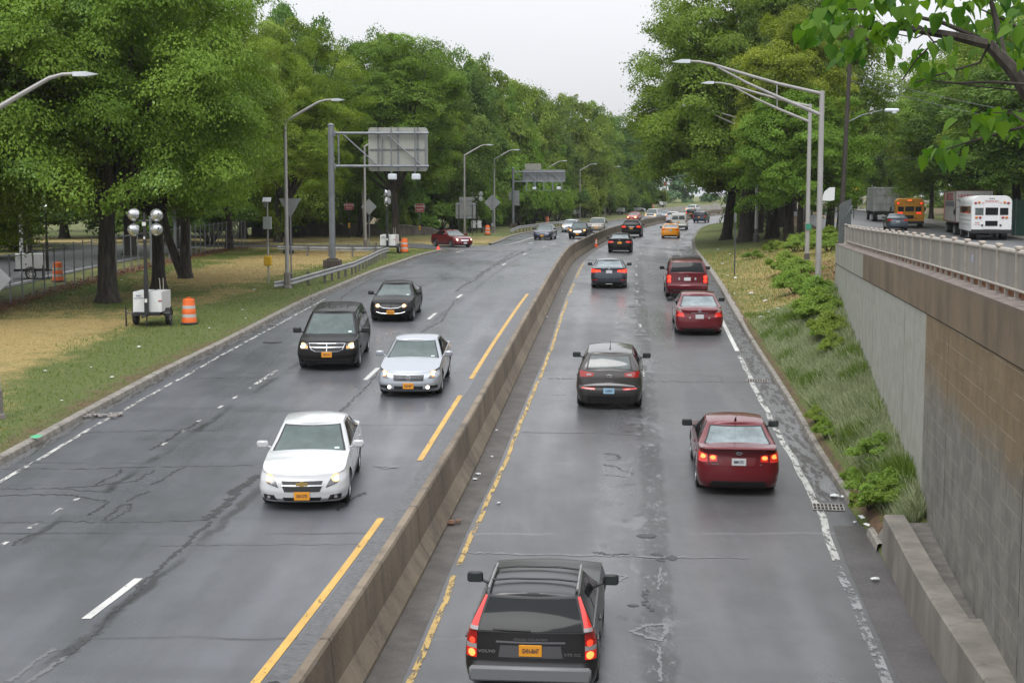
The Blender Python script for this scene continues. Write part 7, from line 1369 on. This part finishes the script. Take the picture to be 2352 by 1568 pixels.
for i,(key,u,v,Y,rx,cb,lb) in enumerate((
 ('midB',60,-60,95,7,6,'dark tree beyond the fence at the far left edge'),('midB',300,-60,100,7.5,6,'dark tree beyond the fence behind the two nearest maples'),('midA',415,-30,112,5,6,'tree filling the gap behind the forked maple'),
 ('farB',150,40,140,8,4,'dark background tree at the far left, behind the service road'),('farB',330,60,145,8,4,'dark background tree left of the green road sign'),('farA',560,100,140,7,4,'background tree behind the stair-like fence gap'),
 ('midA',640,50,128,5.4,5,'green tree whose top shows beside the notch of sky'),('farB',675,18,150,5.6,4,'dark domed tree top above the lamp post beside the gantry'),('midB',830,85,145,6,4,'dark tree just left of the gantry sign'),
 ('farA',905,95,168,6.5,4,'tree with spiky top right above the gantry sign'),('midB',985,110,160,6.5,3.5,'dark tree right of the gantry sign'),('farB',1040,120,178,6.5,3.5,'dark tree with rounded top right of the yellow green tree'),
 ('farA',1110,145,200,6.2,3,'green tree behind the two-post sign, crown against the sky'),('farC',1165,205,203,5,3,'fresh green tree behind the second diamond sign'),('farA',1195,190,224,6.5,3,'tree behind the farther gantry column'),
 ('farC',1130,290,196,4.4,3,'lower fresh green tree over the two-post sign'),('farB',1245,210,232,6.5,3,'dark tree over the farther gantry sign'),('farA',1310,222,257,6.5,3,'big green tree right of the farther gantry sign'),
 ('farC',1238,310,224,4.5,3,'low fresh green tree behind the farther gantry sign'),('farA',1360,240,286,6.5,3,'tree above the silver cars, crown next to the sky'),('farB',1325,330,264,5,3,'dark tree behind the lamp post beyond the farther gantry'),
 ('farC',1385,350,286,4.5,3,'fresh green tree left of the lamp post with dark backdrop'),('farB',1415,268,300,6.5,3.2,'dark tree left of the sky gap'),('farB',1452,285,312,6,3.2,'dark tree bordering the sky gap on its left'),('farA',1440,400,318,4,3.2,'small tree behind the thin lamp post at the bend'))):
    x,top=T_(u,v,Y); x=min(x,LK(min(Y,360))-3.5); tree(key,lb,x,Y,rx,top,cb=cb)
# ivy and bushes along the left edge
def bush_proto(seed,m,n,ls,flat=.8):
    rs=np.random.default_rng(seed); cc=crown_clumps(rs,1,1,1.6*flat,26,.2,-.2,.2); C=[];NR=[]
    for c in cc:
        k=n//26; d=unit(rs.normal(size=(k,3))); d[:,2]=np.abs(d[:,2]); p=c*np.array([1,1,rs.uniform(.6,1.35)])+np.array([0,0,.45*flat+rs.uniform(-.1,.25)])+d*rs.uniform(.12,.38)*rs.uniform(.35,1.15,size=(k,1))*np.array([1,1,rs.uniform(.8,1.5)]); C.append(p); NR.append(unit(d+unit(c)*.4+np.array([0,0,.5])+rs.normal(size=(k,3))*.5))
    C=np.concatenate(C); C[:,2]=np.abs(C[:,2]); return leaves_mesh('foliage',C,np.concatenate(NR),rs.uniform(.7,1.3,len(C))*ls,m,rs)
BU={'ivy':bush_proto(1,LM['fresh'],14000,.085),'dk':bush_proto(2,LM['dark'],12000,.09),'weed':bush_proto(3,LM['fresh'],9000,.085,.7),'mid':bush_proto(4,LM['mid'],12000,.09)}
stm=MB(); 
for k in range(6): a=k*1.05; stm.tube([(0,0,-.05),(.25*cos(a),.25*sin(a),.35),(.5*cos(a),.5*sin(a),.75)],[.03,.02,.01],5,False)
stmesh=stm.mesh('stem',BARK)
def bush(key,label,x,y,sx_,sy_,sz_,group=None,name='bush',z=None):
    t=thing(name,label,'bush',(x,y,gz(x,y)-.05 if z is None else z),rnd.uniform(0,6.28),group); link('foliage',BU[key],t); link('stem',stmesh,t); t.scale=(sx_,sy_,sz_); return t
IVL=['dark bush behind the left end of the low stone wall','dark bush behind the low stone wall, under the notch of sky','mid green bush behind the stone wall at the yield sign','dark bush behind the leaning white pole','mid green bush behind the right end of the stone wall','bright ivy bush just right of the right WRONG WAY sign','bright ivy bush behind the turning red sedan','mid green bush behind the two-post sign','bright ivy bush behind the island light tower','mid green bush behind the second diamond sign','tall bright ivy bush left of the farther gantry column','tallest bright ivy bush behind the farther gantry column','tall bright ivy bush under the farther gantry light rack','bright ivy bush behind the lamp post at the farther gantry','mid green bush above the silver oncoming sedan','dark bush behind the fourth light tower','mid green bush above the pewter utility vehicle','dark bush behind the lamp post with dark backdrop','mid green bush left of the shaded light tower','dark bush behind the bright red sedan','bright ivy bush near the distant white parked car','farthest mid green bush at the outer side of the bend']
GI='ivy-covered bushes behind the grass island'
for i,(u,Y,s,h,key) in enumerate(((640,150,3.5,3,'dk'),(700,152,3.5,3.2,'dk'),(760,152,3.5,3.5,'mid'),(830,154,3.5,3.4,'dk'),(890,156,3.5,3.5,'mid'),(960,158,3.6,4.2,'ivy'),(1010,163,3.8,3.8,'ivy'),(1045,168,3.2,3.6,'mid'),(1085,172,3.4,4.2,'ivy'),(1120,186,3.4,4.4,'mid'),(1155,194,3.2,5.2,'ivy'),(1190,193,3.4,6.0,'ivy'),(1225,200,3.6,6.4,'ivy'),(1255,212,3.4,5.2,'ivy'),(1280,222,3.4,4.6,'mid'),(1305,236,3.2,4.2,'dk'),(1340,250,3.4,4.4,'mid'),(1370,262,3.2,4.5,'dk'),(1400,274,3.4,4.8,'mid'),(1430,286,3.4,4.8,'dk'),(1460,300,3.2,4.6,'ivy'),(1488,318,3.4,4.0,'mid'))):
    x=(u-1176)/3300*Y; x=min(x,LK(min(Y,360))-s-2.2); bush(key,['dark ivy-covered bush','bright green ivy-covered bush','mid green ivy-covered bush'][('dk','ivy','mid').index(key)]+', number %d counted from the left, in the row behind the island and left kerb'%(i+1) if 0 else IVL[i],x,Y,s,s,h,'ivy-covered bushes along the left edge','ivy_bush')
for i,(x,Y,s,h) in enumerate(((-26,124,4,3),(-31,128,4,3.5),(-38,110,5,3),(-38,95,5,3),(-39,80,5,3.4),(-40,66,5,3.6),(-41,120,5,4),(-36,140,5,4),(-30,145,5,4))): bush('dk',['dark bush past the far end of the left fence','dark bush left of the far end of the left fence','dark bush beyond the service road behind the third maple','dark bush beyond the service road behind the second maple','dark bush beyond the service road at the generator trailer','dark bush beyond the service road at the left edge','dark bush at the far corner of the left service road','dark bush left of the low stone wall','dark bush touching the left end of the stone wall'][i],x,Y,s,s,h,'dark bushes beyond the left service road')
# background wood masses (too far and dense to count)
def wood(name,label,P,h,n,ls,m,seed,z0=None,depth=6):
    rs=np.random.default_rng(seed); P=np.array(P,float); seg=np.diff(P,axis=0); L=np.hypot(seg[:,0],seg[:,1]); cum=np.concatenate([[0],np.cumsum(L)]); nc=max(10,int(cum[-1]*h/9)); C=[];NR=[]; per=n//nc
    for k in range(nc):
        s_=rs.uniform(0,cum[-1]); i=min(len(seg)-1,np.searchsorted(cum,s_,'right')-1); p=P[i]+seg[i]*(s_-cum[i])/L[i]; zz=rs.uniform(0,1)**.8; hh=h*(.82+.18*sin(s_*.35)*cos(s_*.11)); c=np.array([p[0]+rs.uniform(-depth,depth)*.5,p[1]+rs.uniform(0,depth),(gz(p[0],p[1]) if z0 is None else z0)+zz*hh]); r=rs.uniform(1.4,2.6)
        d=unit(rs.normal(size=(per,3))); d[:,2]=np.where(d[:,2]<-.3,-d[:,2],d[:,2]); q_=c+d*r*rs.uniform(.5,1.05,size=(per,1))*np.array([1,1,.7]); C.append(q_); NR.append(unit(d+np.array([0,-.2,.5])+rs.normal(size=(per,3))*.4))
    C=np.concatenate(C); o=link(name,leaves_mesh(name,C,np.concatenate(NR),rs.uniform(.7,1.3,len(C))*ls,m,rs)); o['kind']='stuff'; o['label']=label; o['category']='wood'; return o
wood('background_wood','dark wood behind the left service road and park',[(-95,120),(-70,150),(-45,165),(-25,168),(-12,178),(-4,192)],13,60000,.62,LM['dark'],21)
wood('background_wood','green wood behind the left edge of the far road',[(-8,200),(2,225),(8,250),(14,275),(20,300),(26,325),(30,345)],12,45000,.62,LM['mid'],22)
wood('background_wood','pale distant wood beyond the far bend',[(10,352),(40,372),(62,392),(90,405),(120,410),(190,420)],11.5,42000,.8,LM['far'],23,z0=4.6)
# right side trees
tree('bigR','huge tree leaning over the right lanes, thick dark trunk beside the third lamp post',19.0,117,11.0,26,rz=.7,cb=7.9)
tree('midA','tree with slanting thin trunk at the left of the right-hand group',18.9,127,7.6,21,cb=8.4,lean=-.10)
tree('midB','tree with a slim dark trunk second from the left of the right-hand group',20.4,122,7,22,cb=8.5)
tree('midA','tall tree behind the huge tree, trunk right of the slim pair',21.3,118,7.5,24.5,cb=8.6)
tree('small','small fresh green tree in front of the lamp posts, low branching dark trunk',20.0,100,5.0,14.6,rz=2.2,cb=5.9,name='young_tree')
for i,(key,x,Y,rx,top,cb,lb) in enumerate((('midB',21.6,112,5.2,25,7.5,'tall dark tree right behind the small fresh green tree'),('midA',22.6,124,6,24,7,'tall tree behind the truss lamp posts, filling the top of the frame'),('midY',19.7,103,4.4,20,8,'yellowish tree behind the truss lamp post arms'),('farB',25,140,6,20,7,'dark background tree behind the third lamp post'),('farA',25.5,158,6.5,18,8,'background tree right of the far road bend'),('farB',31,175,7,21,7.5,'dark tree overhanging the far right kerb'),('farA',36,195,7,19,7.6,'tree at the far right kerb before the bend'),('farC',30.5,200,5,15,7.8,'low fresh green tree above the distant right lanes'),('farB',44,225,8,18,7.5,'dark distant tree between the two roads'),('farA',52,250,8,18,7,'green distant tree between the two roads'))):
    tree(key,lb,x,Y,rx,top,cb=cb)
for i,(x,Y) in enumerate(((21.8,131),(23.4,136),(24.4,128),(22.4,125),(25.8,134),(27.2,146),(26.2,119),(24.6,108),(22.9,104))):
    o=MB().tube([(0,0,-.1),(.1,0,2),(.25*(-1)**i,0,6.5)],[.36,.28,.22],8).obj('tree_trunk',BARK,smooth=True); o.location=(x,Y,gz(x,Y)); tag(o,'dark bare trunk standing '+['directly behind the huge leaning tree','in the back row of the grove behind the third lamp post','between the huge tree and the young tree, back row','right behind the slim slanting trunks','deep in the grove behind the young tree','farthest back in the grove','behind the young tree trunk, toward the utility pole','close behind the young fresh green tree','in the front right of the grove by the slatted fence'][i],'tree trunk','trunks in the shaded grove')
# right of the service road
for i,(key,u,v,Y,rx,lb) in enumerate((('midA',2420,30,112,8,'tall tree at the right edge behind the white bus'),('midB',2330,70,122,7.5,'dark tree above the white school bus'),('midA',2225,95,135,7.5,'green tree above the lettered trailer'),('midB',2195,115,150,6,'dark tree above the yellow school bus'),('farA',2135,150,170,4.6,'green tree above the grey box truck'),('farB',2045,215,192,4.6,'dark tree right of the utility pole'),('farA',1985,262,218,5.2,'green tree just right of the utility pole, below the sky gap'),('farB',1940,300,250,8,'low dark tree at the far end of the service road'),('midB',2480,40,95,8,'dark tree cut by the right edge'),('farB',2290,60,165,8,'dark tree in the second row behind the white bus'),('farA',2215,110,195,7,'green tree in the second row behind the yellow bus'),('farB',1915,330,282,7,'farthest dark tree at the service road end'))):
    x,top=T_(u,v,Y); x=max(x,sx(Y)+7.5+(0 if i<8 else 4)) if Y<275 else x; tree(key,lb,x,Y,rx,top,cb=zs(Y)+3.2,z=zs(Y))
wood('background_wood','dark wood behind the right service road',[(46,90),(50,115),(57,140),(66,170),(74,200),(84,240),(80,290),(62,318)],11,65000,.62,LM['dark'],24,z0=4.2)
wood('background_wood','shaded thicket between the main road and the service road',[(24,150),(27,165),(31,185),(36,205),(41,226)],5.5,14000,.4,LM['dark'],25,depth=2)
# bushes on the right bank near the wall
E2=lambda a,b: g_at(*q('E',a,b)); LM['wb']=leafmat('leaf_bank_bush',(.13,.21,.032),(.26,.38,.065),(.31,.40,.09)); [BU['weed'].materials.clear(), BU['weed'].materials.append(LM['wb'])]; GB='leafy weeds bushes on the right bank'
for i,(a,b,s,h,key,lb) in enumerate(((1650,320,1.0,1.1,'weed','bright leafy bush left of the nearest truss lamp post, highest up'),(1500,330,1.0,1.0,'weed','bright leafy bush near the top of the bank'),(1720,250,1.2,1.0,'weed','leafy bush between the two truss lamp posts'),(1930,330,1.2,1.0,'weed','bush at the far corner of the retaining wall'),(1930,200,1.3,1.0,'weed','pale leafy bush by the slatted fence'),(1400,620,1.05,1.2,'weed','wide leafy bush in the middle of the bank'),(1560,650,1.0,.95,'weed','leafy bush just left of the nearest truss lamp post'),(1660,760,.6,.6,'weed','dense bush touching the nearest truss lamp post'),(1500,860,.8,1.0,'weed','low bush below the middle of the bank'),(1370,760,.6,.7,'weed','small bush at the lower edge of the leafy group'),(1960,900,.9,1.0,'weed','bush right of the lamp post base against the wall'),(2050,1050,1.0,1.0,'weed','bush hugging the wall below the lamp post'),(1930,1150,.8,.8,'weed','leafy clump below the lamp post base'),(1750,1200,.5,.5,'weed','small leafy clump left of the lamp post base'),(1200,340,.5,.6,'mid','small dark bush on the middle bank'),(1000,420,.6,.45,'mid','low grassy clump on the middle bank'))):
    x,y=E2(a,b); x=min(x,(WX(y) if y<54 else 99)-s*.75); bush(key,lb,x,y,s*1.1,s*.9,h*.78)
H2=lambda a,b: g_at(*q('H',a,b))
for i,(a,b,s,h,lb) in enumerate(((330,40,.7,.7,'bush against the wall foot, upper part of the bank'),(110,110,.5,.5,'small bush on the upper weedy slope'),(180,230,.45,.5,'leafy clump on the weedy slope'),(610,1010,.55,.5,'bright leafy clump at the wall foot above the low wall'),(720,1290,.62,.5,'largest bright leafy clump beside the wall foot'),(660,1400,.5,.4,'leafy clump just above the low wall end'),(440,1440,.34,.4,'small leafy clump near the broken kerb end'),(100,880,.3,.4,'tiny leafy clump beside the right kerb'),(30,760,.3,.35,'leafy tuft near the kerb, left of the weeds'),(320,1240,.25,.3,'tiny tuft in the dirt beside the right kerb'))):
    x,y=H2(a,b); x=min(x,WX(y)-s*.9); bush('weed',lb,x,y,s,s,h,z=gz(x,y)-.03)
# grass blades and weeds
def blades(name,label,pts,hts,m,seed,w=.012,lean=.35,cat='grass'):
    rs=np.random.default_rng(seed); n=len(pts); P=np.array(pts); Hh=np.array(hts); a=rs.uniform(0,6.28,n); d=np.stack([np.cos(a),np.sin(a),np.zeros(n)],1); l=np.stack([rs.normal(0,lean,n),rs.normal(0,lean,n),np.ones(n)],1); ww=w*rs.uniform(.7,1.4,n)
    v=np.empty((n,4,3)); v[:,0]=P-d*ww[:,None]; v[:,1]=P+d*ww[:,None]; v[:,2]=P+l*Hh[:,None]+d*ww[:,None]*.35; v[:,3]=P+l*Hh[:,None]-d*ww[:,None]*.35
    me=bpy.data.meshes.new(name); me.vertices.add(n*4); me.vertices.foreach_set('co',v.astype(np.float32).ravel()); me.loops.add(n*4); me.loops.foreach_set('vertex_index',np.arange(n*4,dtype=np.int32)); me.polygons.add(n); me.polygons.foreach_set('loop_start',np.arange(0,n*4,4,dtype=np.int32)); me.materials.append(m); me.update(calc_edges=True); me.validate()
    o=link(name,me); o['kind']='stuff'; o['label']=label; o['category']=cat; return o
GRG=leafmat('grass_green',(.09,.145,.022),(.16,.22,.045),(.22,.2,.07),.8,.3,1); GRY=leafmat('grass_dry',(.32,.24,.09),(.48,.37,.16),(.14,.16,.05),.8,.2,1); WEED=leafmat('weed_grey_green',(.17,.22,.10),(.38,.42,.26),(.30,.33,.20),.8,.3,1)
rs=np.random.default_rng(5); pg=[];hg=[];py_=[];hy=[]
for k in range(70000):
    y=30+85*rs.random()**.8; d_=rs.random()**.8*(21+LK(y)+.3); x=LK(y)-.3-d_
    if x<-22.3: continue
    dryp=.05+.75*smooth(2.2,5.5,d_+.8*sin(y*.21))-(.25 if 60<y<74 else 0)-(.5*smooth(9,12,d_) if y>66 else .5*smooth(11,13,d_)); nn=sin(x*.9+y*.37)*sin(y*.8-x*.3)*.3
    p=(x,y,gz(x,y)-.03)
    if dryp+nn>.45: py_.append(p); hy.append(rs.uniform(.03,.07))
    else: pg.append(p); hg.append(rs.uniform(.04,.10))
for k in range(26000):
    y=52+50*rs.random(); xk=RK(y)+.3; bx=bankx(y)-.3; t_=rs.random(); x=xk+(bx-xk)*t_; p=(x,y,gz(x,y)-.03)
    if rs.random()<.5: py_.append(p); hy.append(rs.uniform(.05,.14))
    else: pg.append(p); hg.append(rs.uniform(.05,.18))
blades('short_grass','short green grass on the park lawn and bank',pg,hg,GRG,1); blades('dry_grass','dry yellow grass on the park lawn and bank',py_,hy,GRY,2)
pw=[];hw_=[];pe=[];he=[]
for k in range(105000):
    y=26.2+33*rs.random()**1.0; xk=RK(y)+.35; bx=WX(y)-.04 if y<53.5 else bankx(y); t_=rs.random(); x=xk+(bx-xk)*t_
    if t_<.30*(1-smooth(30,40,y)) and rs.random()<.9: continue
    patch_=.5*(sin(x*1.3+y*.37+2*sin(y*.21))*sin(y*.51-x*.9)+sin(x*3.1-y*.7)*sin(y*1.9+x*1.7))+rs.normal(0,.22)
    hh=rs.uniform(.12,.42)*(.6+.5*t_)*(.5+.5*(1-smooth(50,58,y)))*(1+.35*patch_); p=(x,y,gz(x,y)-.04)
    (pw if patch_<.35 else pe).append(p); (hw_ if patch_<.35 else he).append(hh)
blades('tall_weeds','grey green wind-blown weeds covering the bank below the retaining wall',pw,hw_,WEED,3,w=.011,lean=.45); blades('tall_grass','greener tall grass among the weeds on the bank',pe,he,GRG,4,w=.012,lean=.4)
# fallen leaves along the fence
rs=np.random.default_rng(9); n=9000; yv=rs.uniform(30,118,n); xv=-22+rs.normal(.2,.45,n); C=np.array([(a,b,gz(a,b)+.0) for a,b in zip(xv,yv)]); C[:,2]+=rs.uniform(.0,.07,n)
n2_=2500; yv=rs.uniform(54,74,n2_); xv=np.array([RK(b)+(bankx(b)-RK(b))*min(.95,max(.1,rs.normal(.58,.13))) for b in yv]); C2=np.array([(a,b,gz(a,b)) for a,b in zip(xv,yv)]); C2[:,2]+=rs.uniform(0,.06,n2_); C=np.concatenate([C,C2])
o=link('fallen_leaves',leaves_mesh('fallen_leaves',C,unit(np.array([0,0,1])+rs.normal(size=(len(C),3))*.4),rs.uniform(.06,.14,len(C)),mat('leaf_litter',(.13,.045,.028),.8,col2=(.24,.12,.06),vscale=3),rs)); o['kind']='stuff'; o['label']='fallen brown leaves along the fence foot and bank'; o['category']='leaves'
# the near tree reaching in at the top right: big drooping leaves on twigs, trunk beside the parapet out of frame
nt_=thing('overhanging_tree','near tree with large drooping leaves hanging in from the top right','tree',(8.6,13.2,zs(13)))
def NP(u,v,Y): return Vector(((u-1176)/3300*Y,Y*1.0,7+(450-v)/3300*Y))-Vector((8.6,13.2,zs(13)))
tr=MB(); tr.tube([(0,0,-.1),(0,0,.3),(-.05,0,1.2),(-.15,0,2.2),(-.3,.1,3.2),(-.5,.1,4.4)],[.34,.26,.22,.20,.16,.10],10)
root_=Vector((-.15,0,2.0)); Yd=11.5
limbs=[([(2420,320),(2352,225),(2310,165),(2255,110),(2180,92),(2060,72),(1960,72)],.055),([(2310,165),(2230,95),(2150,62),(2010,30),(1930,32)],.03),([(2352,225),(2290,150),(2270,60),(2240,-40)],.05),([(2060,72),(1985,95),(1960,110),(1900,150)],.012),([(2180,92),(2130,105),(2090,145),(2060,190)],.012),([(2255,110),(2235,150),(2150,175),(2090,195)],.012),([(2420,190),(2352,200),(2270,193),(2180,196),(2120,190)],.014),([(2420,220),(2352,215),(2250,205),(2170,195)],.010),([(2480,300),(2352,290),(2280,310),(2210,330),(2165,345)],.014),([(2352,290),(2310,262),(2270,262)],.010),([(2480,280),(2352,262),(2290,255)],.008),([(2420,40),(2352,0),(2200,-20),(2080,-10)],.03),([(2150,62),(2090,95),(2020,82)],.008),([(2130,105),(2100,70),(2050,50)],.007),([(2352,100),(2300,60),(2230,30)],.02)]
rb=random.Random(3); tips=[]; tr2=MB()
for k,(L,r) in enumerate(limbs):
    yo=Yd+rb.uniform(-.8,.8); P=[NP(u,v,yo+.12*i) for i,(u,v) in enumerate(L)]
    if L[0][0]>2400: P=[root_+Vector((0,0,.3*(k%4)))]+P
    tr2.tube(P,[max(.006,r*(1.5 if L[0][0]>2400 else 1)*(1-.75*i/(len(P)-1))) for i in range(len(P))],6,False); tips.append(P)
tr.obj('trunk',BARK,nt_,smooth=True); tr2.obj('branches',BARK,nt_,smooth=True)
# leaf template: heart shape with folded midrib and curl
def bigleaf(mb,p,size,yaw,pitch,roll):
    O=[(0,0),(.30,-.04),(.46,.18),(.44,.42),(.27,.70),(.10,.92),(0,1.06)]; M=Matrix.Translation(p)@Matrix.Rotation(yaw,4,'Z')@Matrix.Rotation(pitch,4,'X')@Matrix.Rotation(roll,4,'Y')
    vs=[]; 
    for (x,y) in O: vs+=[(x*size,y*size,(.20*abs(x)-.16*y*y)*size*1.0)]
    for (x,y) in O[1:-1]: vs+=[(-x*size,y*size,(.20*abs(x)-.16*y*y)*size)]
    mid=[(0,y*size,(-.16*y*y)*size-.02*size) for y in (.18,.42,.70,.92)]; n0=len(vs); vs+=mid
    fs=[(0,1,n0),(1,2,n0),(2,3,n0+1,n0),(3,4,n0+2,n0+1),(4,5,n0+3,n0+2),(5,6,n0+3)]; l=[7,8,9,10,11]; fs+=[(0,n0,l[0]),(l[0],n0,l[1]),(l[1],n0,n0+1,l[2]),(l[2],n0+1,n0+2,l[3]),(l[3],n0+2,n0+3,l[4]),(l[4],n0+3,6)]
    mb.add(vs,fs,M)
lf=MB(); clusters=[]
def cluster(u,v,Y,n,spread,sz):
    c=NP(u,v,Y)
    for i in range(n):
        p=c+Vector((rb.gauss(0,spread),rb.gauss(0,spread*1.2),rb.gauss(0,spread*.6))); bigleaf(lf,p,sz*rb.uniform(.55,1.25),rb.uniform(0,6.28),radians(rb.uniform(-88,-25)),rb.uniform(-.6,.6))
for (u,v,n) in ((1850,62,10),(1885,75,10),(1905,35,8),(1925,60,9),(1940,105,10),(1962,120,9),(1975,45,8),(1990,30,9),(2010,85,9),(2030,115,8),(2050,70,7),(2060,40,7),(1960,8,8),(2010,0,9),(2070,0,9),(2120,10,8),(2105,140,9),(2120,165,8),(2085,155,7),(2150,170,6),(2160,45,5),(2200,20,9),(2215,60,8),(2240,90,8),(2230,130,8),(2260,40,9),(2285,70,9),(2300,20,9),(2330,50,9),(2345,90,8),(2300,110,7),(2345,10,9),(2170,-10,9),(2250,0,9),(1900,10,5),(2260,275,8),(2240,290,7),(2290,290,6),(2310,270,5),(2280,262,5),(2145,345,8),(2165,340,7),(2180,365,5),(2350,310,5),(2345,280,4),(2195,320,4),(2110,95,4),(2180,150,3),(2340,150,4),(2320,130,4),(2150,110,2)):
    cluster(u,v,Yd+rb.uniform(-.9,.9),int(n*1.2),.07,.115)
lf.obj('foliage',LM['big'],nt_,smooth=True)
# ------------------------------------------------------------------ damp air
hz_=MB(); hz_.box((0,2000,13.4),(3600,4300,30.0)); HZ=bpy.data.materials.new('damp_air'); HZ.use_nodes=True; HZ.node_tree.nodes.clear(); ho=N(HZ.node_tree,'ShaderNodeOutputMaterial'); hv=N(HZ.node_tree,'ShaderNodeVolumePrincipled'); hv.inputs['Color'].default_value=(.93,.96,1,1); hv.inputs['Density'].default_value=.00012; HZ.node_tree.links.new(hv.outputs[0],ho.inputs['Volume'])
hzo=hz_.obj('haze',HZ); hzo['kind']='stuff'
